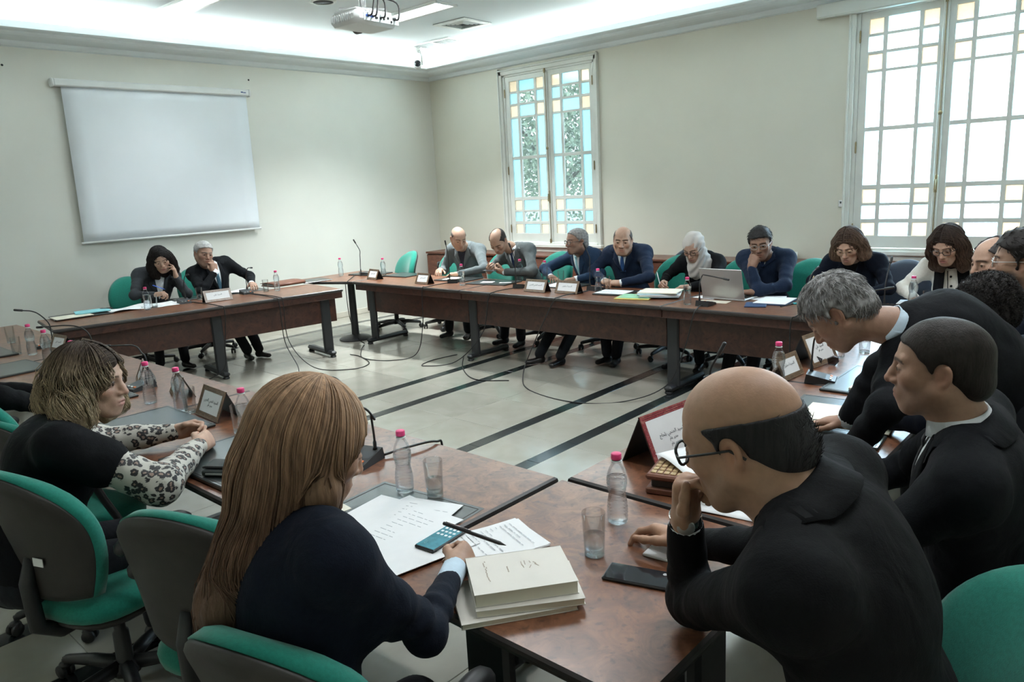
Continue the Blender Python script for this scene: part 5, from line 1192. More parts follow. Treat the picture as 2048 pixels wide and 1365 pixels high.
def ik(S, Wp, a, b, pole):
    S, Wp = A_(*S), A_(*Wp); d = Wp-S; L = np.linalg.norm(d); n = d/L; L2 = min(L, (a+b)*.999); t = (a*a-b*b+L2*L2)/(2*L2); hh = math.sqrt(max(0, a*a-t*t)); p = A_(*pole); p = unit(p-n*(p @ n)); return S+n*t*(L/L2)+p*hh

def spectacles(parent, Mh, col='plastic', style='rect', r=.0016):
    b = MB(); ln = MB(); T = lambda p: tuple((Mh @ A_(*p, 1))[:3])
    for q in (-1, 1):
        P = []
        for k in range(16):
            a = 2*math.pi*k/16; c, s = math.cos(a), math.sin(a); e = 1.0 if style == 'round' else .62
            x = .0235*np.sign(c)*abs(c)**e; z = (.0185 if style != 'thin' else .0155)*np.sign(s)*abs(s)**e; P.append(T((q*.0335+x, .1065-.10*(x*q+.0)**2*8-(.004 if x*q > 0 else 0), .001+z)))
        b.tube(P, r, 6, closed=True); ln.add(P, [tuple(range(16))])
        b.tube([T((q*.058, .1015, .006)), T((q*.076, .088, .007)), T((q*.083, .02, .008)), T((q*.083, -.012, .008)), T((q*.080, -.034, -.012))], r*.95, 6)
    b.tube([T((-.010, .108, .004)), T((0, .112, .007)), T((.010, .108, .004))], r, 6)
    o = b.build('spectacles', col, parent, smooth=True); ln.build('lens', 'lens', o); return o
def eyes(parent, Mh, gaze=(0, 0)):
    for q in (-1, 1):
        V = []; F = []; mi = []; n, m = 18, 12; c = A_(q*.0325, .0815, .0032); f = unit(A_(gaze[0], 1, gaze[1])); x = unit(np.cross(f, A_(0, 0, 1))); z = np.cross(x, f)
        b = MB()
        for i in range(m+1):
            th = math.pi*i/m*.6
            for k in range(n): a = 2*math.pi*k/n; p = c+.0122*(math.cos(th)*f+math.sin(th)*(math.cos(a)*x+math.sin(a)*z)); V.append(tuple((Mh @ np.append(p, 1))[:3]))
        for i in range(m):
            for k in range(n): F.append((i*n+k, i*n+(k+1) % n, (i+1)*n+(k+1) % n, (i+1)*n+k)); mi.append(1 if i < 5 else 0)
        b.v = V; b.f = F; b.mi = mi; b.build('eye', ['eye', 'iris'], parent, smooth=True)
def strands(parent, name, lines, r, cols, seed=0, mat='hairmat'):
    # one tapered three-sided ribbon per lock, coloured root to tip
    V = []; Q = []; C = []
    for li, L in enumerate(lines):
        L = np.asarray(L); m = len(L); t = np.gradient(L, axis=0); t /= np.linalg.norm(t, axis=1)[:, None]+1e-9
        u = np.cross(t, A_(.31, .52, .79)); u /= np.linalg.norm(u, axis=1)[:, None]+1e-9; w = np.cross(t, u); n0 = len(V)*0+sum(0 for _ in ())
        rr = r*(1-np.linspace(0, 1, m)**3*.85); base = len(V)
        for k in range(4): a = k*math.pi/2; V_ = L+rr[:, None]*(math.cos(a)*u+math.sin(a)*w); V.append(V_); C.append(cols(np.linspace(0, 1, m), li))
        b0 = base*0
    off = 0; VV = []; CC = []; i = 0
    for L in lines:
        m = len(L); st = np.stack(V[i:i+4], 1).reshape(-1, 3); cc = np.stack(C[i:i+4], 1).reshape(-1, 3); VV.append(st); CC.append(cc)
        for a in range(m-1):
            for k in range(4): Q.append((off+a*4+k, off+a*4+(k+1) % 4, off+(a+1)*4+(k+1) % 4, off+(a+1)*4+k))
        off += 4*m; i += 4
    me = npmesh(name, np.vstack(VV), np.array(Q), mat, np.vstack(CC)); o = bpy.data.objects.new(name, me); COL.objects.link(o); o.parent = parent; return o
def link(name, me, parent=None): o = bpy.data.objects.new(name, me); COL.objects.link(o); o.parent = parent; return o

SKIN = (.36, .215, .150)
def person(label, head, yaw, pitch=0., roll=0., hs=1.07, fem=False, nb=None, pel=None, tyaw=None, shw=.185, arms=None, legs=None, skin=SKIN, hair=None, jacket='navy_suit', shirt='white_shirt', tie=None, v=.20, hres=.0045, jres=.013, glasses=None, lids=1., beard=0., brow=(.025, .018, .014), fat=0., bulk=1., gaze=(0, 0), stand=False, lapel=True, face=None, cuffs='white_shirt', shz=None, trousers='trouser', kneeh=.50, hunch=0., footd=(.02, .10), mouth=0., lipc=None, makeup=0., sleeves=None, collar=True, shtilt=0., custom=None, legx=.09, clh=1.):
    """head: world centre; yaw: heading of the face (0=+Y, positive towards -X); nb: base of the neck; pel: hip centre"""
    tyaw = yaw if tyaw is None else tyaw; head = A_(*head)
    fw = A_(-math.sin(tyaw), math.cos(tyaw), 0); rt = A_(math.cos(tyaw), math.sin(tyaw), 0)
    Mh = (Matrix.Translation(Vector(head)) @ Matrix.Rotation(yaw, 4, 'Z') @ Matrix.Rotation(-pitch, 4, 'X') @ Matrix.Rotation(roll, 4, 'Y') @ Matrix.Scale(hs, 4)); Mn = np.array(Mh)
    hf = Mn[:3, 1]/hs; hu = Mn[:3, 2]/hs
    nb = head-hf*.035-A_(0, 0, 1)*.12*hs-hu*.075*hs if nb is None else A_(*nb)
    pel = A_(nb[0]-fw[0]*.12, nb[1]-fw[1]*.12, .56) if pel is None else A_(*pel)
    up = unit(nb-pel); L = np.linalg.norm(nb-pel); tf = unit(fw-up*(fw @ up)); tr = unit(np.cross(tf, up)); Rt = np.stack([tr, tf, up], 1)
    at = lambda x, y, z: pel+tr*x*bulk+tf*y+up*z*L
    sc = bulk; w = .92 if fem else 1.
    sh = {q: at(s*shw/bulk, -.012-hunch*.5, 0)+(nb-pel)-up*.065+up*s*shtilt for q, s in (('L', -1), ('R', 1))}
    for q, dz in (shz or {}).items(): sh[q] = sh[q]+A_(0, 0, dz)
    tor = Sdf(); hb = -tf*hunch
    tor.ell(at(0, .0, .02), (.178*sc*w, .135*sc, .15), Rt, .05); tor.ell(at(0, .012, .36), (.158*sc*w, .118*sc, .19), Rt, .06); tor.ell(at(0, 0, .68)+hb, (.176*sc*w, .122*sc, .18), Rt, .06)
    tor.rc(sh['L']*.96+sh['R']*.04, sh['R']*.96+sh['L']*.04, .074*w*(.5+.5*sc), .074*w*(.5+.5*sc), .05); tor.ell(at(0, -.045, .80)+hb, (.13*sc*w, .085, .12), Rt, .05)
    for s in (-1, 1):
        tor.rc(nb+tr*s*.03-up*.01-tf*.01, nb*.45+sh['L' if s < 0 else 'R']*.55+up*.012, .052, .056, .04)
        if fem: tor.ell(at(s*.075, .085, .62), (.066, .062, .062), Rt, .04)
    body_s = Sdf(); body_s.p = [q for q in tor.p]
    jk = tor.copy(); aw = {}; la, lb = .295*hs/1.05, .255*hs/1.05
    for q in ('L', 'R'):
        a = (arms or {}).get(q)
        if a is None: s = -1 if q == 'L' else 1; a = dict(wr=at(s*.14, .30, .25)); 
        wr = A_(*a['wr']); s = -1 if q == 'L' else 1
        el = A_(*a['el']) if 'el' in a else ik(sh[q], wr, la, lb, a.get('pole', rt*s*.7-A_(0, 0, 1)-fw*.4))
        aw[q] = (el, wr, a); d = unit(wr-el); g = .9 if fem else 1.
        if a.get('skip'): continue
        wc = wr-d*a.get('slv', .02)
        jk.rc(sh[q]*.97+at(0, 0, .7)*.03, el, .066*g*(.6+.4*sc), .054*g, .075); jk.rc(el, wc, .053*g, .041*g, .02)
        body_s.rc(sh[q], el, .052*g, .042*g, .03); body_s.rc(el, wr-d*.03, .041*g, .030*g, .02)
    # legs
    hip = {q: pel+rt*s*legx-A_(0, 0, .01) for q, s in (('L', -1), ('R', 1))}; lg = {}; tro = Sdf()
    tro.ell(pel-A_(0, 0, .02), (.17*sc*w, .14*sc, .12), Rt, .04)
    for q, s in (('L', -1), ('R', 1)):
        if legs and q in legs: kn, an = A_(*legs[q][0]), A_(*legs[q][1])
        elif stand: kn = hip[q]+A_(0, 0, -.42)+fw*.03; an = A_(hip[q][0], hip[q][1], .10)-fw*.02
        else: kn = A_(*(hip[q]+fw*.40+rt*s*.02)); kn[2] = kneeh; an = kn+fw*footd[0]+rt*s*footd[1]*.2; an[2] = .10
        lg[q] = (kn, an); tro.rc(hip[q], kn, .092*w*(.5+.5*sc), .066*w, .04); tro.rc(kn, an+A_(0, 0, .0), .066*w, .052*w, .025); body_s.rc(hip[q], kn, .07*w, .052*w, .03); body_s.rc(kn, an, .05*w, .036*w, .02)
    # ---- body: trunk and limbs, then head and neck, then hands, one skin
    V, Q = mesh_of(body_s, .020, 2, lambda P: .020); Vs = [V-0]; Qs = [Q]; Cs = [np.tile(A_(*skin), (len(V), 1))]; n0 = len(V)
    Vs[0] = V-(0)*V
    inv = np.linalg.inv(Mn); nbL = (inv @ np.append(nb-up*.03, 1))[:3]; fc = face or {}
    hsd = head_sdf(fem, nbL, lids=lids, mouth=mouth, fat=fat, **fc); F, lo, ax = hsd.field(hres); V, Q = nets(F, lo, hres); V = smooth_mesh(V, Q, 1, .35)
    sc_fn = None
    if hair and hair.get('stub'):
        hsty = dict(hair); ss = short_hair(dict(hsty, th=.003, top=.003)); sc_fn = lambda P: hair['stub']*np.clip(.5-ss(P)/.012, 0, 1)
    C = skin_cols(V, skin, fem, beard, lipc, brow, 1.25 if not fem else .85, makeup, sc_fn, lids)
    Vs.append(V @ Mn[:3, :3].T+Mn[:3, 3]); Qs.append(Q+n0); Cs.append(C); n0 += len(V)
    for q in ('L', 'R'):
        el, wr, a = aw[q]
        if a.get('skip') or a.get('nohand'): continue
        d = unit(wr-el); fd = A_(*a['fd']) if 'fd' in a else d*A_(1, 1, .4); pn = a.get('pn', (0, 0, -1))
        V, Q = hand_mesh(q, a.get('pose', 'relax'), a.get('h', .0042 if jres > .0115 else .003), hs*(.9 if fem else .98)); R, t = hand_frame(wr, fd, pn); P = V @ R.T+t
        col = np.tile(A_(*skin)*A_(1.0, .97, .95), (len(V), 1)); nail = np.clip((V[:, 1]-.12)/.1, 0, 1)[:, None]*.25; col = col*(1-nail)+A_(*skin)*A_(1.08, .8, .75)*nail
        Vs.append(P); Qs.append(Q+n0); Cs.append(col); n0 += len(V)
    base = A_(pel[0], pel[1], 0); VV = np.vstack(Vs)-base
    p = link('person', npmesh('person', VV, np.vstack(Qs), 'skin', np.vstack(Cs))); p.location = base; tag(p, label, 'person')
    hold = bpy.data.objects.new('tmp', None)
    sub = lambda name, V, Q, mat, col=None: link(name, npmesh(name, V-base, Q, mat, col), p)
    Mb = np.eye(4); Mb[:3, 3] = -base; Ml = Mb @ Mn
    eyes(p, Ml, gaze)
    # ---- clothing
    sd = abs(hash(label)) % 1000
    sd = sum(ord(c) for c in label) % 997
    els = [aw[q][0] for q in aw]
    def wr_disp(P):
        d = .0045*wob(P, 15, sd)+.0035*np.abs(wob(P*A_(1, 1, .6), 26, sd+9))
        for e in els:
            r = np.linalg.norm(P-e, axis=-1); d = d+.0075*np.exp(-(r/.11)**2)*np.sin(r*105+3.5*wob(P, 9, sd+3))
        for q in sh:
            r = np.linalg.norm(P-(sh[q]*.75+aw[q][0]*.25), axis=-1); d = d+.0042*np.exp(-(r/.10)**2)*np.sin(r*80+9*wob(P, 7, sd+7))
        return d+.0055*np.sin(((P-pel) @ up)*44+3*wob(P, 7, sd+5))*np.clip(1.2-np.abs(((P-pel) @ up)/L-.30)/.28, 0, 1)
    V, Q = mesh_of(jk if sleeves is None else tor_plus(tor, sh, aw, sleeves), jres, 1, wr_disp); sub('jacket' if lapel else 'top', V, Q, jacket)
    if sleeves:
        for q in ('L', 'R'):
            sl = Sdf(); el, wr, a = aw[q]; d = unit(wr-el); sl.rc(sh[q]*.6+el*.4, el, .064, .072, .03); sl.rc(el, wr-d*.015, .070, .038, .02)
            V, Q = mesh_of(sl, jres, 1, lambda P: .006*wob(P, 34, sd)); sub('sleeve', V, Q, sleeves['mat'])
    V, Q = mesh_of(tro, .016, 1, lambda P: .003*wob(P, 18, sd+1)); sub('trousers', V, Q, trousers)
    for q, s in (('L', -1), ('R', 1)):
        kn, an = lg[q]; f2 = unit(fw*1.+rt*s*.25); so = Sdf(); so.ell(A_(an[0], an[1], .045)-f2*.01, (.038, .045, .045), np.stack([np.cross(f2, A_(0, 0, 1)), f2, A_(0, 0, 1)], 1), .02); so.rc(A_(an[0], an[1], .038), A_(an[0], an[1], .030)+f2*.13, .036, .034, .03, sq=(A_(0, 0, 1), 1.25)); so.half((0, 0, .003), (0, 0, -1)); V, Q = mesh_of(so, .010, 1); sub('shoe', V, Q, 'shoe')
    # neckline: shirt, tie, lapels laid on the chest
    org = nb+tf*.32
    def chest(xz, d):   # xz arrays (x across, z below the neck base) -> points on the chest, d proud
        P = org+xz[..., :1]*tr-xz[..., 1:]*up; return march(P, -tf, tor, d)
    if lapel or shirt:
        zt = -.012; ns = 15
        sv = np.linspace(0, 1, ns)
        if shirt:
            wv = .066*(1-sv)**.85+.004; uu = np.linspace(-1, 1, 9); g = np.stack([uu[None, :]*wv[:, None]*1.15, np.repeat((zt+.0+v*sv)[:, None], 9, 1)], -1); P = chest(g, .004+.0*g[..., 0]); b = MB(); b.grid(P-base); b.build('shirt', shirt, p, smooth=True)
        if tie:
            prof = [(.0, .017), (.028, .021), (.034, .014), (.08, .020), (v+.02, .030)]; zz = np.linspace(0, v-.012, 16); ww = np.interp(zz, [a for a, _ in prof], [c for _, c in prof]); uu = np.linspace(-1, 1, 5); g = np.stack([uu[None, :]*ww[:, None], np.repeat((.010+zz)[:, None], 5, 1)], -1); kn = np.where(zz < .03, .016, .008)[:, None]-.003*uu[None, :]**2; P = chest(g, kn); b = MB(); b.grid(P-base, thick=.004, dirv=tf); b.build('tie', tie, p, smooth=True)
        if lapel:
            for s in (-1, 1):
                inn = .062*(1-sv)**.85+.002; out = inn+np.interp(sv, [0, .35, .42, .5, 1], [.030, .055, .075, .062, .012])
                uu = np.linspace(0, 1, 6); x = s*(inn[:, None]*(1-uu)+out[:, None]*uu); g = np.stack([x, np.repeat((zt+(v+.005)*sv)[:, None], 6, 1)], -1); P = chest(g, .0085+.003*np.sin(uu*math.pi)[None, :]); b = MB(); b.grid((P-base) if s > 0 else (P-base)[:, ::-1], thick=.005, dirv=tf); b.build('lapel', jacket, p, smooth=True)
            # collar band round the back of the neck
            nu_ = unit(head-hf*.02-hu*.05-nb); R_ = []; nk = ((.059 if not fem else .051)+fat+.004)*hs
            for i, th in enumerate(np.linspace(-2.3, 2.3, 27)):
                dx = tr*math.sin(th)-tf*math.cos(th); cf = (abs(th)/2.3)**2; top = (.040-.045*cf)*clh
                row = [nb+dx*(nk+.004)+nu_*(top-.03), nb+dx*(nk+.008)+nu_*top, nb+dx*(nk+.016)+nu_*(top+.001), nb+dx*(nk+.030)+nu_*(top-.030), nb+dx*(nk+.048)+nu_*(top-.058)]
                P = np.array(row); f = tor(P); bad = f < .007; bad[:2] = False
                if bad.any(): P[bad] = project(P[bad], tor, .008, 5)
                R_.append(P)
            b = MB(); b.grid(np.array(R_)-base, thick=.004, dirv=(0, 0, .5)); b.build('collar', jacket, p, smooth=True)
    if collar and shirt:
        nu_ = unit(head-hf*.02*hs-hu*.06*hs-nb); R_ = []; r0 = ((.0585 if not fem else .0505)+fat+.001)*hs
        for th in np.linspace(-2.75, 2.75, 31):
            dx = tr*math.sin(th)-tf*math.cos(th); cf = max(0, abs(th)-1.6)/1.15; lo_ = .012+.030*cf
            R_.append([nb+dx*(r0+.004)+nu_*.012, nb+dx*(r0+.005)+nu_*(.046-.012*cf), nb+dx*(r0+.009)+nu_*(.048-.012*cf), nb+dx*(r0+.020+.006*cf)+nu_*(.016-lo_*.5)])
        b = MB(); b.grid(np.array(R_)-base, thick=.0015, dirv=(0, 0, .6)); b.build('shirt_collar', shirt, p, smooth=True)
    if cuffs:
        for q in ('L', 'R'):
            el, wr, a = aw[q]
            if a.get('skip') or a.get('nohand'): continue
            d = unit(wr-el); cw = a.get('cuffw', .012); b = MB(); g = .9 if fem else 1.; b.tube([wr-d*(a.get('slv', .02)+.03)-base, wr-d*a.get('slv', .02)-base, wr+d*cw-base, wr+d*(cw+.001)-base], [.036*g, .0365*g, .0365*g, .031*g], 18); b.build('cuff', cuffs, p, smooth=True)
    if glasses: spectacles(p, Ml, *glasses)
    if hair and 'th' in hair:
        hd = short_hair(hair); hr = hair.get('res', hres*1.1); V, Q = mesh_of(hd, hr, 1, lambda P: hair.get('rough', .0022)*wob(P, hair.get('freq', 170), sd)); c = np.tile(A_(*hair['col']), (len(V), 1))
        if 'col2' in hair: t = np.clip((.5+.9*wob(V, 90, 5))*(1-np.clip((V[:, 2]-.02)/.12, 0, 1)*hair.get('topmix', 0)), 0, 1)[:, None]; c = c*(1-t)+A_(*hair['col2'])*t
        sub('hair', V @ Mn[:3, :3].T+Mn[:3, 3], Q, 'hairmat', c)
        if hair.get('locks'):
            rs = np.random.RandomState(sd); ii = rs.randint(0, len(V), hair['locks']); ln = hair.get('ll', .026); cu = hair.get('curl', 0.); L = []; kc = []
            for i in ii:
                p0 = V[i]
                if abs(p0[0]) > .05 and -.055 < p0[1] < .02 and p0[2] < .055: continue
                nr_ = unit(p0-A_(0, -.02, .02)); d = A_(*hair.get('flow', (0, -.75, -.5)))+rs.normal(size=3)*.22; d = unit(d-nr_*(d @ nr_)*.95); bn = np.cross(nr_, d); k = np.linspace(0, 1, 6)[:, None]; le = ln*rs.uniform(.6, 1.2)
                q = p0-nr_*.002+d*le*k+nr_*(hair.get('lift', .0025)*np.sin(k*2.4)); 
                if cu: q = q+cu*(bn*np.sin(k*7+rs.rand()*6)+nr_*(np.cos(k*7)-.2))
                L.append(q @ Mn[:3, :3].T+Mn[:3, 3]-base); kc.append(c[i]*rs.uniform(.65, 1.5))
            strands(p, 'hair_locks', L, hair.get('lr', .0011)*hs, lambda u, i: np.tile(kc[i], (len(u), 1)))
    P_ = dict(obj=p, base=base, Mn=Mn, Ml=Ml, nb=nb, pel=pel, tor=tor, jk=jk, tr=tr, tf=tf, up=up, L=L, at=at, chest=chest, aw=aw, sub=sub, head=head, sh=sh, seed=sd, hs=hs)
    if custom: custom(P_)
    return P_
def tor_plus(tor, sh, aw, sleeves):
    s = tor.copy()
    for q in ('L', 'R'): el = aw[q][0]; s.rc(sh[q], sh[q]*(1-sleeves['cut'])+el*sleeves['cut'], .085, sleeves.get('r', .095), .04)
    return s
def hair_volume(D, build, name='hair', res=.006, col=(.02, .015, .012), col2=None, disp=None, colf=None):
    s = Sdf(); build(s); V, Q = mesh_of(s, res, 1, disp); c = np.tile(A_(*col), (len(V), 1))
    if colf: c = colf(V)
    Mn = D['Mn']; D['sub'](name, V @ Mn[:3, :3].T+Mn[:3, 3], Q, 'hairmat', c); return s
def face_open(s, hl=.072, w=.058, low=-.12, sh=0.):
    # opens a hair volume over the face: an oval in front
    s.fn(lambda P: -np.maximum(np.sqrt((np.abs(P[..., 0]+sh)/w)**2+((P[..., 2]-(hl+low)/2)/((hl-low)/2))**2)*.06-.06, .028-P[..., 1]+.0), .012, 2)
# ------------------------------------------------------------------ the people round the tables
GREY = dict(stub=.55)
BALD = ((0, .020, .092), (.060, .105, .075))
TOP = ((0, .03, .10), (.066, .10, .080))
OL, BR, PALE, TAN = (.33, .195, .135), (.25, .145, .10), (.46, .30, .225), (.38, .235, .165)
Z = .79
def scarf_band(D, col):
    pass
# -- long row, left to right
person('bald man in pale grey suit and dark shirt, looking down to his left', (-6.34, 6.10, 1.175), PI+.81+.30, .38, .0, nb=(-6.44, 6.29, 1.075), pel=(-6.50, 6.45, .56), tyaw=PI+.28, shw=.19, skin=(.42, .26, .185), jacket='grey_suit', shirt='dark_top', collar=False, cuffs=None, v=.24, lids=.25, brow=(.08, .06, .05),
       arms=dict(R=dict(wr=(-6.62, 6.04, Z+.01), fd=(.55, -.8, 0), pose='relax'), L=dict(wr=(-6.16, 5.88, Z), el=(-5.93, 6.08, .84), fd=(-.95, -.35, 0), pose='relax')), hair=dict(th=.0022, top=.001, hl=.075, col=(.10, .085, .075), bald=((0, .01, .088), (.071, .11, .075)), stub=.25))
person('balding man in grey suit, bowed over the phone in his hands', (-5.63, 6.02, 1.16), PI+.745-.42, .72, .0, nb=(-5.58, 6.225, 1.07), pel=(-5.48, 6.45, .56), tyaw=PI-.05, skin=TAN, jacket='grey_suit_dark', tie='navy_tie', lids=.2,
       arms=dict(R=dict(wr=(-5.76, 5.98, .83), el=(-5.84, 6.13, .86), fd=(.6, -.6, .25), pn=(.5, .4, .5), pose='hold'), L=dict(wr=(-5.50, 5.95, .83), el=(-5.20, 6.08, .83), fd=(-.85, -.25, .2), pn=(-.3, .5, .6), pose='hold')), hair=dict(th=.006, top=.003, hl=.075, col=(.025, .02, .018), bald=BALD, stub=.5))
phone(-5.625, 5.86, PI/2+.2, .105, 'dark phone held by the bowed man in the grey suit')
person('man in blue suit, pale blue tie and black spectacles, in profile', (-4.66, 6.16, 1.155), PI+.652-1.05, .02, .0, nb=(-4.70, 6.28, 1.045), pel=(-4.62, 6.48, .56), tyaw=PI-.28, skin=BR, jacket='blue_suit', tie='pale_tie', v=.24, glasses=('plastic', 'rect', .0022), lids=.9,
       arms=dict(R=dict(wr=(-4.93, 6.05, Z), el=(-5.11, 6.17, .85), fd=(.75, -.55, 0), pose='relax'), L=dict(wr=(-4.55, 5.98, Z), el=(-4.40, 6.2, .83), fd=(-.75, -.55, 0), pose='relax')), beard=.25, legs=dict(L=((-4.50, 6.05, .50), (-4.45, 5.56, .10)), R=((-4.75, 6.05, .50), (-4.68, 5.52, .10))),
       hair=dict(th=.009, top=.008, hl=.080, col=(.26, .25, .24), col2=(.17, .165, .16), rough=.0012, freq=60, stub=.3, locks=500, ll=.016, lr=.0011, lift=.002), brow=(.10, .09, .085))
person('balding man in navy suit and blue tie, facing the camera', (-4.07, 6.12, 1.172), PI+.588-.12, .12, -.05, hs=1.1, nb=(-4.16, 6.30, 1.085), pel=(-4.16, 6.47, .56), tyaw=PI+.1, shw=.20, bulk=1.08, skin=TAN, jacket='navy_suit', tie='blue_tie', fat=.003, lids=.7, face=dict(jaw=1.08, nose=1.15),
       arms=dict(R=dict(wr=(-4.20, 5.98, Z), el=(-4.46, 6.16, .86), fd=(.8, -.5, 0), pose='clasp', pn=(.3, .2, -1)), L=dict(wr=(-3.97, 5.93, Z), el=(-3.74, 6.05, .84), fd=(-.95, -.2, 0), pose='clasp', pn=(-.3, .3, -1))), hair=dict(th=.005, top=.002, hl=.075, col=(.10, .09, .085), bald=((0, .02, .088), (.066, .115, .075)), stub=.35), brow=(.05, .04, .035), legs=dict(L=((-4.05, 6.05, .50), (-4.0, 5.86, .10)), R=((-4.28, 6.05, .50), (-4.12, 5.88, .10))))
def hijab(D):
    s = Sdf(); s.ell((0, -.022, .034), (.090, .113, .101), k=.04); s.ell((0, .0, -.055), (.082, .088, .085), k=.05); s.rc((0, -.035, -.10), (0, -.04, -.19), .084, .110, .05); s.rc((0, .05, -.15), (.01, .055, -.215), .066, .075, .05)
    face_open(s, .066, .053, -.108); Mn = D['Mn']; V, Q = mesh_of(s, .0052, 1, lambda P: .0035*np.sin(P[..., 2]*95+P[..., 0]*60+np.abs(P[..., 1])*50)+.002*wob(P, 30, 4)); D['sub']('headscarf', V @ Mn[:3, :3].T+Mn[:3, 3], Q, 'scarfmat')
person('woman in pale headscarf, black jacket and black spectacles, writing', (-3.30, 6.10, 1.125), PI+.494-.42, .50, .05, fem=True, hs=1.03, nb=(-3.33, 6.28, 1.03), pel=(-3.35, 6.46, .55), tyaw=PI+.02, shw=.165, skin=(.43, .28, .21), jacket='black_cloth', shirt='dark_top', collar=False, cuffs=None, glasses=('plastic', 'rect', .0022), lids=.15, lipc=(.30, .10, .10), custom=hijab,
       arms=dict(R=dict(wr=(-3.57, 6.02, Z+.01), el=(-3.64, 6.22, .84), fd=(.25, -.9, -.05), pn=(.75, 0, -.6), pose='pen'), L=dict(wr=(-3.25, 5.93, Z), el=(-3.06, 6.10, .83), fd=(-.95, -.25, 0), pose='relax')))
person('man with thin spectacles and navy jumper, hand at his mouth', (-2.66, 6.06, 1.172), PI+.411-.12, .20, .08, nb=(-2.71, 6.27, 1.075), pel=(-2.72, 6.46, .56), tyaw=PI+.12, skin=BR, jacket='navy_suit', shirt='white_shirt', tie='navy_tie', v=.09, cuffs=None, glasses=('silver', 'thin', .0015), lids=.8,
       arms=dict(R=dict(wr=(-2.685, 5.95, .985), el=(-2.62, 5.93, .80), fd=(.25, .25, .9), pn=(.1, 1, -.2), pose='chin'), L=dict(wr=(-2.62, 5.86, Z), el=(-2.44, 6.06, .83), fd=(-.9, -.3, 0), pose='relax')), hair=dict(th=.013, top=.018, hl=.066, col=(.018, .016, .016), col2=(.04, .04, .042), topmix=.9, rough=.003, freq=60, temple=.024, locks=700, ll=.024, lr=.0013, lift=.005, flow=(0, .3, -.4)), brow=(.02, .015, .012), beard=.2, legs=dict(L=((-2.62, 6.0, .50), (-2.60, 5.78, .10)), R=((-2.82, 6.0, .50), (-2.80, 5.74, .10))))
def bob(length, side, col, tips, n, wave, seed=3, front=-1., thick=.016, r=.0026, res=.006, part=.0, wisp=0.):
    """hair falling from a parting: soft volume plus separate locks laid over it"""
    def f(D):
        Mn = D['Mn']; s = Sdf(); s.ell((0, -.020, .036), (.077+thick, .099+thick, .086+thick), k=.03)
        for q in (-1, 1): s.chain([(q*(.070+thick*.4), -.005, .02), (q*(.074+side*.6), -.012, -.06), (q*(.066+side), -.008, -length*.75), (q*(.055+side*.7), -.005, -length)], [.030+thick, .034+thick, .034+thick*.8, .016], .03)
        s.chain([(0, -.085, .0), (0, -.092, -.07), (0, -.095, -length*.8), (0, -.092, -length*1.05)], [.052+thick, .056+thick, .056+thick, .025], .035)
        face_open(s, .062, .060, -.15)
        V, Q = mesh_of(s, res, 1, lambda P: wave*wob(P*A_(1, 1, .55), 75, seed)); c = np.tile(A_(*col), (len(V), 1)); t = np.clip((-V[:, 2]-.0)/length, 0, 1)[:, None]**1.1; c = c*(1-t)+A_(*tips)*t
        D['sub']('hair', V @ Mn[:3, :3].T+Mn[:3, 3], Q, 'hairmat', c)
        rs = np.random.RandomState(seed); L = []; keep = []
        for i in range(n):
            part_ = i % 5 < 2; th = rs.uniform(-2.75, 2.75); th = th+.0; up0 = rs.uniform(.25, 1.35)
            m = 18; u = np.linspace(0, 1, m); az = th+.12*rs.normal(); zz = np.where(u < .45, .115-.0*u, 0)
            a = np.minimum(u/.5, 1)*math.pi*.5*(.55+.45*rs.rand())+up0*.25; rx, ry = .08+thick, .10+thick
            X = np.sin(az)*np.sin(np.minimum(a, 1.57))*rx; Y = -.02-np.cos(az)*np.sin(np.minimum(a, 1.57))*ry; Zc = .036+np.cos(np.minimum(a, 1.57))*(.086+thick)
            if part_:   # locks swept sideways from the parting over the front of the head
                fi = rs.uniform(-.2, 1.22); sg = 1 if rs.rand() < .5 else -1; ps = np.minimum(u/.45, 1)*rs.uniform(1.25, 1.55); k_ = .40+.60*math.cos(fi)
                X = sg*(.006+np.sin(ps)*rx*k_+np.clip(ps-.6, 0, 1)*.035*math.sin(max(0, fi))); Y = -.02+math.sin(fi)*ry*(1-.30*ps/1.5); Zc = .036+np.cos(ps*.9)*math.cos(fi)*(.086+thick)-np.clip(ps-.5, 0, 1)*.02; th = sg*(math.pi/2+.9*math.sin(max(0, fi)))
                az = th
            dn = np.clip((u-.42)/.58, 0, 1)*(length+.04)*rs.uniform(.75, 1.06); Zc = Zc-dn
            ph = 2.5*np.sin(th*4)+1.2*np.sin(th*9+1)+rs.rand()*.7; amp = wave*2.4*np.clip(dn/.04+.15, 0, 1); X = X+amp*np.sin(dn*50+ph)*np.cos(th)+(np.sin(az)*side*np.clip(dn/length, 0, 1)*.8); Y = Y+amp*np.sin(dn*50+ph)*np.sin(th)
            P = np.stack([X, Y, Zc], 1); P2 = project(P, s, .001+.004*rs.rand(), 3); P2 = P2+(amp*1.3*np.sin(dn*50+ph+1.2))[:, None]*np.stack([np.sin(az)+0*u, -np.cos(az)+0*u, 0*u], 1)
            if wisp: k = np.clip((u-.6)/.4, 0, 1)[:, None]; P2 = P2*(1-k*wisp)+P*k*wisp
            L.append(P2 @ Mn[:3, :3].T+Mn[:3, 3]-D['base']); keep.append(rs.uniform(.7, 1.5))
        strands(D['obj'], 'hair_locks', L, r*D['hs'], lambda u, i: (A_(*col)[None]*(1-np.clip(u*1.25-.25, 0, 1)[:, None])+A_(*tips)[None]*np.clip(u*1.25-.25, 0, 1)[:, None])*keep[i])
    return f
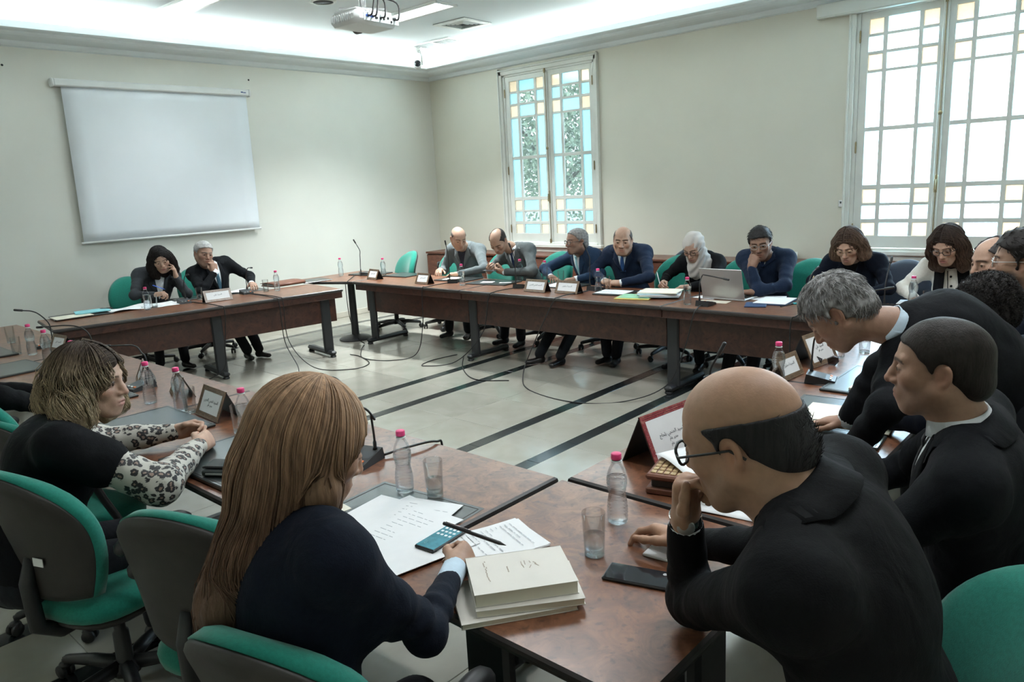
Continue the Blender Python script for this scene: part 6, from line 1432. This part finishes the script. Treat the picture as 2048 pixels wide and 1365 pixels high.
person('woman with brown bobbed hair and navy jacket, writing, head bowed', (-1.94, 6.04, 1.165), PI+.308-.30, .42, .06, fem=True, hs=1.06, nb=(-1.97, 6.27, 1.07), pel=(-1.97, 6.45, .56), tyaw=PI+.02, shw=.18, skin=PALE, jacket='deepnavy', shirt='black_cloth', collar=False, cuffs=None, glasses=('brass', 'thin', .0013), lids=.2, lipc=(.32, .12, .11), custom=bob(.105, .02, (.055, .034, .024), (.20, .135, .095), 260, .0018, 5),
       arms=dict(R=dict(wr=(-2.17, 5.97, Z+.01), el=(-2.27, 6.20, .85), fd=(-.05, -.9, -.05), pn=(.75, 0, -.6), pose='pen'), L=dict(wr=(-1.85, 5.90, Z), el=(-1.66, 6.12, .84), fd=(-.8, -.4, 0), pose='relax')))
def p10x(D):
    bob(.20, .012, (.030, .020, .016), (.10, .062, .044), 260, .0022, 8)(D); tr, up, tf, nb = D['tr'], D['up'], D['tf'], D['nb']
    for s in (-1, 1):
        u = np.linspace(-1, 1, 6); z = np.linspace(.0, .46, 18); cx = .070+.018*np.sin(z*6); g = np.stack([s*cx[:, None]+.036*u[None, :], np.repeat(z[:, None], 6, 1)], -1); P = D['chest'](g, .014+.004*np.cos(u*5)[None, :]); b = MB(); b.grid(P-D['base'] if s > 0 else (P-D['base'])[:, ::-1], thick=.010, dirv=tf); b.build('scarf', 'black_cloth', D['obj'], smooth=True)
    u = np.linspace(-.055, .055, 9); P = D['chest'](np.stack([u, np.full(9, .035)+8*u**2*-1], -1)[None], .006)[0]; MB().tube(P-D['base'], .004, 6).build('black_trim', 'black_cloth', D['obj'])
    for i in range(4):
        P = D['chest'](A_(0, .09+.07*i)[None, None], .007)[0, 0]; MB().tube([P-D['base']-tf*.004, P-D['base']+tf*.003], .008, 10).build('button', 'black_cloth', D['obj'])
    P = D['chest'](np.stack([np.full(14, .022), np.linspace(.05, .40, 14)], -1)[None], .006)[0]; MB().tube(P-D['base'], .003, 6).build('black_trim', 'black_cloth', D['obj'])
    T = lambda p: tuple((D['Ml'] @ A_(*p, 1))[:3]); a = [(.083, .0+.016*math.cos(t), -.058+.022*math.sin(t)) for t in np.linspace(0, 2*math.pi, 16)[:-1]]; MB().tube([T(q) for q in a], .0032, 6, closed=True).build('earring', 'brass', D['obj'], smooth=True)
    a = [(-.083, q[1], q[2]) for q in a]; MB().tube([T(q) for q in a], .0032, 6, closed=True).build('earring', 'brass', D['obj'], smooth=True)
person('woman in white jacket with black scarf, black spectacles and hoop earrings', (-1.28, 6.10, 1.175), PI+.206-.33, .42, .05, fem=True, hs=1.08, nb=(-1.27, 6.28, 1.06), pel=(-1.24, 6.46, .56), tyaw=PI+.0, shw=.175, skin=PALE, jacket='cream_knit', shirt=None, lapel=False, collar=False, cuffs=None, glasses=('plastic', 'rect', .0022), lids=.2, lipc=(.36, .10, .10), custom=p10x,
       arms=dict(R=dict(wr=(-1.43, 5.98, Z), el=(-1.58, 6.18, .84), fd=(.7, -.6, 0), pose='relax'), L=dict(wr=(-1.20, 5.98, Z), el=(-1.00, 6.14, .84), fd=(-.85, -.3, 0), pose='relax')))
# -- below the screen
person('dark-haired woman in grey jacket, cheek propped on her hand', (-8.04, 3.37, 1.175), -1.968+.08, .30, .16, fem=True, hs=1.05, nb=(-8.24, 3.40, 1.06), pel=(-8.38, 3.36, .55), tyaw=-PI/2-.12, shw=.18, skin=(.40, .26, .19), jacket='charcoal', shirt='white_shirt', collar=False, cuffs=None, v=.30, lids=.3, lipc=(.28, .10, .10), custom=bob(.19, .022, (.012, .010, .010), (.022, .017, .015), 260, .0014, 11),
       arms=dict(L=dict(wr=(-7.93, 3.46, .985), el=(-7.86, 3.52, .805), fd=(-.12, -.05, 1), pn=(-.55, -.85, .0), pose='cheek'), R=dict(wr=(-7.94, 3.22, .83), el=(-8.06, 3.06, .84), fd=(.55, .75, .15), pn=(.1, .3, -.9), pose='pen')))
person('grey-haired man in dark suit, fist at his mouth, leaning sideways', (-8.12, 3.88, 1.185), -2.02+.42, .14, -.14, hs=1.08, nb=(-8.27, 4.00, 1.06), pel=(-8.40, 4.10, .56), tyaw=-PI/2+.02, shw=.205, bulk=1.12, skin=(.36, .22, .16), jacket='dark_suit', tie='teal_tie', v=.32, lids=.8, face=dict(jaw=1.1), fat=.004,
       arms=dict(R=dict(wr=(-7.93, 3.885, .985), el=(-7.90, 3.70, .80), fd=(-.15, .05, 1), pn=(-1, 0, -.1), pose='fist', cuffw=.03), L=dict(wr=(-7.92, 4.30, .80), el=(-8.20, 4.44, .86), fd=(.9, -.3, 0), pose='relax')), hair=dict(th=.012, top=.013, hl=.072, col=(.42, .42, .41), col2=(.33, .33, .33), rough=.0016, freq=60, locks=500, ll=.020, lr=.0012, lift=.003), brow=(.20, .19, .18), beard=.12, legs=dict(L=((-7.98, 4.16, .50), (-7.66, 4.15, .10)), R=((-7.98, 3.98, .50), (-7.70, 4.03, .10))))
t = empty('lapel_pin', (0, 0, 0))
bpy.data.objects.remove(t)
# -- near row
def p17x(D):
    bob(.150, .034, (.045, .031, .022), (.42, .33, .21), 1000, .0055, 21, thick=.020, r=.0015, res=.005)(D)
person('woman with wavy blonde-tipped hair, black cape and leopard sleeves', (-2.95, .92, 1.14), -.82, .06, -.04, fem=True, hs=1.08, nb=(-2.98, .80, 1.005), pel=(-2.93, .60, .55), tyaw=-.10, shw=.19, bulk=1.16, skin=(.50, .33, .25), jacket='black_cloth', shirt=None, lapel=False, collar=False, cuffs=None, lids=1.1, lipc=(.42, .17, .16), makeup=.75, brow=(.06, .04, .03), hres=.0032, jres=.010, sleeves=dict(mat='leopard', cut=.42, r=.088), gaze=(.25, 0), custom=p17x, mouth=.5,
       arms=dict(R=dict(wr=(-2.89, 1.25, .805), el=(-2.62, .98, .795), fd=(-.55, .82, .05), pn=(-.8, -.1, -.4), pose='clasp', h=.003), L=dict(wr=(-3.14, 1.27, .81), el=(-3.27, 1.0, .82), fd=(.45, .85, .12), pn=(.8, -.2, -.3), pose='clasp', h=.003)))
def p18x(D):
    # long straight hair: a fall of hair from the crown down the back, plus separate locks
    base, Mn = D['base'], D['Mn']; hd = D['head']; s = Sdf(); hs = D['hs']; R3 = Mn[:3, :3]/hs
    H_ = lambda x, y, z: hd+R3 @ (A_(x, y, z)*hs)
    s.ell(H_(0, -.022, .036), A_(.097, .118, .108)*hs, R3, .03)
    fall = [H_(0, -.035, .03), H_(0, -.068, -.06), hd+A_(-.035, -.135, -.20), hd+A_(-.065, -.185, -.30), hd+A_(-.085, -.205, -.42), hd+A_(-.10, -.20, -.52)]
    s.chain(fall, [.080, .078, .078, .074, .060, .026], .05)
    for q in (-1, 1): s.chain([H_(q*.062, .0, .02), H_(q*.070, .012, -.07), hd+A_(q*.062-.02, -.02 if q > 0 else -.03, -.19), hd+A_(q*.060-.05, -.10, -.31)], [.030, .032, .032, .020], .04)
    inv = np.linalg.inv(Mn); 
    def op(P): L = (P-Mn[:3, 3]) @ inv[:3, :3].T; return -np.maximum(np.sqrt((L[..., 0]/.058)**2+((L[..., 2]+.03)/.10)**2)*.06-.06, .05-L[..., 1])
    s.fn(op, .012, 2); V, Q = mesh_of(s, .0062, 1, lambda P: .0035*wob(P*A_(1, 1, .25), 60, 3))
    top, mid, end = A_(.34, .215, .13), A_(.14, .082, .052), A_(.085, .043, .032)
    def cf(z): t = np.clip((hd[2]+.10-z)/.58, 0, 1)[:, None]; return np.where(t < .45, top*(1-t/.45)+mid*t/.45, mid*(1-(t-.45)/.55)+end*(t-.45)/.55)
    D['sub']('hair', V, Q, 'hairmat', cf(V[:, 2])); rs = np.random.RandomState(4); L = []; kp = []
    for i in range(640):
        az = rs.uniform(-2.75, 2.75); m = 26; u = np.linspace(0, 1, m); a = np.minimum(u/.32, 1)*1.5+.05; lx = np.sin(az)*np.sin(a)*.09; ly = -.022-np.cos(az)*np.sin(a)*.11; lz = .034+np.cos(a)*.10
        P = hd+(np.stack([lx, ly, lz], 1)*hs) @ R3.T; t = np.clip((u-.32)/.68, 0, 1); ln = rs.uniform(.36, .64)*(1 if abs(az) < 1.9 else .7); tgt = A_(-.15, -.20, -1.0)*ln
        P = P+t[:, None]*tgt[None]*A_(1, 1, 1)+np.stack([np.sin(az)*-.035*t, 0*t, 0*t], 1); P2 = project(P, s, .002+.004*rs.rand(), 4); L.append(P2-base); kp.append(rs.uniform(.65, 1.55))
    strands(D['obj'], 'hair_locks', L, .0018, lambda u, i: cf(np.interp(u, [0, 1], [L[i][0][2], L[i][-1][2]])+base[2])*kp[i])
person('long-haired woman in navy blazer, back turned, writing with a black pen', (-1.372, .838, 1.238), -.22, .40, .0, fem=True, hs=1.08, nb=(-1.36, .80, 1.10), pel=(-1.28, .62, .55), tyaw=-.12, shw=.175, bulk=1.04, skin=(.40, .245, .17), jacket='deepnavy', shirt=None, collar=False, lapel=False, cuffs='blue_shirt', lids=.2, hres=.004, jres=.0095, custom=p18x,
       arms=dict(R=dict(wr=(-1.345, 1.20, .795), el=(-1.19, .965, .80), fd=(-.35, .95, .0), pn=(-.85, -.25, -.5), pose='pen', cuffw=.005, slv=.075, h=.003), L=dict(wr=(-1.70, .96, .70), el=(-1.66, .82, .84), fd=(.2, .9, -.2), pose='relax', h=.004)))
person('person in dark sleeves at the left edge, one hand on the table', (-4.50, .74, 1.22), .1, .3, 0, nb=(-4.47, .72, 1.04), pel=(-4.38, .60, .55), tyaw=-.1, skin=TAN, jacket='black_suit', shirt=None, collar=False, lapel=False, cuffs=None, hair=dict(th=.014, top=.014, hl=.07, col=(.02, .017, .015)),
       arms=dict(R=dict(wr=(-4.16, 1.10, .80), el=(-4.12, .90, .90), fd=(-.5, .85, 0), pose='relax'), L=dict(wr=(-4.62, 1.18, Z), el=(-4.78, .93, .84), fd=(.3, .9, 0), pose='relax')))
# -- right row
def p16x(D):
    el, wr, a = D['aw']['L']; d = unit(wr-el); x = unit(np.cross(d, A_(0, 0, 1))); y = np.cross(d, x); w = MB(); c = wr+d*.012-D['base']
    for k in range(16):
        an = 2*math.pi*k/16; q = c+(x*math.cos(an)+y*math.sin(an))*.0325; R = Matrix(np.stack([x*math.cos(an)+y*math.sin(an), -x*math.sin(an)+y*math.cos(an), d], 1).tolist()); w.box(tuple(q), (.004, .0115, .018), R, bev=.001)
    w.build('watch_band', 'chrome', D['obj'])
    R = Matrix(np.stack([x, y, d], 1).tolist()); v = unit(-A_(wr[0], wr[1], wr[2]-1.78)); v = unit(v-d*(v @ d)); s2 = np.cross(d, v); R = Matrix(np.stack([s2, d, v], 1).tolist()); MB().lathe([(.019, 0), (.019, .006), (.016, .008), (0, .008)], 20, c=tuple(c+v*.030), R=R).build('watch_face', 'silver', D['obj'], auto=40)
person('bald man in black spectacles and black suit, fist at his mouth, leaning on his elbow', (-.60, 1.305, 1.275), 1.60, .34, -.10, hs=1.13, nb=(-.492, 1.295, 1.178), pel=(-.27, 1.40, .56), tyaw=1.75, shw=.22, bulk=1.22, hunch=.02, skin=(.40, .235, .155), jacket='black_suit', shirt=None, collar=False, cuffs='white_shirt', lapel=True, clh=1.6, glasses=('plastic', 'rect', .0030), lids=.6, fat=.006, hres=.0032, jres=.010, face=dict(jaw=1.08, nose=1.15), beard=.2, custom=p16x, brow=(.05, .045, .04),
       arms=dict(L=dict(wr=(-.745, 1.34, 1.045), el=(-.775, 1.41, .805), fd=(.05, -.10, 1), pn=(1., .15, -.1), pose='chin', h=.003, cuffw=-.005), R=dict(wr=(-.93, 1.68, .795), el=(-.70, 1.66, .86), fd=(-.95, .25, 0), pn=(-.1, -.4, -.9), pose='relax', h=.003)),
       hair=dict(th=.005, top=.004, hl=.075, col=(.022, .022, .024), bald=((0, -.008, .092), (.092, .150, .080)), temple=.022, rough=.0006, stub=.4, res=.0035, freq=50, locks=2600, ll=.020, lr=.0006, lift=.0, flow=(0, -.95, -.2)))
def p15x(D):
    P = D['chest'](A_(-.085, .16)[None, None], .018)[0, 0]-D['base']; MB().lathe([(.007, 0), (.006, .002), (0, .003)], 10, c=tuple(P), R=Matrix.Rotation(PI/2, 3, 'Y')).build('lapel_pin', mk('red_enamel', (.5, .04, .03), .3), D['obj'])
person('man with cropped dark hair, black tie and white collar, in profile', (-.425, 2.04, 1.272), 1.73, .04, .0, hs=1.0, nb=(-.37, 2.06, 1.125), pel=(-.27, 2.17, .55), tyaw=1.72, shw=.205, bulk=1.12, skin=(.36, .215, .15), jacket='dark_suit', shirt='white_shirt', tie='black_tie', v=.30, lids=.75, hres=.0032, jres=.010, beard=.22, brow=(.04, .03, .025), custom=p15x, fat=.003, face=dict(nose=1.12, jaw=1.05),
       arms=dict(L=dict(wr=(-.80, 2.02, .79), el=(-.52, 1.82, .84), fd=(-.8, .5, 0), pose='relax'), R=dict(wr=(-.84, 2.30, .79), el=(-.58, 2.42, .84), fd=(-.9, -.2, 0), pose='relax')), hair=dict(th=.0065, top=.008, hl=.068, temple=.036, col=(.020, .016, .014), rough=.0006, res=.0035, freq=60, stub=.75))
person('grey-haired man in black suit, standing bent low over the table', (-.860, 2.60, 1.288), 1.72, .80, .0, hs=1.0, nb=(-.68, 2.68, 1.25), pel=(-.28, 2.94, .97), tyaw=1.25, shw=.18, bulk=1.02, hunch=.02, shz=dict(R=-.10, L=-.03), skin=(.34, .20, .14), jacket='dark_suit', shirt='blue_shirt', tie=None, lapel=False, v=.2, lids=.3, hres=.0034, jres=.011, stand=True, brow=(.12, .11, .1), face=dict(nose=1.1), beard=.1,
       arms=dict(L=dict(wr=(-.78, 2.46, .80), el=(-.66, 2.44, 1.02), fd=(-.8, -.1, -.2), pose='flat'), R=dict(wr=(-.92, 2.92, .80), el=(-.80, 2.90, 1.04), fd=(-.9, .1, -.2), pose='flat')), hair=dict(th=.017, top=.020, hl=.078, temple=.032, col=(.30, .30, .30), col2=(.13, .125, .12), rough=.004, freq=55, res=.0038, locks=2400, ll=.032, lr=.0010, lift=.005, flow=(0, .25, -.6)), legs=dict(L=((-.36, 2.82, .52), (-.30, 2.80, .10)), R=((-.36, 3.02, .52), (-.30, 3.02, .10))))
person('man with curly black hair and dark jacket, back of the head to us', (-.525, 3.18, 1.235), .92, .12, .05, hs=.94, nb=(-.46, 3.14, 1.08), pel=(-.28, 3.16, .56), tyaw=1.35, skin=TAN, jacket='deepnavy', shirt='dark_top', collar=False, cuffs=None, hair=dict(th=.020, top=.022, hl=.066, temple=.03, col=(.012, .010, .010), col2=(.022, .019, .018), rough=.006, freq=70, res=.0042, locks=2200, ll=.024, lr=.0012, curl=.007, lift=.004),
       arms=dict(L=dict(wr=(-.80, 3.04, .79), el=(-.58, 2.92, .85), fd=(-.9, .2, 0), pose='relax'), R=dict(wr=(-.80, 3.34, .79), el=(-.56, 3.40, .84), fd=(-.9, -.2, 0), pose='relax')))
person('bearded man in clear spectacles and dark shirt at the right edge', (-.535, 4.0, 1.315), 1.62, .02, .0, hs=1.06, nb=(-.475, 4.02, 1.155), pel=(-.25, 4.10, .57), tyaw=1.6, skin=(.36, .22, .155), jacket='deepnavy', shirt='dark_top', collar=True, cuffs=None, v=.12, glasses=('silver', 'round', .0018), beard=.85, brow=(.02, .016, .014), hair=dict(th=.020, top=.026, hl=.070, temple=.028, col=(.014, .012, .011), rough=.004, freq=60, locks=300, ll=.035, lr=.0016, lift=.005),
       arms=dict(L=dict(wr=(-.82, 3.92, .79), el=(-.58, 3.82, .85), fd=(-.9, .2, 0), pose='relax'), R=dict(wr=(-.82, 4.16, .79), el=(-.58, 4.26, .84), fd=(-.9, -.2, 0), pose='relax')))
person('man mostly hidden behind the bearded man, only forehead and eyes showing', (-.72, 4.50, 1.25), 2.35, .12, .0, hs=1.06, nb=(-.60, 4.56, 1.09), pel=(-.35, 4.66, .56), tyaw=1.7, skin=(.40, .25, .18), jacket='dark_suit', shirt='white_shirt', cuffs=None, lids=.7, hair=dict(th=.010, top=.010, hl=.078, col=(.06, .055, .055), bald=((0, .05, .10), (.05, .07, .06))), brow=(.03, .025, .02))
# -- pens in hands
def pen(a, b, mat, label, r=.0045):
    a, b = A_(*a), A_(*b); d = b-a; o = empty('pen', tuple(a), 0, label, 'pen'); L = np.linalg.norm(d); n = d/L
    MB().tube([A_(0, 0, 0), n*.004, n*.02, n*(L-.003), n*L], [.0008, .0015, r, r, r*.8], 8).build('barrel', mat, o, smooth=True)
    if mat != 'bluepen': MB().tube([n*L*.55+A_(0, 0, r*1.3), n*L*.95+A_(0, 0, r*1.4)], .0012, 6).build('clip', 'chrome', o)
    return o
pen((-1.315, 1.37, .80), (-1.49, 1.30, .845), 'plastic', 'thick black pen in the hand of the long-haired woman', .0055)
pen((-3.53, 5.90, .80), (-3.615, 5.99, .90), 'silver', 'silver pen in the hand of the woman in the pale headscarf')
pen((-2.185, 5.86, .80), (-2.155, 5.92, .94), 'brass', 'slim pen in the hand of the woman in navy')
pen((-7.87, 3.30, .88), (-7.92, 3.20, .935), 'bluepen', 'blue pen in the hand of the dark-haired woman')
pen((-7.92, 2.66, .776), (-7.80, 2.74, .778), 'plastic', 'black pen lying on the cyan folder')
